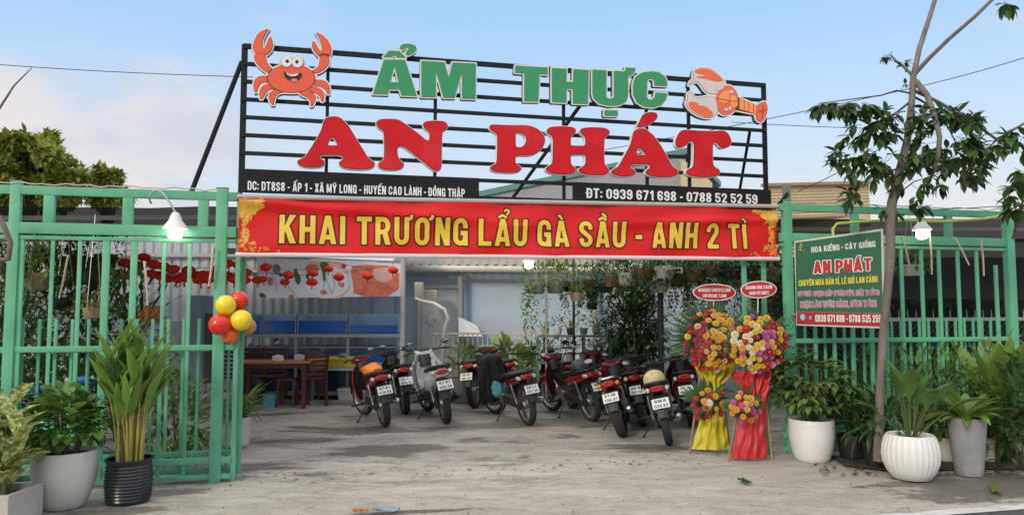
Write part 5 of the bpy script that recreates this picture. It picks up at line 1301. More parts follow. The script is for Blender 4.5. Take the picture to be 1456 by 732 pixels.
# ------------------------------------------------------------------ slender tree in front of the right fence
def slender_tree():
    Y0 = 7.35; rnd = random.Random(17)
    base = P(1250, 650, Y0); base.z = 0
    t = thing('slender_tree', 'slender tree with sparse drooping leaves growing in front of the right fence', 'tree', base)
    tr = [(1249, 655, 0), (1250, 600, 0), (1252, 545, 0), (1255, 480, 0), (1261, 420, 0), (1266, 370, 0), (1266, 320, 0), (1268, 290, .02), (1279, 245, .03), (1290, 200, .02), (1296, 150, 0), (1299, 105, 0)]
    mb = MB(); mb.tube([P(a, b, Y0 + c) for a, b, c in tr], [.053, .043, .040, .038, .040, .043, .044, .047, .043, .035, .032, .030], 12); mb.build('trunk', BARK, t, world=True, smooth=70)
    br = [([(1299, 108, 0), (1307, 70, .1), (1320, 30, .2), (1342, -40, .3)], .030, .022), ([(1300, 106, 0), (1320, 84, -.1), (1350, 55, -.25), (1385, 25, -.4), (1425, -14, -.5)], .024, .016),
          ([(1298, 108, 0), (1286, 96, .0), (1273, 86, .0), (1266, 78, 0)], .018, .008),
          ([(1296, 133, 0), (1275, 129, -.05), (1252, 136, -.12), (1205, 142, -.2), (1166, 147, -.25)], .010, .004),
          ([(1293, 146, 0), (1275, 160, .05), (1258, 170, .1), (1232, 188, .15), (1200, 210, .2), (1184, 218, .25)], .012, .004),
          ([(1302, 116, 0), (1318, 135, -.12), (1329, 165, -.2), (1336, 195, -.22), (1334, 222, -.2), (1328, 242, -.15)], .030, .020),
          ([(1302, 130, 0), (1330, 143, .1), (1370, 165, .2), (1400, 186, .25), (1418, 199, .28), (1440, 185, .3), (1475, 165, .3)], .018, .012),
          ([(1300, 138, 0), (1322, 150, .25), (1345, 175, .4), (1365, 215, .45)], .012, .006),
          ([(1278, 240, .03), (1250, 246, .0), (1222, 262, -.1), (1203, 278, -.15)], .010, .004),
          ([(1267, 300, .02), (1282, 272, -.05), (1300, 258, -.1), (1330, 250, -.15)], .010, .004), ([(1440, 340, .3), (1452, 290, .2), (1470, 270, .2)], .012, .008)]
    for pts, r0, r1 in br:
        mb = MB(); n_ = len(pts); mb.tube([P(a, b, Y0 + c) for a, b, c in pts], [r0 + (r1 - r0) * i / (n_ - 1) for i in range(n_)], 8); mb.build('branch', BARK if r0 > .015 else TWIG, t, world=True, smooth=70)
    lf = MB(); tw = lf
    cl = [(1205, 152, 46, 7, .14, 30, 1.0), (1240, 185, 40, 18, .2, 15, .7), (1262, 165, 22, 12, .1, 6, .6), (1212, 222, 32, 14, .2, 11, .5), (1238, 245, 30, 14, .2, 9, .5), (1215, 280, 24, 9, .15, 6, .4), (1255, 225, 18, 16, .15, 6, .5),
          (1355, 190, 46, 38, .4, 42, .5), (1350, 238, 48, 28, .35, 30, .35), (1312, 195, 22, 42, .3, 15, .5), (1300, 255, 28, 16, .25, 9, .5), (1386, 225, 22, 26, .3, 10, .4), (1440, 205, 26, 18, .25, 12, .6), (1452, 240, 12, 22, .2, 4, .8),
          (1446, 275, 16, 16, .2, 5, .5), (1262, 80, 8, 6, .05, 3, .6), (1283, 92, 10, 5, .05, 3, .1), (1283, 122, 5, 4, .04, 1, .6), (1432, 4, 12, 5, .1, 3, .8), (1285, 300, 30, 14, .2, 7, .3), (1444, 300, 16, 10, .2, 6, .3)]
    for cx, cy, rx, ry, dz, n_, hg in cl:
        for k in range(n_):
            a = rnd.uniform(0, 6.28); q = rnd.random() ** .5
            c = P(cx + rx * q * math.cos(a), cy + ry * q * math.sin(a), Y0 + rnd.uniform(-dz, dz) + (.15 if cx > 1330 else 0))
            ctr = P(cx, cy, Y0)
            ax = (c - ctr); ax = ax.normalized() if ax.length > .01 else Vector((1, 0, 0)); ax = (ax + rdir(rnd) * .5).normalized()
            lf.cm = 1; lf.tube([c - ax * .10, c], [.003, .002], 4); lf.cm = 0
            m_ = rnd.randint(5, 7)
            for j in range(m_):
                b = j * 6.28 / m_ + rnd.random(); u = ax.orthogonal().normalized(); w = ax.cross(u)
                d = (ax * .55 + (u * math.cos(b) + w * math.sin(b)) * .8 + Vector((0, 0, -hg))).normalized(); s = rnd.uniform(.7, 1.2) * (.45 if rx < 12 and cy < 130 else 1)
                lf.leaf(c, d, .148 * s, .063 * s, .5, 3, .12, peak=.85)
    lf.build('crown', [LG_TREE, TWIG], t, world=True, smooth=60)
slender_tree()

# ------------------------------------------------------------------ flower stands
PETALS = {'yellow': (0.80, 0.50, 0.05), 'gold': (0.75, 0.36, 0.03), 'peach': (0.80, 0.42, 0.22), 'red': (0.48, 0.008, 0.012), 'crimson': (0.30, 0.006, 0.025), 'pink': (0.75, 0.20, 0.30), 'magenta': (0.55, 0.07, 0.36), 'cream': (0.78, 0.70, 0.48), 'white': (0.78, 0.76, 0.70)}
FM = {k: mat(k + ' petals', tuple(q * .84 for q in v), rough=.6, var=.15, scale=20, island=.15) for k, v in PETALS.items()}
FC = mat('flower heart', (0.30, 0.20, 0.02), rough=.9, var=.2)
FMESH = {}
def flower_mesh(col):
    if col in FMESH: return FMESH[col]
    mb = MB(); rnd = random.Random(col)
    for ring, (n_, L_, e, w) in enumerate(((13, .042, 8, .022), (11, .034, 30, .019), (8, .024, 55, .015))):
        for k in range(n_):
            a = 6.283 * k / n_ + ring * .4; d = Vector((math.cos(a) * math.cos(R(e)), math.sin(a) * math.cos(R(e)), math.sin(R(e))))
            mb.leaf(Vector((0, 0, .004 * ring)), d, L_, w, .5, 2, .1, peak=.6)
    mb.cm = 1; mb.ball((0, 0, .012), (.011, .011, .008), 8, 5)
    o = mb.build('flower', [FM[col], FC], smooth=50); FMESH[col] = o.data; bpy.data.objects.remove(o); return FMESH[col]
def flower(par, pos, nrm, col, s):
    o = bpy.data.objects.new('flower', flower_mesh(col)); COL.objects.link(o); o.parent = par
    q = Vector(nrm).normalized().to_track_quat('Z', 'Y')
    o.matrix_local = Matrix.LocRotScale(wm(par).inverted() @ Vector(pos), q, Vector((s, s, s)))
    return o
BAMBOO = mat('bamboo easel leg', (0.30, 0.22, 0.13), rough=.7, var=.25)
OVR = mat('oval card red', (0.42, 0.012, 0.016), rough=.4, var=.05)
OVW = mat('oval card white', (0.72, 0.70, 0.68), rough=.5, var=.03)
def flower_stand(label, pb, Y, cloth_mat, rows_, top, low, oval, otxt, cols, cols2, seed, legs_px):
    rnd = random.Random(seed); b = P(pb[0], pb[1], Y); b.z = 0
    t = thing('flower_stand', label, 'flower stand', b, group='opening day flower stands')
    T3 = P(top[0], top[1], Y); zt = T3.z
    for (dx, dy) in ((-.2, 0), (.2, 0), (.05, .45)):
        mb = MB(); mb.tube([T3 + Vector((dx * .3, .04 + dy * .2, 0)), Vector((b.x + dx * 1.15, b.y + dy + .03, 0))], .012, 6); mb.build('leg', BAMBOO, t, world=True)
    # cloth: rows of (px left, px right, py)
    rr_ = []
    for a_, b_ in zip(rows_, rows_[1:]): rr_ += [tuple(x + (y - x) * q / 4 for x, y in zip(a_, b_)) for q in range(4)]
    rows_ = rr_ + [rows_[-1]]
    mb = MB(); n_ = 44; vs = []
    for i, (xl, xr, py, am) in enumerate(rows_):
        for j in range(n_ + 1):
            s = j / n_; p = P(xl + (xr - xl) * s, py, Y - .03)
            p.y += am * (math.sin(s * 24 + i * .09 + 2 * noise.noise(Vector((s * 3, i * .12, seed)))) * .7 + .5 * math.sin(s * 8.3 + 1)) - .05 * math.sin(math.pi * s) + .030 * noise.noise(Vector((s * 5 + i * .12, i * .22, seed + 3))) + .016 * abs(noise.noise(Vector((s * 9 - i * .2, i * .3, seed + 9))))
            p.x += .012 * noise.noise(Vector((i * .25, s * 2, seed)))
            vs.append(p)
    k = len(vs); vs += [v + Vector((0, .006, 0)) for v in vs]
    fs = [(i * (n_ + 1) + j, i * (n_ + 1) + j + 1, (i + 1) * (n_ + 1) + j + 1, (i + 1) * (n_ + 1) + j) for i in range(len(rows_) - 1) for j in range(n_)]
    fs += [tuple(reversed([q + k for q in f])) for f in fs]
    mb.add(vs, fs); mb.build('cloth', cloth_mat, t, world=True, smooth=80)
    # upper and lower bouquets
    for nm, (cx, cy, rp_), n_f, cs, big in (('bouquet', top, 74, cols, True), ('lower_bouquet', low, 19, cols2, False)):
        c = P(cx, cy, Y - (.10 if big else .16)); r_ = rp_ / FOC * Y
        mb = MB()
        for k in range(95 if big else 42):
            a = rnd.uniform(0, 6.283); bdir = Vector((math.cos(a), rnd.uniform(-.5, .3), math.sin(a)))
            base = c + Vector((math.cos(a) * r_ * .35, .06, math.sin(a) * r_ * .35))
            L_ = r_ * rnd.uniform(.8, 1.2) * (1.05 if math.sin(a) > -.35 else .62) * (.62 if seed == 47 and math.cos(a) < -.2 and big else 1)
            if big and k % 3 == 0:          # fern frond with leaflets
                d = bdir.normalized(); pts = [base + d * L_ * q / 8 + Vector((0, 0, -.10 * (q / 8) ** 2 * L_)) for q in range(9)]
                for q in range(1, 9):
                    for sg in (-1, 1):
                        sd_ = Vector((-d.z, 0, d.x)) * sg; mb.leaf(pts[q], (d * .7 + sd_ * .8 + Vector((0, -.1, 0))), .085 * (1.2 - q / 10), .014, .3, 2, .1, up=(0, -1, 0))
            else: mb.leaf(base, bdir, L_, .045 if big else .05, .7, 4, .15, up=(0, -1, .2))
        bq = mb.build(nm, LG_PALM, t, world=True, smooth=60)
        done = []; tries = 0
        while len(done) < n_f and tries < 3000:
            tries += 1; a = rnd.uniform(0, 6.283); q = rnd.random() ** .55; s_ = rnd.uniform(.85, 1.25)
            x, z = q * math.cos(a), q * math.sin(a)
            if any((x - u) ** 2 + (z - v) ** 2 < (.155 if big else .28) ** 2 for u, v in done): continue
            done.append((x, z))
            pos = c + Vector((x * r_ * .98, -.16 * math.sqrt(max(0, 1 - q * q)) * (r_ / .3) - .03, z * r_ * .95))
            nr = Vector((x * .9, -1, z * .7 + .25)) + rdir(rnd) * .25
            zone = cs[min(len(cs) - 1, int((x * .5 + .5 + rnd.uniform(-.22, .22)) * len(cs)) if x > -1 else 0)] if cs else 'red'
            zone = cs[max(0, min(len(cs) - 1, int((x * .5 + .5 + rnd.uniform(-.22, .22)) * len(cs))))]
            flower(bq, pos, nr, rnd.choice(zone), s_ * (.95 if big else .85))
    # oval card on its stick
    ox, oy, rx, ry, tl_ = oval; oc = P(ox, oy, Y - .02)
    mb = MB(); mb.tube([oc + Vector((.0, .012, -.02)), T3 + Vector((.02, .02, .05))], .006, 5); mb.build('card_stick', OVW, t, world=True)
    sx, sy = rx / FOC * Y, ry / FOC * Y; tl = R(tl_); e1 = Vector((math.cos(tl), 0, math.sin(tl))); e2 = Vector((-math.sin(tl), 0, math.cos(tl))); nn = Vector((0, -1, 0))
    def ovp(k, th, off):
        lp = [[(k * sx * math.cos(a * 6.2832 / 48), (sy - (1 - k) * sx) * math.sin(a * 6.2832 / 48)) for a in range(48)]]
        v_, f_ = plate(lp, th); m_ = MB(); m_.add([oc + e1 * x + e2 * y + nn * (z + off) for x, y, z in v_], f_); return m_
    card = ovp(1, .008, 0).build('card', OVW, t, world=True, smooth=0)
    ovp(.95, .002, .0085).build('card_face', OVR, card, world=True, smooth=0)
    mb = MB(); text_mb(mb, otxt[0], oc - e1 * sx * .74 + e2 * sy * .05, e1, e2, nn, sx * 1.48, sy * .42, .001, lift=.0115)
    text_mb(mb, otxt[1], oc - e1 * sx * .55 - e2 * sy * .60, e1, e2, nn, sx * 1.1, sy * .40, .001, lift=.0115); mb.build('card_lettering', OVW, card, world=True, smooth=0)
    return t
CY = mat('yellow satin cloth', (0.54, 0.46, 0.03), rough=.5, var=.08, scale=3); CR = mat('red satin cloth', (0.46, 0.018, 0.022), rough=.45, var=.1, scale=3)
flower_stand('flower stand draped in yellow cloth with golden blooms and a red oval card', (1011, 640), 8.35, CY,
    [(995, 1041, 512, .05), (989, 1045, 520, .055), (994, 1040, 532, .05), (1001, 1032, 542, .03), (1005, 1029, 552, .02), (1002, 1030, 565, .015), (998, 1031, 585, .012), (993, 1033, 605, .012), (987, 1036, 625, .010), (983, 1038, 638, .010)],
    (1011, 484, 43), (1006, 575, 25), (1015.5, 415.5, 30.5, 12.2, 0), ("MUNGGIO SANSO ELANN", "Cnpuriane Tamm".upper()), [('red', 'crimson', 'crimson'), ('yellow', 'red', 'peach', 'gold'), ('gold', 'yellow', 'yellow'), ('yellow', 'gold', 'peach', 'red')], [('red', 'gold'), ('white', 'yellow', 'red'), ('yellow', 'red', 'gold')], 31, None)
flower_stand('flower stand draped in red cloth with red, pink and yellow blooms and an oval card', (1068, 652), 7.9, CR,
    [(1046, 1096, 527, .05), (1042, 1098, 535, .045), (1047, 1094, 545, .03), (1050, 1091, 558, .03), (1049, 1090, 580, .02), (1048, 1090, 605, .012), (1044, 1091, 630, .012), (1040, 1092, 651, .010)],
    (1075, 488, 40), (1057, 576, 22), (1078.5, 411.5, 25.5, 12.2, 2), ("CHANNI HOIZ DACIN", "HAIAN TIUT DIMITZT"), [('yellow', 'cream', 'gold', 'red'), ('magenta', 'cream', 'red', 'yellow'), ('yellow', 'red', 'magenta'), ('red', 'red', 'pink', 'yellow')], [('magenta', 'gold'), ('gold', 'yellow', 'pink'), ('pink', 'magenta')], 47, None)

# ------------------------------------------------------------------ balloons tied to the gate post
BAL = {'yellow': mat('yellow balloon', (0.86, 0.62, 0.02), rough=.22, var=.02, coat=.3), 'red': mat('red balloon', (0.72, 0.025, 0.012), rough=.22, var=.02, coat=.3), 'orange': mat('orange balloon', (0.80, 0.14, 0.02), rough=.22, var=.02, coat=.3), 'tan': mat('tan balloon', (.45, .22, .06), rough=.25, var=.02)}
for px, py, r, col, dv_, lab in ((340, 427, 13, 'red', -.10, 'red balloon, highest of the cluster on the gate post'), (321, 434, 14.5, 'yellow', -.19, 'yellow balloon in front of the gate post, upper of two'), (343, 455, 15, 'yellow', -.19, 'yellow balloon, lower of two, touching the slim upright'),
                               (313, 461, 15.5, 'red', -.20, 'large red balloon at the lower outer side of the cluster'), (327, 475, 12, 'orange', -.12, 'orange red balloon hanging lowest in the cluster'), (353, 464, 11, 'tan', -.06, 'small tan balloon tucked behind the lower yellow balloon')):
    Yb = P(px, py, 7).y - .0; p = P(px, py, 6.98 + dv_ + (px - 310) * .0015); rr = r / FOC * p.y
    t = thing('balloon', lab, 'balloon', p, group='balloons tied to the gate post')
    ax = (p - P(331, 452, 7.0)); ax = ax.normalized(); q = ax.to_track_quat('Z', 'Y').to_matrix()
    mb = MB(); prof = []
    for i in range(15):
        a_ = math.pi * i / 14; z = math.cos(a_); prof.append((rr * math.sin(a_) * (1 - .10 * max(0, -z)), rr * (1.05 * z if z > 0 else 1.18 * z)))
    mb.lathe(prof, n=28); mb.v = [tuple(q @ Vector(v)) for v in mb.v]; mb.build('skin', BAL[col], t, smooth=80)
    mb = MB(); mb.lathe([(.001, -rr * 1.16), (.006, -rr * 1.2), (.012, -rr * 1.27), (.001, -rr * 1.26)], n=10); mb.v = [tuple(q @ Vector(v)) for v in mb.v]; mb.build('knot', BAL[col], t)

# ------------------------------------------------------------------ lamps
def lamp(label, px, py, Y, arm=None, k=1.0, flat=False):
    p = P(px, py, Y)
    t = thing('hanging_lamp', label, 'lamp', p, group='lit lamps')
    mb = MB()
    if flat: mb.lathe([(.02, .135), (.04, .13), (.055, .10), (.10, .045), (.105, .035), (.10, .03), (.05, .055)], n=28)
    else: mb.lathe([(.018, .175), (.03, .17), (.045, .14), (.058, .10), (.10, .045), (.112, .03), (.108, .024), (.06, .05)], n=28)
    mb.v = [(x * k, y * k, z * k) for x, y, z in mb.v]; mb.build('lamp_shade', WHITEPAINT, t)
    mb = MB(); mb.lathe([(.0, -.075), (.04, -.068), (.058, -.052), (.062, -.03), (.062, .035), (.05, .05), (0, .05)], n=24); mb.v = [(x * k, y * k, z * k) for x, y, z in mb.v]; mb.build('bulb', BULB, t)
    if arm: mb = MB(); mb.tube([Vector(q) for q in arm], .009, 8); mb.build('arm', STEEL, t, world=True)
    else: mb = MB(); mb.tube([(0, 0, .13 * k), (.01, 0, .30)], .004, 5); mb.build('cord', PLASTIC, t)
    return t
pl = P(249, 329, 6.72); f0 = F(ul(215, 285), 0, UZ(215, 283)[1] - .02)
lamp('lit white bell lamp on a curved arm fixed to the fence top band', 249, 329, 6.72, arm=[f0 + EZ * -.02, f0 - EY * .05] + [(f0 - EY * .09).lerp(Vector((pl.x, pl.y, pl.z + .17)), q / 12) + EZ * (.11 * math.sin(math.pi * (q / 12) ** .8) + .03 * (1 - q / 12)) for q in range(13)])
lamp('lit white lamp hanging under the yellow hose beside the slender tree', 1311, 331, 8.30, flat=True, k=1.0)
lamp('lit lamp hanging under the roof edge among the trailing plants', 752, 375, 10.6, flat=True, k=.95)

# ------------------------------------------------------------------ green name board
def board():
    A, B = P(1132.5, 403, 8.12), P(1257, 397, 7.55); ex = Vector((B.x - A.x, B.y - A.y, 0)).normalized(); n = Vector((ex.y, -ex.x, 0)); o3 = Vector((A.x, A.y, 0))
    def hit(px, py):
        d = ray(px, py); o = Vector((0, 0, CAM_H)); tt = (o3 - o).dot(n) / d.dot(n); return o + d * tt
    def quad(pts, off, th, m, nm, par, bevel=0):
        q = [hit(*p_) for p_ in pts]; mb = MB(); mb.add([p_ + n * off for p_ in q] + [p_ + n * (off + th) for p_ in q], [(0, 1, 2, 3), (7, 6, 5, 4), (0, 4, 5, 1), (1, 5, 6, 2), (2, 6, 7, 3), (3, 7, 4, 0)])
        return mb.build(nm, m, par, world=True, smooth=0, bevel=bevel)
    t = thing('name_board', 'green name board with white, red and yellow lettering in front of the right fence', 'sign', (A.x, A.y, A.z - .5))
    cor = [(1129, 343), (1255, 325), (1258.5, 467), (1132, 462.5)]
    quad(cor, -.03, .028, mat('board aluminium', (.55, .53, .50), rough=.45, var=.06), 'frame', t, .003)
    GB = mat('board green', (0.010, 0.105, 0.050), rough=.4, var=.07, scale=3); RB = mat('board red band', (0.34, 0.012, 0.014), rough=.4, var=.06)
    f = quad([(1131, 345), (1252.5, 328.5), (1255, 445), (1132.5, 442.5)], -.001, .004, GB, 'face', t)
    quad([(1132.6, 443), (1255.1, 445.5), (1256, 464), (1133, 460.5)], -.001, .004, RB, 'red_band', f)
    def tx(txt, a, b, h, m, off=0.0, lift=.0035, nm='lettering', gap=.10):
        pa, pb = hit(*a), hit(*b); e = (pb - pa); w = e.length; mb = MB(); hh = (hit(a[0], a[1] - h) - pa).length
        text_mb(mb, txt, pa, e.normalized(), EZ, n, w, hh, .0012, off, lift, gap); mb.build(nm, m, f, world=True, smooth=0)
    S7 = lambda x, y: (1125 + x / 7.322, 325 + y / 7.322); S10 = lambda x, y: (1125 + x / 10.4, 420 + y / 10.4)
    WH = mat('board white print', (.68, .68, .68), rough=.4, var=.03); RE = mat('board red print', (.46, .012, .016), rough=.4, var=.05); YE = mat('board yellow print', (.66, .52, .03), rough=.4, var=.04); PK = mat('board pink print', (.42, .14, .26), rough=.4, var=.05); PW = mat('board pale print', (.50, .46, .46), rough=.4, var=.04)
    tx("HOA KIỂNG - CÂY GIỐNG", S7(212, 250), S7(878, 190), 8.2, WH)
    tx("AN PHÁT", S7(240, 465), S7(838, 432), 16.5, WH, .10, nm='letter_outline', gap=.16); tx("AN PHÁT", S7(240, 465), S7(838, 432), 16.5, RE, .03, .006, gap=.16)
    tx("CHUYÊN MUA BÁN SỈ, LẺ GIỎ LAN CẢNH", S7(80, 598), S7(902, 556), 8.4, YE, .01)
    for txt, a, b, h in (("CHUYÊN CUNG CẤP PHÂN BÓN, ĐẤT TRỒNG", S7(72, 705), S7(918, 692), 7.0), ("NHẬN LÀM VƯỜN CẢNH, CÔNG TRÌNH", S10(142, 178), S10(1262, 165), 8.5)):
        tx(txt, a, b, h, PW, .07, nm='letter_outline'); tx(txt, a, b, h, PK, 0, .0055)
    tx("0939 671 698 - 0788 525 259", S10(360, 388), S10(1332, 398), 10.2, WH, .01)
    for (x, y, r_, m, nm) in ((172, 318, 4.2, mat('board blue icon', (.12, .40, .62), rough=.4, var=.03), 'icon'), (290, 325, 3.8, mat('board dark icon', (.10, .05, .05), rough=.4, var=.03), 'icon')):
        c = hit(*S10(x, y)); rr = r_ / 1050 * 8; mb = MB(); v_, f_ = plate([[(rr * .85 * math.cos(q * .2618), rr * 1.15 * math.sin(q * .2618)) for q in range(24)]], .0012)
        mb.add([c + ex * p_[0] + EZ * p_[1] + n * (p_[2] + .0035) for p_ in v_], f_); ic = mb.build(nm, m, f, world=True, smooth=0)
        lp = shape_loops([('-ell', (0, 0), .45 * rr, .5 * rr)] if 0 else [('stroke', arc(0, 0, .45 * rr, .55 * rr, 40, 320), .18 * rr), ('stroke', [(-.4 * rr, 0), (.4 * rr, 0)], .15 * rr)], (-rr, -rr, rr, rr), rr * .06)
        v_, f_ = plate(lp, .001); mb = MB(); mb.add([c + ex * p_[0] + EZ * p_[1] + n * (p_[2] + .0052) for p_ in v_], f_); mb.build('icon_mark', WH, ic, world=True, smooth=0)
    lp = shape_loops([('round', [(0, -2), (0, 4)], 1.6), ('ell', (-1.5, 3), 1.6, 1.1), ('ell', (1.6, 5), 1.5, 1.0), ('ell', (0, 7), 1.2, 1.6), ('ell', (-1.8, -1), 1.8, 1.0), ('ell', (3.6, -2.5), .7, 1.2)], (-4, -5, 5, 9), .2)
    c = hit(1139, 354); v_, f_ = plate(lp, .001); mb = MB(); mb.add([c + ex * x * .0078 + EZ * y * .0078 + n * (z + .0035) for x, y, z in v_], f_); mb.build('plant_logo', mat('board gold print', (.40, .26, .06), rough=.4, var=.2, scale=30), f, world=True, smooth=0)
    for (x, y) in ((1131, 400), (1254, 398)):
        pass
    for px in (1136, 1252):
        q = hit(px, 460); v_ = (q - FO).dot(EY); u_ = (q - FO).dot(EX)
        mb = MB(); mb.bar(Vector((q.x, q.y, q.z + .1)) - n * .05, F(u_, -.01, q.z + .1), .02, .02); mb.build('bracket', STEEL, t, world=True, smooth=0)
board()
# ------------------------------------------------------------------ the yard behind the gateway
BLUEW = mat('pale blue plaster', (0.44, 0.53, 0.62), rough=.85, var=.07, scale=1.5, dirt_sheen=.35, dirt_sheen_col=(.30, .33, .36), bump=.1)
CORR = mat('grey corrugated steel', (0.36, 0.39, 0.42), rough=.5, metal=.15, var=.12, scale=2, dirt_sheen=.4, dirt_sheen_col=(.16, .13, .11))
ROOFM = mat('weathered roof sheet', (0.30, 0.27, 0.23), rough=.7, var=.2, scale=2, dirt_sheen=.6, dirt_sheen_col=(.16, .12, .09))
GUTT = mat('off white gutter', (0.60, 0.57, 0.50), rough=.5, var=.08, dirt_sheen=.3)
BEAM = mat('grey painted beam', (0.33, 0.33, 0.32), rough=.6, var=.12)
def netmat(name, col, alpha):
    m = mat(name, col, rough=.95, var=.3, scale=3)
    nt = m.node_tree; b = nt.nodes['Principled BSDF']; out = nt.nodes['Material Output']
    tr = nt.nodes.new('ShaderNodeBsdfTransparent'); mx = nt.nodes.new('ShaderNodeMixShader')
    mx.inputs[0].default_value = alpha
    nt.links.new(tr.outputs[0], mx.inputs[1]); nt.links.new(b.outputs[0], mx.inputs[2]); nt.links.new(mx.outputs[0], out.inputs[0])
    return m
NET = netmat('black shade net', (0.014, 0.015, 0.016), .94)
NET2 = netmat('hanging grey shade net', (0.028, 0.029, 0.031), .96)
def corrugated(mb, a, b, h0, h1, pitch=.09, amp=.016, n=None, thick=False):
    # vertical sheet from a to b on the ground plan, between heights h0 and h1
    a = Vector(a); b = Vector(b); d = (b - a); ln = d.length; d.normalize(); nn = Vector((-d.y, d.x, 0)); k = int(ln / pitch * 6)
    vs = []
    for i in range(k + 1):
        s = ln * i / k; o = amp * math.copysign(abs(math.sin(s / pitch * math.pi)) ** .5, math.sin(s / pitch * math.pi))
        p = a + d * s + nn * o; vs += [(p.x, p.y, h0), (p.x, p.y, h1)]
    mb.add(vs, [(2 * i, 2 * i + 2, 2 * i + 3, 2 * i + 1) for i in range(k)])
def slope(mb, x0, x1, y0, z0, y1, z1, pitch=.18, amp=.022):
    k = int((x1 - x0) / pitch * 6); vs = []
    for i in range(k + 1):
        x = x0 + (x1 - x0) * i / k; o = amp * math.sin(x / pitch * 2 * math.pi); vs += [(x, y0, z0 + o), (x, y1, z1 + o)]
    mb.add(vs, [(2 * i, 2 * i + 2, 2 * i + 3, 2 * i + 1) for i in range(k)])
def house():
    Y = 14.6; t = thing('low_house', 'low pale blue house with a corrugated roof and pale gutter behind the motorbikes', 'house', (1.4, Y, 0))
    def put(nm, m, fn, **k): mb = MB(); fn(mb); return mb.build(nm, m, t, world=True, **k)
    put('wall', BLUEW, lambda m: m.box((1.6, Y + .1, 1.25), (8.8, .2, 2.5)), smooth=0)
    rf = put('roof', ROOFM, lambda m: slope(m, -2.4, 5.8, Y - .35, 2.42, Y + 4.5, 3.75), smooth=60)
    put('gutter', GUTT, lambda m: m.tube([(-2.2, Y - .42, 2.36), (5.8, Y - .42, 2.30)], .065, 10))
    for x in (-1.0, 1.6, 4.6): put('post', BEAM, lambda m: m.tube([(x, Y - .25, 0), (x, Y - .25, 2.34)], .055, 12))
    dr = put('door', mat('grey door', (.56, .58, .57), rough=.6, var=.1), lambda m: m.box((-1.42, Y - .02, 1.0), (.72, .05, 2.0)), smooth=0)
    mb = MB(); [mb.box((x, Y - .04, 1.02), (.07, .07, 2.06)) for x in (-1.82, -1.02)]; mb.box((-1.42, Y - .042, 2.02), (.88, .075, .07)); mb.build('door_frame', GUTT, dr, world=True, smooth=0)
house()
# grey sheet wall and canopy over the dining corner
tag(t := thing('sheet_wall', 'grey corrugated steel wall behind the fish tanks and paper lanterns', 'wall', (-5, 14.3, 0)))
mb = MB(); corrugated(mb, (-12, 14.3, 0), (-3.9, 14.3, 0), 0, 3.0); corrugated(mb, (-3.89, 14.3, 0), (-2.75, 14.33, 0), 0, 1.9); mb.build('sheet', CORR, t, world=True, smooth=40)
mb = MB(); mb.box((-3.3, 14.5, 1.25), (1.98, .12, 2.5)); mb.build('blue_panel', BLUEW, t, world=True, smooth=0)
for z in (2.32, 2.62): mb = MB(); mb.box((-7.8, 14.2, z), (8.2, .06, .07)); mb.build('beam', BEAM, t, world=True, smooth=0)
t = thing('canopy', 'flat canopy beams and roof sheet over the dining corner', 'canopy', (-3.2, 12.4, 2.5))
mb = MB(); slope(mb, -4.9, -1.7, 12.95, 2.60, 14.5, 2.82); mb.build('roof_sheet', ROOFM, t, world=True, smooth=60)
for y, z in ((11.65, 2.50), (13.4, 2.60)): mb = MB(); mb.bar((-4.7, y, z), (-1.65, y, z), .06, .09); mb.build('beam', BEAM, t, world=True, smooth=0)
for x in (-4.62, -1.72): mb = MB(); mb.tube([(x, 11.65, 0), (x, 11.65, 2.46)], .038, 10); mb.build('post', mat('pale steel post', (.45, .43, .40), rough=.5, var=.1), t, world=True)
# shade nets
def net(name, label, pts, m, n=14, sag=.06, cat='shade net'):
    t = thing(name, label, cat, pts[0]); a, b, c, d = [Vector(p) for p in pts]; mb = MB(); vs = []
    for j in range(n + 1):
        for i in range(n + 1):
            s, q = i / n, j / n; p = a.lerp(b, s).lerp(d.lerp(c, s), q)
            p.z -= sag * math.sin(math.pi * ((s * 3) % 1)) * math.sin(math.pi * q) + .02 * noise.noise(p * 1.7); vs.append(p)
    mb.add(vs, [(j * (n + 1) + i, j * (n + 1) + i + 1, (j + 1) * (n + 1) + i + 1, (j + 1) * (n + 1) + i) for j in range(n) for i in range(n)])
    mb.build('netting', m, t, world=True, smooth=80); return t
n1 = net('shade_net', 'black shade net roof stretched over the plants behind the left fence', [(-11, 7.7, 2.66), (-2.9, 8.3, 2.74), (-2.9, 12.6, 2.82), (-11, 12.6, 2.82)], NET)
for y in (8.3, 9.6, 11.0): mb = MB(); mb.bar((-11, y, 2.60), (-2.8, y + .3, 2.66), .04, .05); mb.build('beam', BEAM, n1, world=True, smooth=0)
n2 = net('shade_net', 'black shade net roof stretched behind the right fence', [(3.4, 9.4, 2.74), (12, 10.4, 2.86), (12, 14.0, 2.86), (3.4, 14.0, 2.80)], NET)
for y in (9.9, 11.6): mb = MB(); mb.bar((3.4, y, 2.66), (12, y + .9, 2.76), .04, .05); mb.build('beam', BEAM, n2, world=True, smooth=0)
net('net_curtain', 'grey shade net hanging as a curtain beyond the right fence', [(5.0, 11.2, 2.72), (9.5, 12.2, 2.72), (9.5, 12.2, 1.72), (5.0, 11.2, 1.76)], NET2, sag=.0, cat='net curtain')
tag(t := thing('back_hedge', 'dark overgrown wall of creepers at the far side of the nursery on the right', 'hedge', (6.5, 14.2, 0)))
rnd = random.Random(77); mb = MB(); mb.box((7.6, 14.6, 1.3), (6.0, .15, 2.6)); mb.build('backing_wall', mat('dark interior wall', (.035, .04, .035), rough=.95, var=.4), t, world=True, smooth=0)  # near-black wall colour paints in the shade of the dark interior
mb = MB()
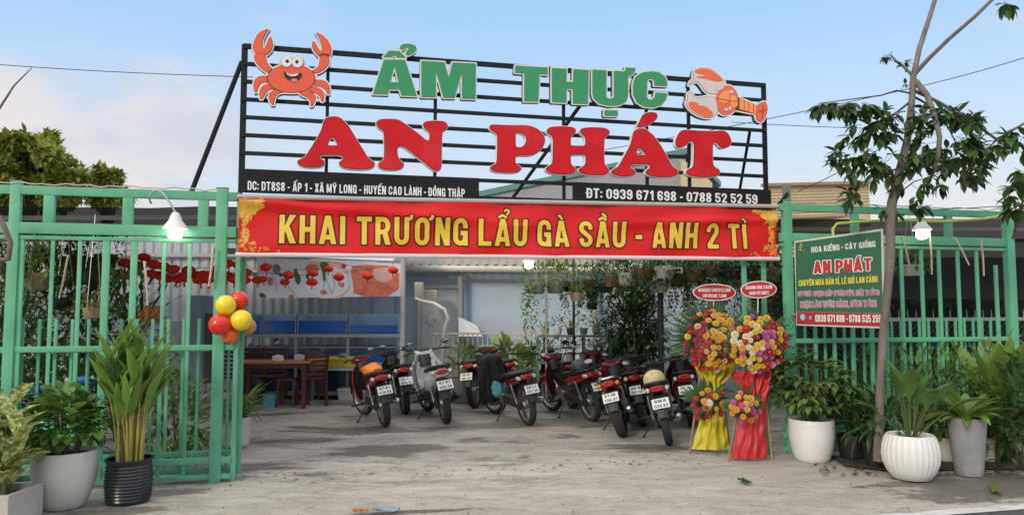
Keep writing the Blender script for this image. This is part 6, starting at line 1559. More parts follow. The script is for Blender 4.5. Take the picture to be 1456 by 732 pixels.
for k in range(1500): mb.leaf((rnd.uniform(4.7, 10), 14.4 + rnd.uniform(-.35, .1), rnd.uniform(.1, 2.4)), rdir(rnd), .2, .08, .6, 2, .15)
mb.build('foliage', LG_DARK, t, world=True, smooth=60)
# chain link fence beyond the right fence
t = thing('wire_fence', 'grey wire mesh fence with spiked top seen through the bars on the right', 'fence', (6, 10.6, 0)); WIRE = mat('dull wire', (.16, .17, .18), rough=.6, metal=.4, var=.2)
mb = MB(); a0, b0 = Vector((3.9, 10.2, 0)), Vector((9.0, 11.4, 0)); ln = (b0 - a0).length
for k in range(int(ln / .09)):
    p = a0.lerp(b0, k * .09 / ln)
    for sg in (-1, 1):
        q = a0.lerp(b0, min(1, max(0, (k * .09 + sg * 1.3) / ln))); mb.tube([p + EZ * .1, q + EZ * 1.42], .0035, 3, cap=False)
mb.build('mesh', WIRE, t, world=True, smooth=0); tag(t.children[0] if False else t)
mb = MB(); mb.bar(a0 + EZ * 1.44, b0 + EZ * 1.44, .04, .05); mb.build('rail', BEAM, t, world=True, smooth=0)
for k in range(36): 
    p = a0.lerp(b0, (k + .5) / 36); mb = MB(); mb.tube([p + EZ * 1.44, p + EZ * 1.58], [.01, .003], 5); mb.build('spike', BEAM, t, world=True)

# ------------------------------------------------------------------ food banner
def food_banner():
    A, B = P(365, 395, 11.55), P(571, 398, 12.9); ex = Vector((B.x - A.x, B.y - A.y, 0)).normalized(); n = Vector((ex.y, -ex.x, 0)); o3 = Vector((A.x, A.y, 0))
    def hit(px, py):
        d = ray(px, py); o = Vector((0, 0, CAM_H)); return o + d * ((o3 - o).dot(n) / d.dot(n))
    t = thing('food_banner', 'pale banner printed with seafood dishes hanging above the fish tanks', 'banner', hit(365, 424))
    cn = [hit(366, 366), hit(571, 374), hit(570, 421), hit(365, 424)]
    ZX = lambda x, y: (350 + x / 5.228, 360 + y / 5.228)
    def flat(prims, m, off, nm, par, h=.5, o_=0):
        lp = shape_loops(prims, bounds_of(prims), h, o_); out = []
        v_, f_ = plate([[q for q in l] for l in lp], 0)
        mb = MB(); mb.add([hit(x, y) + n * off for x, y, z in v_], f_); return mb.build(nm, m, par, world=True, smooth=0)
    mb = MB(); mb.add([p - n * .006 for p in cn] + cn, [(0, 1, 2, 3), (7, 6, 5, 4), (0, 4, 5, 1), (1, 5, 6, 2), (2, 6, 7, 3), (3, 7, 4, 0)])
    sh = mb.build('sheet', mat('pale lilac banner', (.82, .79, .86), rough=.5, var=.06, scale=2), t, world=True, smooth=0)
    pm = lambda nm, c, v=.3, s=14: mat('food print ' + nm, c, rough=.45, var=v, scale=s)
    GRN = pm('green', (.05, .16, .03)); WH = pm('plate white', (.85, .85, .87), .05); OR = pm('orange', (.62, .20, .05)); RD = pm('red', (.50, .05, .025)); SAL = pm('salmon', (.80, .20, .11), .35, 9); PK_ = pm('peach', (.85, .5, .36), .15); GRY = pm('grey', (.34, .34, .36)); DK = pm('dark', (.06, .05, .05))
    E_ = lambda x, y, rx, ry: ('ell', ZX(x, y), rx / 5.228, ry / 5.228)
    Pg = lambda pts, c=1: ('poly', chaikin([ZX(*p) for p in pts], c))
    flat([Pg([(430, 60), (560, 50), (760, 75), (775, 335), (470, 335)])], PK_, .0012, 'print', sh)
    flat([E_(600, 215, 165, 118)], WH, .0024, 'print', sh); flat([Pg([(100, 200), (260, 330), (130, 330), (98, 290)])], WH, .0012, 'print', sh)
    flat([Pg([(790, 80), (1140, 95), (1135, 320), (800, 322), (795, 220), (775, 140)])], SAL, .0036, 'print', sh)
    flat([Pg([(950, 100), (1120, 100), (1100, 190), (1000, 230), (930, 160)], 2)], pm('pink', (.85, .48, .40), .12), .0048, 'print', sh)
    for k, q in enumerate([[(350, 130), (370, 100), (385, 150), (410, 180), (395, 240), (370, 220), (360, 180)], [(540, 70), (600, 60), (620, 100), (590, 130), (590, 215), (572, 215), (565, 130)], [(98, 290), (140, 300), (150, 330), (100, 330)], [(440, 150), (470, 160), (470, 200), (445, 190)]]): flat([Pg(q)], GRN, .0042, 'print', sh)
    for k, (x, y, rx, ry, m) in enumerate([(490, 110, 50, 30, OR), (480, 220, 38, 18, RD), (725, 95, 18, 18, RD), (712, 235, 18, 20, SAL), (575, 290, 24, 18, SAL), (335, 325, 20, 18, OR), (225, 120, 30, 40, pm('sage', (.22, .22, .15))), (180, 210, 22, 32, pm('tan', (.42, .26, .14))), (255, 160, 14, 14, DK)]): flat([E_(x, y, rx, ry)], m, .0054, 'print', sh)
    for q in ([(580, 200), (575, 290), (610, 300)], [(590, 180), (640, 300), (660, 230), (640, 150)], [(150, 100), (220, 200), (230, 280)], [(260, 180), (300, 230), (380, 330)]): flat([('stroke', [ZX(*p) for p in q], .9)], GRY, .0066, 'print', sh, h=.25)
    mb = MB(); mb.bar(cn[0] + EZ * .02, cn[1] + EZ * .02, .02, .03); mb.build('top_batten', BEAM, t, world=True, smooth=0)
food_banner()
# ------------------------------------------------------------------ red paper lanterns on strings
PAPER = mat('red crepe paper', (0.72, 0.028, 0.016), rough=.8, var=.2, scale=18)
def lantern_mesh():
    mb = MB()
    mb.lathe([(.012, .055), (.035, .05), (.062, .034), (.078, .012), (.080, 0), (.076, -.014), (.058, -.036), (.03, -.052), (.012, -.056)], n=44, mod=lambda t_, i: 1 + .07 * math.sin(t_ * 11) * (1 if 0 < i < 8 else 0))
    mb.tube([(0, 0, .05), (0, 0, .12)], .003, 4); mb.tube([(0, 0, -.05), (.004, 0, -.11)], [.008, .012], 6)
    o = mb.build('paper_lantern', PAPER, smooth=60); me = o.data; bpy.data.objects.remove(o); return me
LM = lantern_mesh()
lan = [(104, 366), (132, 376), (156, 370), (152, 384), (170, 389), (185, 392), (205, 366), (199, 378), (219, 376), (215, 389), (246, 383), (238, 396), (252, 397), (262, 394), (278, 391), (290, 391), (301, 391), (324, 375), (322, 392), (333, 396), (350, 387), (348, 398), (366, 398), (378, 380), (374, 397), (410, 391), (405, 401), (445, 388), (444, 401), (467, 382), (482, 394), (523, 392), (559, 384), (112, 378), (122, 371), (142, 382), (176, 392), (192, 380), (228, 392), (232, 378), (268, 384), (284, 397), (296, 396), (308, 384), (314, 398), (340, 376), (178, 374)]
prng = random.Random(9)
for i, (px, py) in enumerate(lan):
    Yl = 10.2 + (px - 100) / 460 * .9 + prng.uniform(-.1, .1)
    o = bpy.data.objects.new('paper_lantern', LM); COL.objects.link(o); o.location = P(px, py, Yl); o.rotation_euler = (prng.uniform(-.2, .2), prng.uniform(-.2, .2), prng.uniform(0, 6)); s = prng.uniform(.85, 1.05) * (1.22 if px < 345 else 1); o.scale = (s, s, s)
    tag(o, 'red paper lantern strung across the yard ' + ('before the pale seafood banner' if px > 364 else 'behind the left fence bars'), 'paper lantern', 'red paper lanterns on strings')
mb = MB()
for k, ys in enumerate((-6, -10)):
    pts = [P(px, py + ys, 10.2 + (px - 100) / 460 * .9) for px, py in sorted(lan)[k::2]]; mb.tube(pts, .003, 4)
tag(mb.build('lantern_string', PLASTIC), 'thin dark string carrying the red paper lanterns', 'string')

# ------------------------------------------------------------------ fish tanks on their rack
RACKM = mat('pale blue grey rack steel', (.34, .38, .40), rough=.5, var=.1)
def tint(name, col, rough=.08, a=.75):
    m = mat(name, col, rough=rough, var=.08, scale=2, spec=.6); return m
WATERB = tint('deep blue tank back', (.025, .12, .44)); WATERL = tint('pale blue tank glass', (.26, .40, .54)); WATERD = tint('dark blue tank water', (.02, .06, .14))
t = thing('tank_rack', 'pale steel rack holding three levels of blue fish tanks', 'rack', (-3.3, 13.4, 0))
X0r, X1r, Y0r, Y1r = -4.70, -1.98, 13.05, 13.75
for x in (X0r, -3.79, -2.88, X1r):
    for y in (Y0r, Y1r):
        mb = MB(); mb.box((x, y, .575), (.05, .05, 1.15)); mb.build('leg', RACKM, t, world=True, smooth=0)
for z in (.12, .62, 1.12):
    for y in (Y0r - .03, Y1r + .03): mb = MB(); mb.box(((X0r + X1r) / 2, y, z), (X1r - X0r + .1, .04, .06)); mb.build('rail', RACKM, t, world=True, smooth=0)
    mb = MB(); mb.box(((X0r + X1r) / 2, (Y0r + Y1r) / 2, z + .02), (X1r - X0r, Y1r - Y0r - .02, .02)); mb.build('shelf', RACKM, t, world=True, smooth=0)
def tank(label, x0, x1, z0, h, wl, m1, m2):
    t = thing('fish_tank', label, 'fish tank', ((x0 + x1) / 2, 13.4, z0), group='fish tanks on the steel rack')
    y0, y1 = Y0r + .02, Y1r - .02; g = .012
    def put(nm, m, fn): mb = MB(); fn(mb); return mb.build(nm, m, t, world=True, smooth=0)
    put('water', m1, lambda m: m.box(((x0 + x1) / 2, (y0 + y1) / 2, z0 + wl / 2 + .004), (x1 - x0 - 2 * g, y1 - y0 - 2 * g, wl)))
    put('upper_glass', m2, lambda m: [m.box(((x0 + x1) / 2, y, z0 + (wl + h) / 2), (x1 - x0 - .004, g, h - wl)) for y in (y1 - g / 2,)] + [m.box((x, (y0 + y1) / 2, z0 + (wl + h) / 2), (g, y1 - y0, h - wl)) for x in (x0 + g / 2, x1 - g / 2)])
    rm = lambda z: (lambda m: [m.box(((x0 + x1) / 2, y, z), (x1 - x0, .02, .018)) for y in (y0, y1)] + [m.box((x, (y0 + y1) / 2, z), (.02, y1 - y0 - .021, .018)) for x in (x0 + .01, x1 - .01)] + [m.box((x, y0 - .002, (z0 + z) / 2), (.016, .016, h - .02)) for x in (x0 + .008, x1 - .008)])
    put('rim', RACKM, rm(z0 + h))
ww = (X1r - X0r) / 3
for k, nm in enumerate(('blue fish tank on the top level of the rack, nearest the sheet wall', 'blue fish tank in the middle of the top level of the rack', 'blue fish tank on the top level of the rack, nearest the white scooter')):
    tank(nm, X0r + ww * k + .01, X0r + ww * (k + 1) - .01, 1.155, .33, .22 if k != 2 else .14, WATERB, WATERL)
for k, nm in enumerate(('blue fish tank on the middle level behind the dining chairs', 'blue fish tank on the middle level behind the red motorbike')):
    tank(nm, X0r + ww * 1.5 * k + .01, X0r + ww * 1.5 * (k + 1) - .01, .655, .26, .12, WATERB, WATERL)
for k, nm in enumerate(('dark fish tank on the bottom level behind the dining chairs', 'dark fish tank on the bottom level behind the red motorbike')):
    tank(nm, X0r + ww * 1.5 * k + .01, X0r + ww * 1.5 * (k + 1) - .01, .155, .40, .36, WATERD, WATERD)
def crate(name, label, cat, c, size, m, lid=None):
    t = thing(name, label, cat, c); x, y, z = size; mb = MB(); w = .012
    M4 = [(-x / 2, -y / 2), (x / 2, -y / 2), (x / 2, y / 2), (-x / 2, y / 2)]; k = .88
    vs = [(a * k, b * k, 0) for a, b in M4] + [(a, b, z) for a, b in M4] + [(a * (1 - .06), b * (1 - .06), z) for a, b in M4] + [(a * k * .93, b * k * .93, .02) for a, b in M4]
    fs = [(3, 2, 1, 0)] + [(i, (i + 1) % 4, 4 + (i + 1) % 4, 4 + i) for i in range(4)] + [(4 + i, 4 + (i + 1) % 4, 8 + (i + 1) % 4, 8 + i) for i in range(4)] + [(8 + i, 8 + (i + 1) % 4, 12 + (i + 1) % 4, 12 + i) for i in range(4)] + [(12, 13, 14, 15)]
    mb.add(vs, fs); mb.build('body', m, t, smooth=0, bevel=.006)
    mb = MB(); mb.bar((-x / 2 - .008, -y / 2 - .008, z - .02), (x / 2 + .008, -y / 2 - .008, z - .02), .016, .03); mb.build('rim', m, t, smooth=0)
    return t
crate('tray', 'long yellow plastic tray on the tank rack behind the red motorbike', 'tray', (-3.0, 12.72, .60), (.85, .40, .17), mat('yellow plastic', (.50, .40, .03), rough=.5, var=.15))
t = thing('side_bench', 'pale steel bench under the yellow plastic tray', 'bench', (-3.0, 12.72, 0))
mb = MB(); mb.box((-3.0, 12.72, .575), (1.0, .44, .04)); mb.build('top', RACKM, t, world=True, smooth=0)
for x in (-3.45, -2.55):
    for y in (12.55, 12.89): mb = MB(); mb.box((x, y, .277), (.045, .045, .552)); mb.build('leg', RACKM, t, world=True, smooth=0)
crate('crate', 'white and blue foam crate on the floor behind the red motorbike', 'crate', tuple(G(497, 571)), (.36, .26, .24), mat('white foam', (.58, .56, .52), rough=.8, var=.1))
crate('bucket', 'small blue bucket on the floor under the dining table', 'bucket', tuple(G(385, 578)), (.2, .2, .22), mat('sky blue plastic', (.08, .30, .45), rough=.5, var=.1))
crate('crate', 'yellow crate standing on the floor by the slim gate upright', 'crate', tuple(G(350, 562)), (.32, .26, .24), MATS['yellow plastic'])
# ------------------------------------------------------------------ dining table and slatted chairs
WDK = mat('red brown stained wood', (0.085, 0.026, 0.018), rough=.45, var=.3, scale=7, stretch=(1, 1, .3)); WTOP = mat('varnished table top', (.42, .16, .065), rough=.35, var=.2, scale=5, stretch=(.3, 1, 1))
def wpart(t, nm, m, fn, bev=.004): mb = MB(); fn(mb); return mb.build(nm, m, t, smooth=0, bevel=bev)
g = G(388, 580); t = thing('dining_table', 'dining table with a varnished brown top beside the slim gate upright', 'table', (g.x, g.y + .12, 0), (0, 0, .12))
wpart(t, 'tabletop', WTOP, lambda m: m.box((0, 0, .735), (1.15, .60, .035)))
wpart(t, 'apron', WDK, lambda m: [m.box((0, s * .23, .68), (.98, .025, .07)) for s in (-1, 1)])
for x in (-.48, .48):
    for y in (-.23, .23): wpart(t, 'leg', WDK, lambda m: m.box((x, y, .359), (.06, .06, .716)))
for (dx, dy, lab, m_) in ((.05, -.08, 'white napkin box on the dining table', EYEW), (.35, .1, 'clear tub of cutlery on the dining table', LENS)):
    p = Vector(t.location) + Vector((dx, dy, .755)); q = thing('napkin_box' if dx < .2 else 'cutlery_tub', lab, 'box' if dx < .2 else 'tub', p); wpart(q, 'body', m_, lambda m: m.box((0, 0, .04), (.16, .1, .08)), .01); wpart(q, 'top', m_, lambda m: m.box((0, 0, .088), (.06, .06, .014)), .002)
def chair(label, px, py, rot, first=None):
    g = G(px, py); t = thing('dining_chair', label, 'chair', g, (0, 0, R(rot)), 'slatted dining chairs')
    wpart(t, 'seat', WDK, lambda m: [m.box((0, -.17 + .068 * k, .45), (.40, .058, .022)) for k in range(6)] + [m.box((s * .185, 0, .432), (.03, .40, .03)) for s in (-1, 1)])
    for s in (-1, 1): wpart(t, 'leg', WDK, lambda m: m.bar((s * .185, -.18, 0), (s * .18, -.17, .432), .042, .042)); wpart(t, 'leg', WDK, lambda m: m.bar((s * .185, .22, 0), (s * .18, .18, .45), .042, .045))
    wpart(t, 'backrest', WDK, lambda m: [m.bar((s * .18, .19, .452), (s * .18, .27, .92), .04, .045) for s in (-1, 1)] + [m.bar((-.16, .195 + .0125 * k, .52 + .072 * k), (.16, .195 + .0125 * k, .52 + .072 * k), .016, .048) for k in range(6)])
    wpart(t, 'stretcher', WDK, lambda m: [m.bar((s * .185, -.16, .2), (s * .185, .19, .2), .025, .03) for s in (-1, 1)])
    return t
chair('red brown slatted chair with its back to the white scooter, at the table end', 442, 576, 214)
chair('red brown slatted chair behind the table, its back rising above the top', 387, 572, 5)
chair('red brown slatted chair behind the table, closest to the slim gate upright', 354, 572, 10)
chair('red brown slatted chair in front of the table, half behind the gate upright', 330, 574, 168)
g = G(409, 577); t = thing('stool', 'red brown backless stool beside the slatted chair at the table end', 'stool', g)
wpart(t, 'seat', WDK, lambda m: m.box((0, 0, .44), (.30, .30, .035)))
for x in (-.12, .12):
    for y in (-.12, .12): wpart(t, 'leg', WDK, lambda m: m.bar((x * 1.15, y * 1.15, 0), (x, y, .42), .038, .038))
p0, p1 = G(335, 581), G(520, 577); mb = MB(); mb.bar(Vector((p0.x - 3, p0.y + .9, .03)), Vector((p1.x, p1.y + .1, .03)), .1, .09)
tag(mb.build('kerb', mat('cement kerb', (.2, .19, .18), rough=.9, var=.2), smooth=0, bevel=.01), kind='structure')

# ------------------------------------------------------------------ odds and ends between tanks and house
PIPE = mat('cream hose', (.58, .54, .46), rough=.5, var=.1)
mb = MB(); mb.tube([P(590, 424, 12.9), P(600, 428, 12.9), P(617, 431, 12.8), P(632, 440, 12.7), P(637, 452, 12.7), P(632, 468, 12.7), P(629, 490, 12.7), P(630, 545, 12.7)], .032, 8)
tag(mb.build('drain_hose', PIPE, smooth=70), 'thick cream hose arching down between the tanks and the blue house', 'hose')
def box_thing(name, label, cat, px0, px1, py0, py1, Y, dp, m, parts=()):
    a, b = P(px0, py1, Y), P(px1, py0, Y); c = Vector(((a.x + b.x) / 2, Y + dp / 2, a.z)); t = thing(name, label, cat, c); w, h = b.x - a.x, b.z - a.z
    mb = MB(); mb.box((0, 0, h / 2), (w, dp, h)); mb.build('body', m, t, smooth=0, bevel=.012)
    mb = MB(); mb.box((0, -dp / 2 - .006, h * .5), (w * .82, .012, h * .8)); mb.build('front_panel', m, t, smooth=0, bevel=.004)
    return t
IVORY = mat('aged ivory plastic', (.52, .49, .42), rough=.5, var=.1, dirt_sheen=.3)
box_thing('water_heater', 'ivory cabinet hanging on the wall above the cream hose', 'cabinet', 602, 621, 412, 430, 13.9, .25, IVORY)
box_thing('switch_box', 'tall ivory box next to the pale post by the seafood banner', 'box', 589, 601, 401, 425, 13.6, .2, IVORY)
t = thing('wall_fan', 'grey wall fan behind the arching cream hose', 'fan', P(617, 453, 13.6))
mb = MB(); mb.lathe([(.13, -.03), (.14, 0), (.13, .03)], n=28, axis='y'); [mb.tube([(.0, -.03, 0), (.135 * math.cos(a_ * .314), -.03, .135 * math.sin(a_ * .314))], .003, 4) for a_ in range(20)]; mb.build('cage', STEEL, t)
mb = MB(); [mb.leaf((0, 0, 0), (math.cos(q), 0, math.sin(q)), .12, .09, .1, 3, .1, up=(0, -1, .3)) for q in (.3, 2.4, 4.5)]; mb.build('blade', IVORY, t)
mb = MB(); mb.tube([(0, 0, 0), (0, .25, -.05)], .03, 8); mb.build('bracket', STEEL, t)
t = thing('white_railing', 'low white metal railing screen in front of the blue house', 'railing', P(690, 500, 13.3)); a, b = P(616, 474, 13.2), P(762, 474, 13.4)
for z in (a.z, a.z - .22, a.z - .5): mb = MB(); mb.bar((a.x, a.y, z), (b.x, b.y, z), .025, .03); mb.build('rail', IVORY, t, world=True, smooth=0)
mb = MB(); mb.add([Vector((a.x, a.y + .05, .1)), Vector((b.x, b.y + .05, .1)), Vector((b.x, b.y + .05, .78)), Vector((a.x, a.y + .05, .78))] + [Vector((a.x, a.y + .07, .1)), Vector((b.x, b.y + .07, .1)), Vector((b.x, b.y + .07, .78)), Vector((a.x, a.y + .07, .78))], [(0, 1, 2, 3), (7, 6, 5, 4), (0, 4, 5, 1), (1, 5, 6, 2), (2, 6, 7, 3), (3, 7, 4, 0)]); mb.build('lower_panel', mat('cream board', (.60, .60, .50), rough=.7, var=.1, dirt_sheen=.3), t, world=True, smooth=0)
for k in range(22): q = Vector(a).lerp(Vector(b), k / 21); mb = MB(); mb.box((q.x, q.y + .02, a.z / 2), (.018, .014, a.z)); mb.build('picket', IVORY, t, world=True, smooth=0)
t = thing('tilted_board', 'tilted white board leaning on the blue house', 'board', P(668, 476, 14.2)); c_ = [P(652, 450, 14.3), P(677, 462, 14.3), P(686, 478, 14.1), P(652, 478, 14.1)]
mb = MB(); mb.add(c_ + [q + Vector((0, .03, 0)) for q in c_], [(3, 2, 1, 0), (4, 5, 6, 7), (0, 1, 5, 4), (1, 2, 6, 5), (2, 3, 7, 6), (3, 0, 4, 7)]); mb.build('board', WHITEPAINT, t, world=True, smooth=0)
mb = MB(); mb.bar(P(660, 452, 14.28) + EY * .05, P(660, 478, 14.3) + EY * .1, .03, .02); mb.build('strut', WOOD, t, world=True, smooth=0)

# ------------------------------------------------------------------ hanging plants
HP = [mat('hanging basket coir', (.16, .10, .06), rough=1, var=.3, scale=20), mat('hanging grey plastic pot', (.25, .26, .26), rough=.6, var=.1), TERR, POTN, mat('hanging white pot', (.55, .54, .5), rough=.5, var=.1)]
def hanging(label, px, py, Y, r, pm, kind, seed, leafm, wire=.5, trail=.5):
    p = P(px, py, Y); rnd = random.Random(seed); t = thing('hanging_plant', label, 'hanging plant', p, group='hanging plants under the nets')
    mb = MB(); mb.lathe([(0, 0), (r * .72, 0), (r * .78, .01), (r * .92, r * .8), (r * 1.0, r * 1.15), (r * .92, r * 1.16), (r * .85, r)], n=20); mb.build('pot', HP[pm], t)
    mb = MB(); [mb.tube([(r * .95 * math.cos(q), r * .95 * math.sin(q), r * 1.15), (0, 0, r * 1.15 + wire)], .0035, 4) for q in (.5, 2.6, 4.7)]; mb.build('hanger', STEEL, t)
    lf = MB(); 
    if kind == 'trail':
        bush(lf, (0, 0, r * 1.6), (r * 1.9, r * 1.9, r * 1.6), 130, .10, .042, rnd, zmin=-.5)
        for k in range(22):
            a = rnd.uniform(0, 6.28); L_ = trail * rnd.uniform(.35, 1); x, y = r * math.cos(a) * 1.1, r * math.sin(a) * 1.1; q = Vector((x, y, r * 1.2)); n_ = int(L_ / .05)
            for i in range(n_):
                q = q + Vector((rnd.uniform(-.014, .014), rnd.uniform(-.014, .014), -.05)); lf.leaf(q, rdir(rnd, -.8, .2), .08, .035, .5, 2, .15)
    elif kind == 'spiky': rosette(lf, None, (0, 0, r), 26, .30, .03, rnd, el=(5, 85), droop=1.3)
    else: bush(lf, (0, 0, r * 1.6), (r * 2.0, r * 2.0, r * 1.9), 190, .11, .045, rnd, zmin=-.6)
    lf.build('foliage', leafm, t, smooth=60); return t
hs = [(762, 418, 11.2, .15, 1, 'trail', LG_LIGHT, 1.0), (790, 417, 11.4, .15, 1, 'bush', LG_YEL, .4), (812, 415, 11.6, .14, 3, 'trail', LG_LIGHT, .8), (820, 428, 11.2, .11, 2, 'spiky', LG_MID, .3), (838, 412, 11.8, .14, 0, 'trail', LG_MID, .7), (862, 416, 11.6, .13, 3, 'trail', LG_DARK, .3),
      (842, 424, 12.2, .12, 3, 'spiky', LG_DARK, .4), (872, 408, 11.0, .14, 0, 'bush', LG_DARK, .3), (893, 406, 10.8, .16, 4, 'trail', LG_MID, .5), (890, 414, 11.8, .14, 0, 'bush', LG_DARK, .4), (916, 398, 10.6, .15, 0, 'trail', LG_DARK, .6), (945, 396, 10.3, .15, 4, 'trail', LG_DARK, .4), (938, 416, 10.8, .14, 4, 'bush', LG_MID, .3),
      (968, 408, 10.6, .16, 0, 'trail', LG_DARK, .8), (990, 400, 10.3, .16, 0, 'trail', LG_DARK, .9), (1015, 394, 10.2, .15, 0, 'trail', LG_DARK, .7), (1040, 398, 10.0, .15, 3, 'trail', LG_DARK, .7), (1070, 396, 9.9, .15, 3, 'bush', LG_DARK, .5), (1092, 400, 9.8, .14, 0, 'trail', LG_MID, .6), (842, 440, 12.4, .10, 3, 'spiky', LG_DARK, .3)]
kinds = ['bright trailing plant', 'yellowish bushy plant', 'airy trailing plant', 'spiky air plant', 'trailing fern', 'dark trailing plant', 'small spiky plant', 'dark bushy fern', 'leafy plant', 'brown bushy plant', 'dense dark creeper', 'drooping creeper', 'leafy bush', 'long dark creeper', 'long hanging creeper', 'dark creeper', 'shaggy creeper', 'dark leafy bush', 'mid green creeper', 'tiny spiky plant']
ctx = ['beside the lit lamp', 'just past the lit lamp', 'over the red bike seen along its side', 'in the tan pot over the plant shelf', 'in a coir basket above the shelf', 'above the bushy plant', 'in front of the blue wall', 'in the coir basket above the bushy plant', 'in the white pot above the bushy plant', 'low above the bushy plant', 'above the black post', 'in the upper white pot by the black post', 'in the lower white pot by the black post', 'near the yellow flower stand', 'above the yellow flower stand', 'above the oval card of the yellow stand', 'between the two oval cards', 'above the oval card of the red stand', 'against the thick fence post', 'above the white flowered shelf']
for i, (px, py, Y, r, pm, kd, lm, tr) in enumerate(hs): hanging(f'{kinds[i]} hanging {ctx[i]}', px, py, Y, r, pm, kd, 100 + i, lm, .42, tr)
# the rails they hang from, black post, shelf and the big bushy plant
t = thing('pergola', 'steel pergola rails and dark post carrying the hanging plants', 'pergola', (2.4, 11.5, 0))
for y, z in ((10.2, 2.60), (11.3, 2.66), (12.4, 2.72)): mb = MB(); mb.bar((.2, y, z), (4.6, y, z), .035, .04); mb.build('rail', mat('green coated pipe', (.06, .16, .09), rough=.5, var=.2), t, world=True, smooth=0)
for px, Y, m in ((940, 10.9, PLASTIC), (816, 12.4, PLASTIC), (777, 12.6, BEAM)):
    q = P(px, 500, Y); mb = MB(); mb.tube([(q.x, Y, 0), (q.x, Y, 2.66)], .045 if px == 940 else .022, 8); mb.build('post', m, t, world=True)
p = P(903, 500, 12.1); p.z = 0; rnd = random.Random(55)
t = thing('bushy_plant', 'big dense dark leaved bush standing before the pale blue wall', 'shrub', p); st, lf = MB(), MB()
for k in range(9): a = rnd.uniform(0, 6.28); st.tube([(.05 * math.cos(a), .05 * math.sin(a), 0), (.25 * math.cos(a), .25 * math.sin(a), 1.5)], [.025, .008], 5)
bush(lf, (0, 0, 1.25), (.52, .45, .70), 2300, .17, .055, rnd, droop=.9, zmin=-.95, nseg=2, inner=.25, hang=.3); st.build('stem', TWIG, t); lf.build('foliage', LG_DARK, t, smooth=60)
t = thing('plant_shelf', 'green steel shelf for small pots along the blue wall', 'shelf', P(830, 500, 12.7)); a, b = P(765, 476, 12.7), P(895, 476, 12.7)
SHM = mat('green shelf steel', (.10, .20, .15), rough=.5, var=.15)
for z in (a.z, a.z - .45): mb = MB(); mb.box(((a.x + b.x) / 2, 12.75, z - .02), (b.x - a.x, .34, .03)); mb.build('board', SHM, t, world=True, smooth=0)
for x in (a.x, (a.x + b.x) / 2, b.x):
    for y in (12.6, 12.9): mb = MB(); mb.box((x, y, a.z / 2 - .02), (.03, .03, a.z - .04)); mb.build('leg', SHM, t, world=True, smooth=0)
PC = [TERR, POTW, POTN, HP[1]]
labs = ['at the shelf end near the white railing', 'second from the white railing', 'under the airy trailing plant', 'in the middle of the shelf', 'just past the middle of the shelf', 'next to the big dark bush', 'touching the big dark bush']
for k in range(7):
    q = Vector((a.x + .12 + (b.x - a.x - .24) * k / 6, 12.72, a.z)); rnd = random.Random(200 + k)
    potted('shelf_plant', 'small potted plant on the upper green shelf, ' + labs[k], q, pot_prof(.075, .055, .12, th=.008), PC[k % 4], (lambda lf, st, sz, r_: bush(lf, (0, 0, sz + .10), (.12, .11, .10), 46, .08, .03, r_, zmin=-.4)) if k % 2 else (lambda lf, st, sz, r_: rosette(lf, st, (0, 0, sz), 14, .22, .025, r_, el=(30, 85))), ([LG_MID, LG_DARK, LG_LIGHT][k % 3], STEMG), rnd, n=18, group='small pots on the green shelf', soil_z=.10)
for k in range(7):
    q = Vector((a.x + .1 + (b.x - a.x - .2) * k / 6, 12.72, a.z - .45)); rnd = random.Random(300 + k)
    potted('shelf_plant', 'small potted plant on the lower green shelf, ' + labs[k], q, pot_prof(.085, .06, .14, th=.008), PC[(k + 1) % 4], lambda lf, st, sz, r_: bush(lf, (0, 0, sz + .12), (.13, .12, .14), 50, .11, .03, r_, zmin=-.3), ([LG_DARK, LG_MID, LG_DARK][k % 3], STEMG), rnd, n=18, group='small pots on the green shelf', soil_z=.12)
for nm_, px_, Y_, sd in (('dark creeper mass hanging from the pergola behind the yellow flower stand', 1010, 11.6, 5), ('dark creeper mass hanging from the pergola behind the red flower stand', 1085, 11.2, 6), ('dark creeper mass hanging from the pergola above the black post', 955, 11.9, 7)):
    q = P(px_, 400, Y_); q.z = 2.62; t = thing('creeper', nm_, 'creeper', q, group='creeper masses on the pergola'); rnd = random.Random(sd); lf, st = MB(), MB()
    bush(lf, (0, 0, -.18), (.48, .3, .22), 420, .12, .045, rnd, zmin=-.9)
    for k in range(26):
        x, y, L_ = rnd.uniform(-.45, .45), rnd.uniform(-.25, .25), rnd.uniform(.25, 1.0); pts = [Vector((x, y, -.2))]
        for i in range(int(L_ / .06)): pts.append(pts[-1] + Vector((rnd.uniform(-.016, .016), rnd.uniform(-.016, .016), -.06))); lf.leaf(pts[-1], rdir(rnd, -.8, .2), .09, .035, .5, 2, .15); lf.leaf(pts[-1], rdir(rnd, -.8, .2), .08, .03, .5, 2, .15)
        st.tube(pts, .004, 4)
    st.build('stem', TWIG, t); lf.build('foliage', LG_DARK, t, smooth=60)
for k, (u0, u1, zt, lb) in enumerate(((ul(-20), ul(318), ZL, 'thin pale cable tied along the top rail of the left fence'), (ul(1118), ul(1438), ZR, 'thin pale cable tied along the top rail of the right fence'))):
    mb = MB(); mb.tube([F(u0 + (u1 - u0) * i / 40, -.032, zt + .004 + .012 * abs(math.sin(i * .35)) + .006 * math.sin(i * 1.7)) for i in range(41)], .006, 5)
    tag(mb.build('cable', mat('pale cable', (.45, .43, .38), rough=.6, var=.2), smooth=70), lb, 'cable')
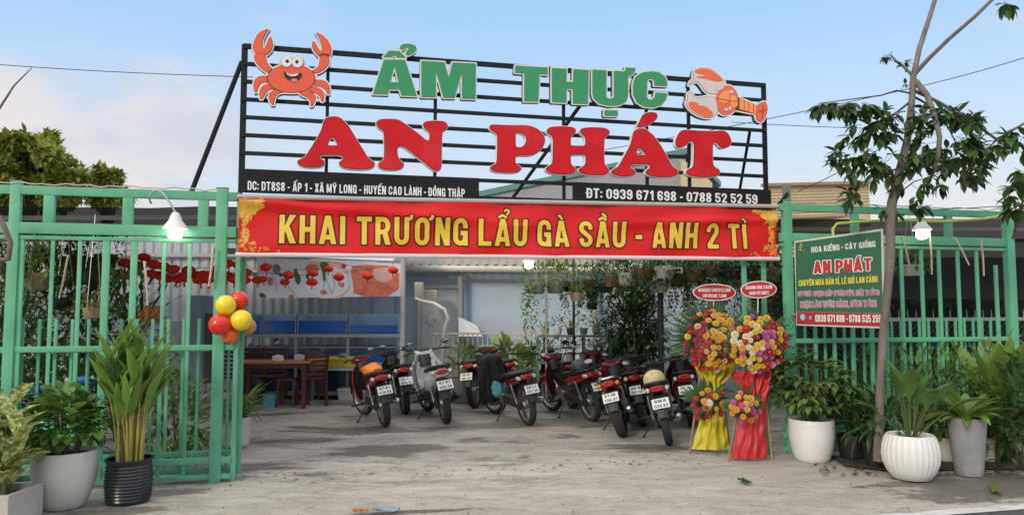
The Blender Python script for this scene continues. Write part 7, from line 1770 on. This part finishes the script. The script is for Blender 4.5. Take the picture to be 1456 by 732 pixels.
# greenery at the wall foot behind the bikes
def ground_plant(label, px, py, rad, n, Ln, W, m, seed, h, pot=None):
    g = G(px, py)
    potted('potted_plant', label, g, pot_prof(*(pot or (.2, .17, .32))), mat('grey stone pot', (.22, .23, .23), rough=.9, var=.2, dirt_sheen=.4), lambda lf, st, sz, r_: bush(lf, (0, 0, sz + h), rad, n, Ln, W, r_, zmin=-.5, nseg=3), (m, STEMG), random.Random(seed), n=24, group='grey stone pots at the wall foot')
ground_plant('grey stone pot of bright leaves between the red bike and the white scooter', 590, 571, (.35, .3, .28), 170, .18, .05, LG_LIGHT, 41, .22, (.3, .28, .30))
ground_plant('large grey stone pot with spreading leaves to the side of the white scooter', 662, 572, (.32, .3, .3), 160, .22, .04, LG_MID, 42, .25, (.26, .2, .42))
ground_plant('grey stone pot of broad bright leaves behind the black jacket', 725, 566, (.42, .35, .30), 110, .30, .13, LG_LIGHT, 43, .30, (.25, .2, .34))
ground_plant('grey stone pot of grassy leaves behind the red bike seen along its side', 770, 564, (.4, .3, .3), 150, .3, .04, LG_MID, 44, .32, (.24, .2, .34))
ground_plant('grey stone pot of dark leaves behind the tall mirrors', 868, 562, (.38, .3, .3), 160, .22, .06, LG_DARK, 45, .3, (.24, .2, .34))
ground_plant('grey stone pot of dark leaves behind the yellow flower stand', 1010, 575, (.42, .3, .42), 220, .2, .07, LG_DARK, 46, .42, (.24, .2, .34))
ground_plant('grey stone pot of tall dark leaves between the flower stands and the fence post', 1095, 575, (.38, .3, .6), 300, .2, .07, LG_DARK, 47, .6, (.24, .2, .34))

# ------------------------------------------------------------------ nursery corner behind the left fence
g = G(325, 640); rnd = random.Random(61)
potted('potted_plant', 'white square pot with an arching fern spilling past the gate upright', (g.x, g.y + .25, 0), pot_prof(.16, .13, .34), POTW, lambda lf, st, sz, r_: rosette(lf, st, (0, 0, sz), 46, .55, .05, r_, el=(15, 85), droop=1.3, nseg=6), (LG_MID, STEMG), rnd)
shrub('dense mid green shrub behind the fence between the black pot and the gate post', 255, 7.75, 0, (.42, .3, .46), 420, .15, .055, LG_MID, 71)
shrub('broad leaved dark shrub behind the fence above the off white pot', 100, 7.7, 0, (.6, .35, .62), 520, .17, .07, LG_DARK, 72, zc=.62)
shrub('tall dark shrub behind the fence at the edge of the picture', 20, 7.9, 0, (.55, .4, .85), 620, .17, .06, LG_DARK, 73, zc=.9)
shrub('tall dark bush under the net behind the tall canes', 175, 9.0, 0, (.55, .4, .95), 620, .18, .05, LG_DARK, 74, zc=1.15)
shrub('shaggy dark bush under the net behind the off white pot', 90, 9.6, 0, (.8, .5, 1.15), 900, .2, .06, LG_DARK, 75, zc=1.2)
shrub('dark bush under the net at the picture edge', -30, 9.4, 0, (.9, .5, 1.2), 800, .2, .06, LG_DARK, 76, zc=1.3)
hl = [(50, 412, 8.6, .17, 2, 'bush', LG_LIGHT, .3), (60, 372, 9.2, .15, 3, 'trail', LG_MID, .9), (105, 385, 9.6, .16, 0, 'trail', LG_DARK, .9), (130, 405, 9.0, .15, 3, 'spiky', LG_DARK, .5), (150, 380, 9.8, .15, 0, 'trail', LG_DARK, .6), (20, 395, 8.4, .15, 3, 'trail', LG_LIGHT, .8), (130, 452, 8.3, .10, 2, 'spiky', LG_YEL, .3), (88, 440, 8.8, .13, 3, 'trail', LG_DARK, .7)]
hc_ = ['in the orange tan basket behind the fence', 'above the orange tan basket', 'behind the second tall bar', 'on its own wire above the spiky one', 'nearest the paper lanterns', 'by the thick end post', 'yellow and spiky, low behind the gate spears', 'low in front of the shaggy bush']
for i, (px, py, Y, r, pm, kd, lm, tr) in enumerate(hl): hanging(f'{["bushy", "long trailing", "dark trailing", "grassy", "dark drooping", "bright trailing", "small", "ragged"][i]} hanging plant {hc_[i]}', px, py, Y, r, pm, kd, 400 + i, lm, 2.55 - P(px, py, Y).z, tr)
# white sticks hung on the fences
def stick(label, a, b, Y):
    mb = MB(); p, q = P(*a, Y), P(*b, Y); mb.tube([p, p.lerp(q, .5) + Vector((.006, 0, .004)), q], [.010, .011, .009], 6); tag(mb.build('stick', WOOD, origin=p, smooth=60), label, 'stick', 'pale sticks hung on the fences')
stick('long pale stick hanging slanted behind the first bars of the left fence', (97, 362), (84, 424), 7.3)
stick('pale stick hanging from the left fence band below the bell lamp', (205, 371), (210, 434), 6.75)
stick('pale stick hanging beside the gate post', (303, 352), (297, 407), 6.85)
stick('short pale stick hanging below the lamp by the slender tree', (1322, 328), (1325, 390), 8.35)
stick('pale stick slanting across the bars of the right fence', (1357, 337), (1378, 377), 8.45)
stick('pale stick hanging straight near the thick end post', (1395, 340), (1399, 392), 8.55)
stick('pale slanting stick hanging between tree trunk and lamp', (1282, 336), (1293, 377), 8.2)
stick('pale stick poking up beside the top of the green board', (1256, 306), (1267, 340), 8.2)
# basket seen through the right fence
hanging('white pot hanging behind the bars beside the tree trunk', 1296, 392, 9.2, .12, 4, 'bush', 481, LG_MID, .7, .3)
mb = MB(); mb.tube([P(1185, 338, 8.3), P(1184, 326, 8.3), P(1190, 318, 8.35), P(1240, 314, 8.4), P(1290, 313, 8.4), P(1345, 315, 8.5), P(1400, 311, 8.6), P(1440, 304, 8.7)], .016, 8)
tag(mb.build('hose', mat('yellow green hose', (.42, .50, .08), rough=.4, var=.1), smooth=70), 'yellow green hose looped along the top of the right fence', 'hose')
# blue pipe with bottles behind the left fence
t = thing('water_pipe', 'blue plastic water pipe running behind the left fence', 'pipe', F(-1.5, .5, 1.0)); mb = MB(); mb.tube([P(-20, 566, 7.5), P(60, 557, 7.6), P(150, 541, 7.7)], .018, 8); mb.build('pipe', mat('blue pvc', (.05, .20, .48), rough=.4, var=.1), t, world=True)
mb = MB(); mb.tube([P(60, 557, 7.6), P(62, 640, 7.6)], .015, 8); mb.build('riser', MATS['blue pvc'], t, world=True)
for k, (px, py) in enumerate(((12, 568), (38, 558), (70, 550), (95, 543), (118, 540))):
    p = P(px, py, 7.45); t = thing('bottle', ['blue bottle lowest on the pipe behind the planter', 'round blue bottle second along the pipe', 'blue bottle on the pipe above the off white pot', 'pale bottle among the blue ones on the pipe', 'blue bottle at the upper end of the pipe'][k], 'bottle', p, (0, 1.3, .3), group='bottles on the blue pipe')
    mb = MB(); mb.lathe([(0, -.07), (.04, -.07), (.045, -.05), (.045, .03), (.02, .06), (.016, .08), (0, .08)], n=16); mb.build('body', MATS['blue pvc'] if k != 3 else LENS, t); mb = MB(); mb.lathe([(.018, .08), (.018, .1), (0, .1)], n=10); mb.build('cap', WHITEPAINT, t)
box_thing('poster_box', 'orange box on a shelf seen between the bars under the bell lamp', 'box', 197, 212, 435, 458, 9.2, .3, mat('orange card', (.62, .20, .04), rough=.6, var=.08))
box_thing('counter', 'grey counter standing under the orange box', 'counter', 180, 245, 458, 545, 9.2, .5, mat('grey counter', (.26, .27, .29), rough=.6, var=.1))
box_thing('cabinet', 'pale blue cabinet behind the bars beside the gate post', 'cabinet', 262, 292, 420, 545, 11.8, .5, mat('pale blue cabinet paint', (.26, .34, .44), rough=.5, var=.08))
box_thing('drinks_fridge', 'dark fridge with a pale lit face behind the gate post', 'fridge', 288, 303, 445, 545, 10.9, .5, mat('fridge dark', (.05, .05, .055), rough=.4, var=.1))
# ------------------------------------------------------------------ tree, buildings and wires beyond
def far_tree(label, px, py, Y, clumps, n, Ln, m, seed):
    b = P(px, 438, Y); b.z = 0; rnd = random.Random(seed); t = thing('tree', label, 'tree', b); tr = MB()
    top = P(px, py, Y); tr.tube([b, b.lerp(top, .5) + Vector((.1, 0, 0)), top], [.16, .10, .04], 10)
    lf = MB()
    for (cx, cy, dz, rx, ry) in clumps:
        c = P(cx, cy, Y + dz); tr.tube([b.lerp(top, .6), (b.lerp(top, .8) + c) / 2, c], [.035, .022, .010], 5)
        r_ = Vector((rx / FOC * Y, rx / FOC * Y * .8, ry / FOC * Y))
        for k in range(n):
            d = rdir(rnd); rr = (.45 + .55 * rnd.random() ** .5) * (1 + .75 * noise.noise(d * 2.3 + c)); p = c + Vector((d.x * r_.x, d.y * r_.y, d.z * r_.z)) * rr
            ax = (d + rdir(rnd) * .8).normalized()
            for j in range(4):
                lf.leaf(p, (ax * .6 + rdir(rnd) * 1.1 + Vector((0, 0, -.1))).normalized(), Ln * rnd.uniform(.7, 1.25), Ln * .46, .5, 2, .12)
    tr.build('trunk', BARK, t, world=True); lf.build('crown', m, t, world=True, smooth=60); return t
def boughs(poly_, n, seed, r0, r1):
    rnd = random.Random(seed); out = []; xs = [p[0] for p in poly_]; ys = [p[1] for p in poly_]
    while len(out) < n:
        x, y = rnd.uniform(min(xs), max(xs)), rnd.uniform(min(ys), max(ys))
        if sd_poly(np.array([[x]]), np.array([[y]]), poly_)[0, 0] > -5: continue
        r_ = rnd.uniform(r0, r1); out.append((x, y, rnd.uniform(-1.3, 1.3), r_, r_ * .72))
    return out
far_tree('wide leafy tree with sunlit crown rising behind the left fence', 50, 250, 15.5, boughs([(-60, 215), (0, 196), (24, 182), (42, 200), (70, 186), (88, 208), (112, 218), (108, 238), (130, 258), (152, 290), (-60, 290)], 96, 5, 9, 17), 46, .19, LG_FAR, 91)
far_tree('small rounded tree crown beside the wide tree, above the fence', 152, 258, 17, boughs([(122, 290), (130, 256), (140, 236), (158, 236), (172, 252), (190, 290)], 16, 6, 8, 13), 46, .18, LG_FAR, 92)
t = thing('gable_building', 'grey gabled hall with green roof edges rising behind the big sign', 'building', (4, 26, 0)); Yg = 26.0
GW = mat('grey gable wall', (.30, .30, .31), rough=.8, var=.08, scale=.6); GE = mat('green roof edge', (.10, .22, .20), rough=.6, var=.1); CW = mat('cream side wall', (.52, .44, .29), rough=.8, var=.06, scale=.6)
ap = P(975, 216, Yg); lo_ = P(672, 280, Yg); ro = P(1010, 262, Yg)
def poly(nm, pts, m, dy=.2, par=None):
    mb = MB(); k = len(pts); mb.add(list(pts) + [p + Vector((0, dy, 0)) for p in pts], [tuple(range(k)), tuple(reversed(range(k, 2 * k)))] + [(i, i + k, (i + 1) % k + k, (i + 1) % k) for i in range(k)]); return mb.build(nm, m, par or t, world=True, smooth=0)
g0 = lambda p: Vector((p.x, p.y, 0))
poly('gable_wall', [g0(lo_), g0(ap), ap, lo_], GW, 6)
poly('roof_edge', [lo_ + Vector((-.3, -.1, -.12)), ap + Vector((.15, -.1, -.05)), ap + Vector((.15, -.1, .16)), lo_ + Vector((-.3, -.1, .08))], GE, 6.6)
wl = P(966, 240, Yg); poly('side_wall', [g0(wl) + Vector((0, -.25, 0)), g0(ro) + Vector((0, -.25, 0)), ro + Vector((0, -.25, 0)), P(990, 240, Yg) + Vector((0, -.25, 0)), P(966, 229, Yg) + Vector((0, -.25, 0))], CW, 5)
poly('roof_edge', [ap + Vector((.1, -.05, -.05)), ro + Vector((.3, -.3, -.12)), ro + Vector((.3, -.3, .05)), ap + Vector((.1, -.05, .14))], GE, 6)
t = thing('cream_shed', 'long cream corrugated shed in low sun beyond the slender tree', 'shed', P(1165, 438, 32)); t.location.z = 0
a, b = P(1088, 266, 32), P(1234, 262, 33); SH = mat('cream corrugated sheet', (.50, .40, .27), rough=.6, var=.12, scale=1, dirt_sheen=.4, dirt_sheen_col=(.30, .22, .14))
mb = MB()
k = 60; vs = []
zz0, zz1 = 0.0, a.z
for i in range(k + 1):
    z = zz1 - 1.4 * i / k; o = .03 * math.sin(i * 1.1); vs += [(a.x, a.y - .1 + o, z), (b.x, b.y - .1 + o, z + (b.z - a.z))]
mb.add(vs, [(2 * i, 2 * i + 1, 2 * i + 3, 2 * i + 2) for i in range(k)]); mb.build('cladding', SH, t, world=True, smooth=60)
mb = MB(); mb.box(((a.x + b.x) / 2, a.y + 3, a.z / 2 - .3), (b.x - a.x - .1, 4.5, a.z - .6)); mb.build('walls', SH, t, world=True, smooth=0)
mb = MB(); mb.bar(a + Vector((-.2, -.2, .05)), b + Vector((.2, -.2, .05)), .25, .12); mb.build('roof_edge', mat('brown roof edge', (.30, .22, .15), rough=.7, var=.2), t, world=True, smooth=0)
q = UZ(1118, 262, .05); mb = MB(); mb.bar(F(q[0], .05, 2.74), F(q[0], .05, q[1]), .07, .07)
tag(mb.build('timber_stub', mat('mossy timber', (.20, .21, .17), rough=.9, var=.3), smooth=0, bevel=.006), 'short weathered timber stub above the thick right gate post', 'post')
mb = MB(); mb.bar(F(q[0] - .02, .0, 2.9), F(UZ(1094, 290, .0)[0], .0, UZ(1094, 306, 0)[1]), .025, .025); tag(mb.build('stay_bar', BLACKPAINT, smooth=0), 'short black stay between timber stub and sign corner', 'bar')
def wire(label, pts, r=.012):
    mb = MB(); pp = [P(*p_) for p_ in pts]; out = []
    for i in range(len(pp) - 1):
        for s in range(10): q = pp[i].lerp(pp[i + 1], s / 10); q.z -= .06 * math.sin(math.pi * s / 10); out.append(q)
    out.append(pp[-1]); mb.tube(out, r, 5); tag(mb.build('overhead_wire', PLASTIC), label, 'wire', 'overhead wires')
wire('overhead wire crossing the sky above the tree by the left fence', [(-60, 88, 22), (360, 110, 22)])
wire('overhead wire passing behind the lobster and rising towards the tree top', [(860, 213, 24), (1300, 125, 22), (1520, 62, 20)])
wire('overhead wire running level behind the drooping tree leaves', [(1040, 174, 26), (1340, 184, 26)])
wire('slack wire falling from the tree to the cream shed', [(1135, 272, 20), (1262, 205, 18)])
wire('low wire above the right fence running out of the picture', [(1320, 298, 20), (1520, 282, 20)])
mb = MB(); mb.tube([P(-30, 190, 7), P(0, 153, 7), P(20, 122, 7), P(45, 97, 7)], [.014, .011, .008, .004], 6)
tag(mb.build('bare_branch', BARK, smooth=70), 'thin bare twig reaching up towards the wire at the edge of the picture', 'branch')
mb = MB(); mb.tube([P(-8, 300, 6.3), P(4, 318, 6.3), P(15, 345, 6.3), P(12, 368, 6.3), P(-10, 372, 6.3)], .022, 8)
tag(mb.build('bare_branch', BARK, smooth=70), 'bare brown branch curling in at the edge of the picture by the end post', 'branch')
# litter on the ground
def litter(label, px, py, m, s, seed):
    g = G(px, py); rnd = random.Random(seed); mb = MB(); n_ = 6; vs = []
    for j in range(n_):
        for i in range(n_): vs.append(((i / (n_ - 1) - .5) * s[0], (j / (n_ - 1) - .5) * s[1], .012 + .018 * rnd.random() + s[2] * rnd.random()))
    k = n_ * n_; vs += [(x, y, z + .003) for x, y, z in vs]
    fs = [(j * n_ + i, j * n_ + i + 1, (j + 1) * n_ + i + 1, (j + 1) * n_ + i) for j in range(n_ - 1) for i in range(n_ - 1)]; fs += [tuple(q + k for q in f) for f in fs]
    mb.add(vs, fs); o = mb.build('litter_scrap' if 'leaf' not in label else 'fallen_leaf', m, smooth=60); o.location = g; o.rotation_euler = (0, 0, rnd.uniform(0, 6)); tag(o, label, 'litter' if 'leaf' not in label else 'leaf')
litter('torn orange scrap lying at the front edge of the concrete', 512, 729, mat('orange scrap', (.62, .18, .03), rough=.7, var=.3), (.12, .05, .01), 1)
litter('crumpled pale blue scrap lying at the front edge of the concrete', 548, 729, mat('pale blue scrap', (.24, .34, .44), rough=.7, var=.3), (.22, .06, .015), 2)
litter('dark green fallen leaf on the concrete before the red flower stand', 1059, 687, LG_DARK, (.16, .07, .01), 3)
litter('yellow green fallen leaf near the tall grey pot', 1415, 697, LG_YEL, (.34, .07, .01), 4)
litter('dry brown leaf lying by the foot of the gate post', 333, 672, mat('dry leaf', (.20, .10, .05), rough=.9, var=.3), (.07, .05, .01), 5)
peb = MB(); rnd = random.Random(123)
for k in range(230):
    u, v_ = rnd.uniform(-2, 8.5), rnd.uniform(-2.3, 3.5); q = F(u, v_, .008); peb.ball(q, (rnd.uniform(.003, .009), rnd.uniform(.003, .009), rnd.uniform(.003, .007)), 6, 4, .4, k)
tag(peb.build('gravel', mat('loose grit', (.16, .14, .12), rough=.95, var=.5, scale=3, island=.5), smooth=60), kind='stuff')
scrap = MB()
for k in range(260):
    px = rnd.uniform(1160, 1460); g = G(px, rnd.uniform(648, 678)); g.z = .018; scrap.leaf(g, rdir(rnd, -.1, .2), rnd.uniform(.04, .1), .03, .4, 2, .1)
for k in range(120):
    g = F(rnd.uniform(-1.8, 6.5), rnd.uniform(-.3, .25), .012); scrap.leaf(g, rdir(rnd, -.1, .2), rnd.uniform(.03, .07), .025, .4, 2, .1)
tag(scrap.build('leaf_litter', mat('brown leaf litter', (.11, .075, .045), rough=.95, var=.4, island=.5), smooth=60), kind='stuff')
g = [G(1180, 650), G(1470, 640), G(1470, 668), G(1270, 672), G(1200, 664)]
mb = MB(); mb.add([Vector((q.x, q.y, .019)) for q in g], [tuple(range(5))]); tag(mb.build('soil_bed', mat('dark damp soil', (.06, .05, .04), rough=1, var=.5, scale=12, bump=.6), smooth=0), kind='structure')
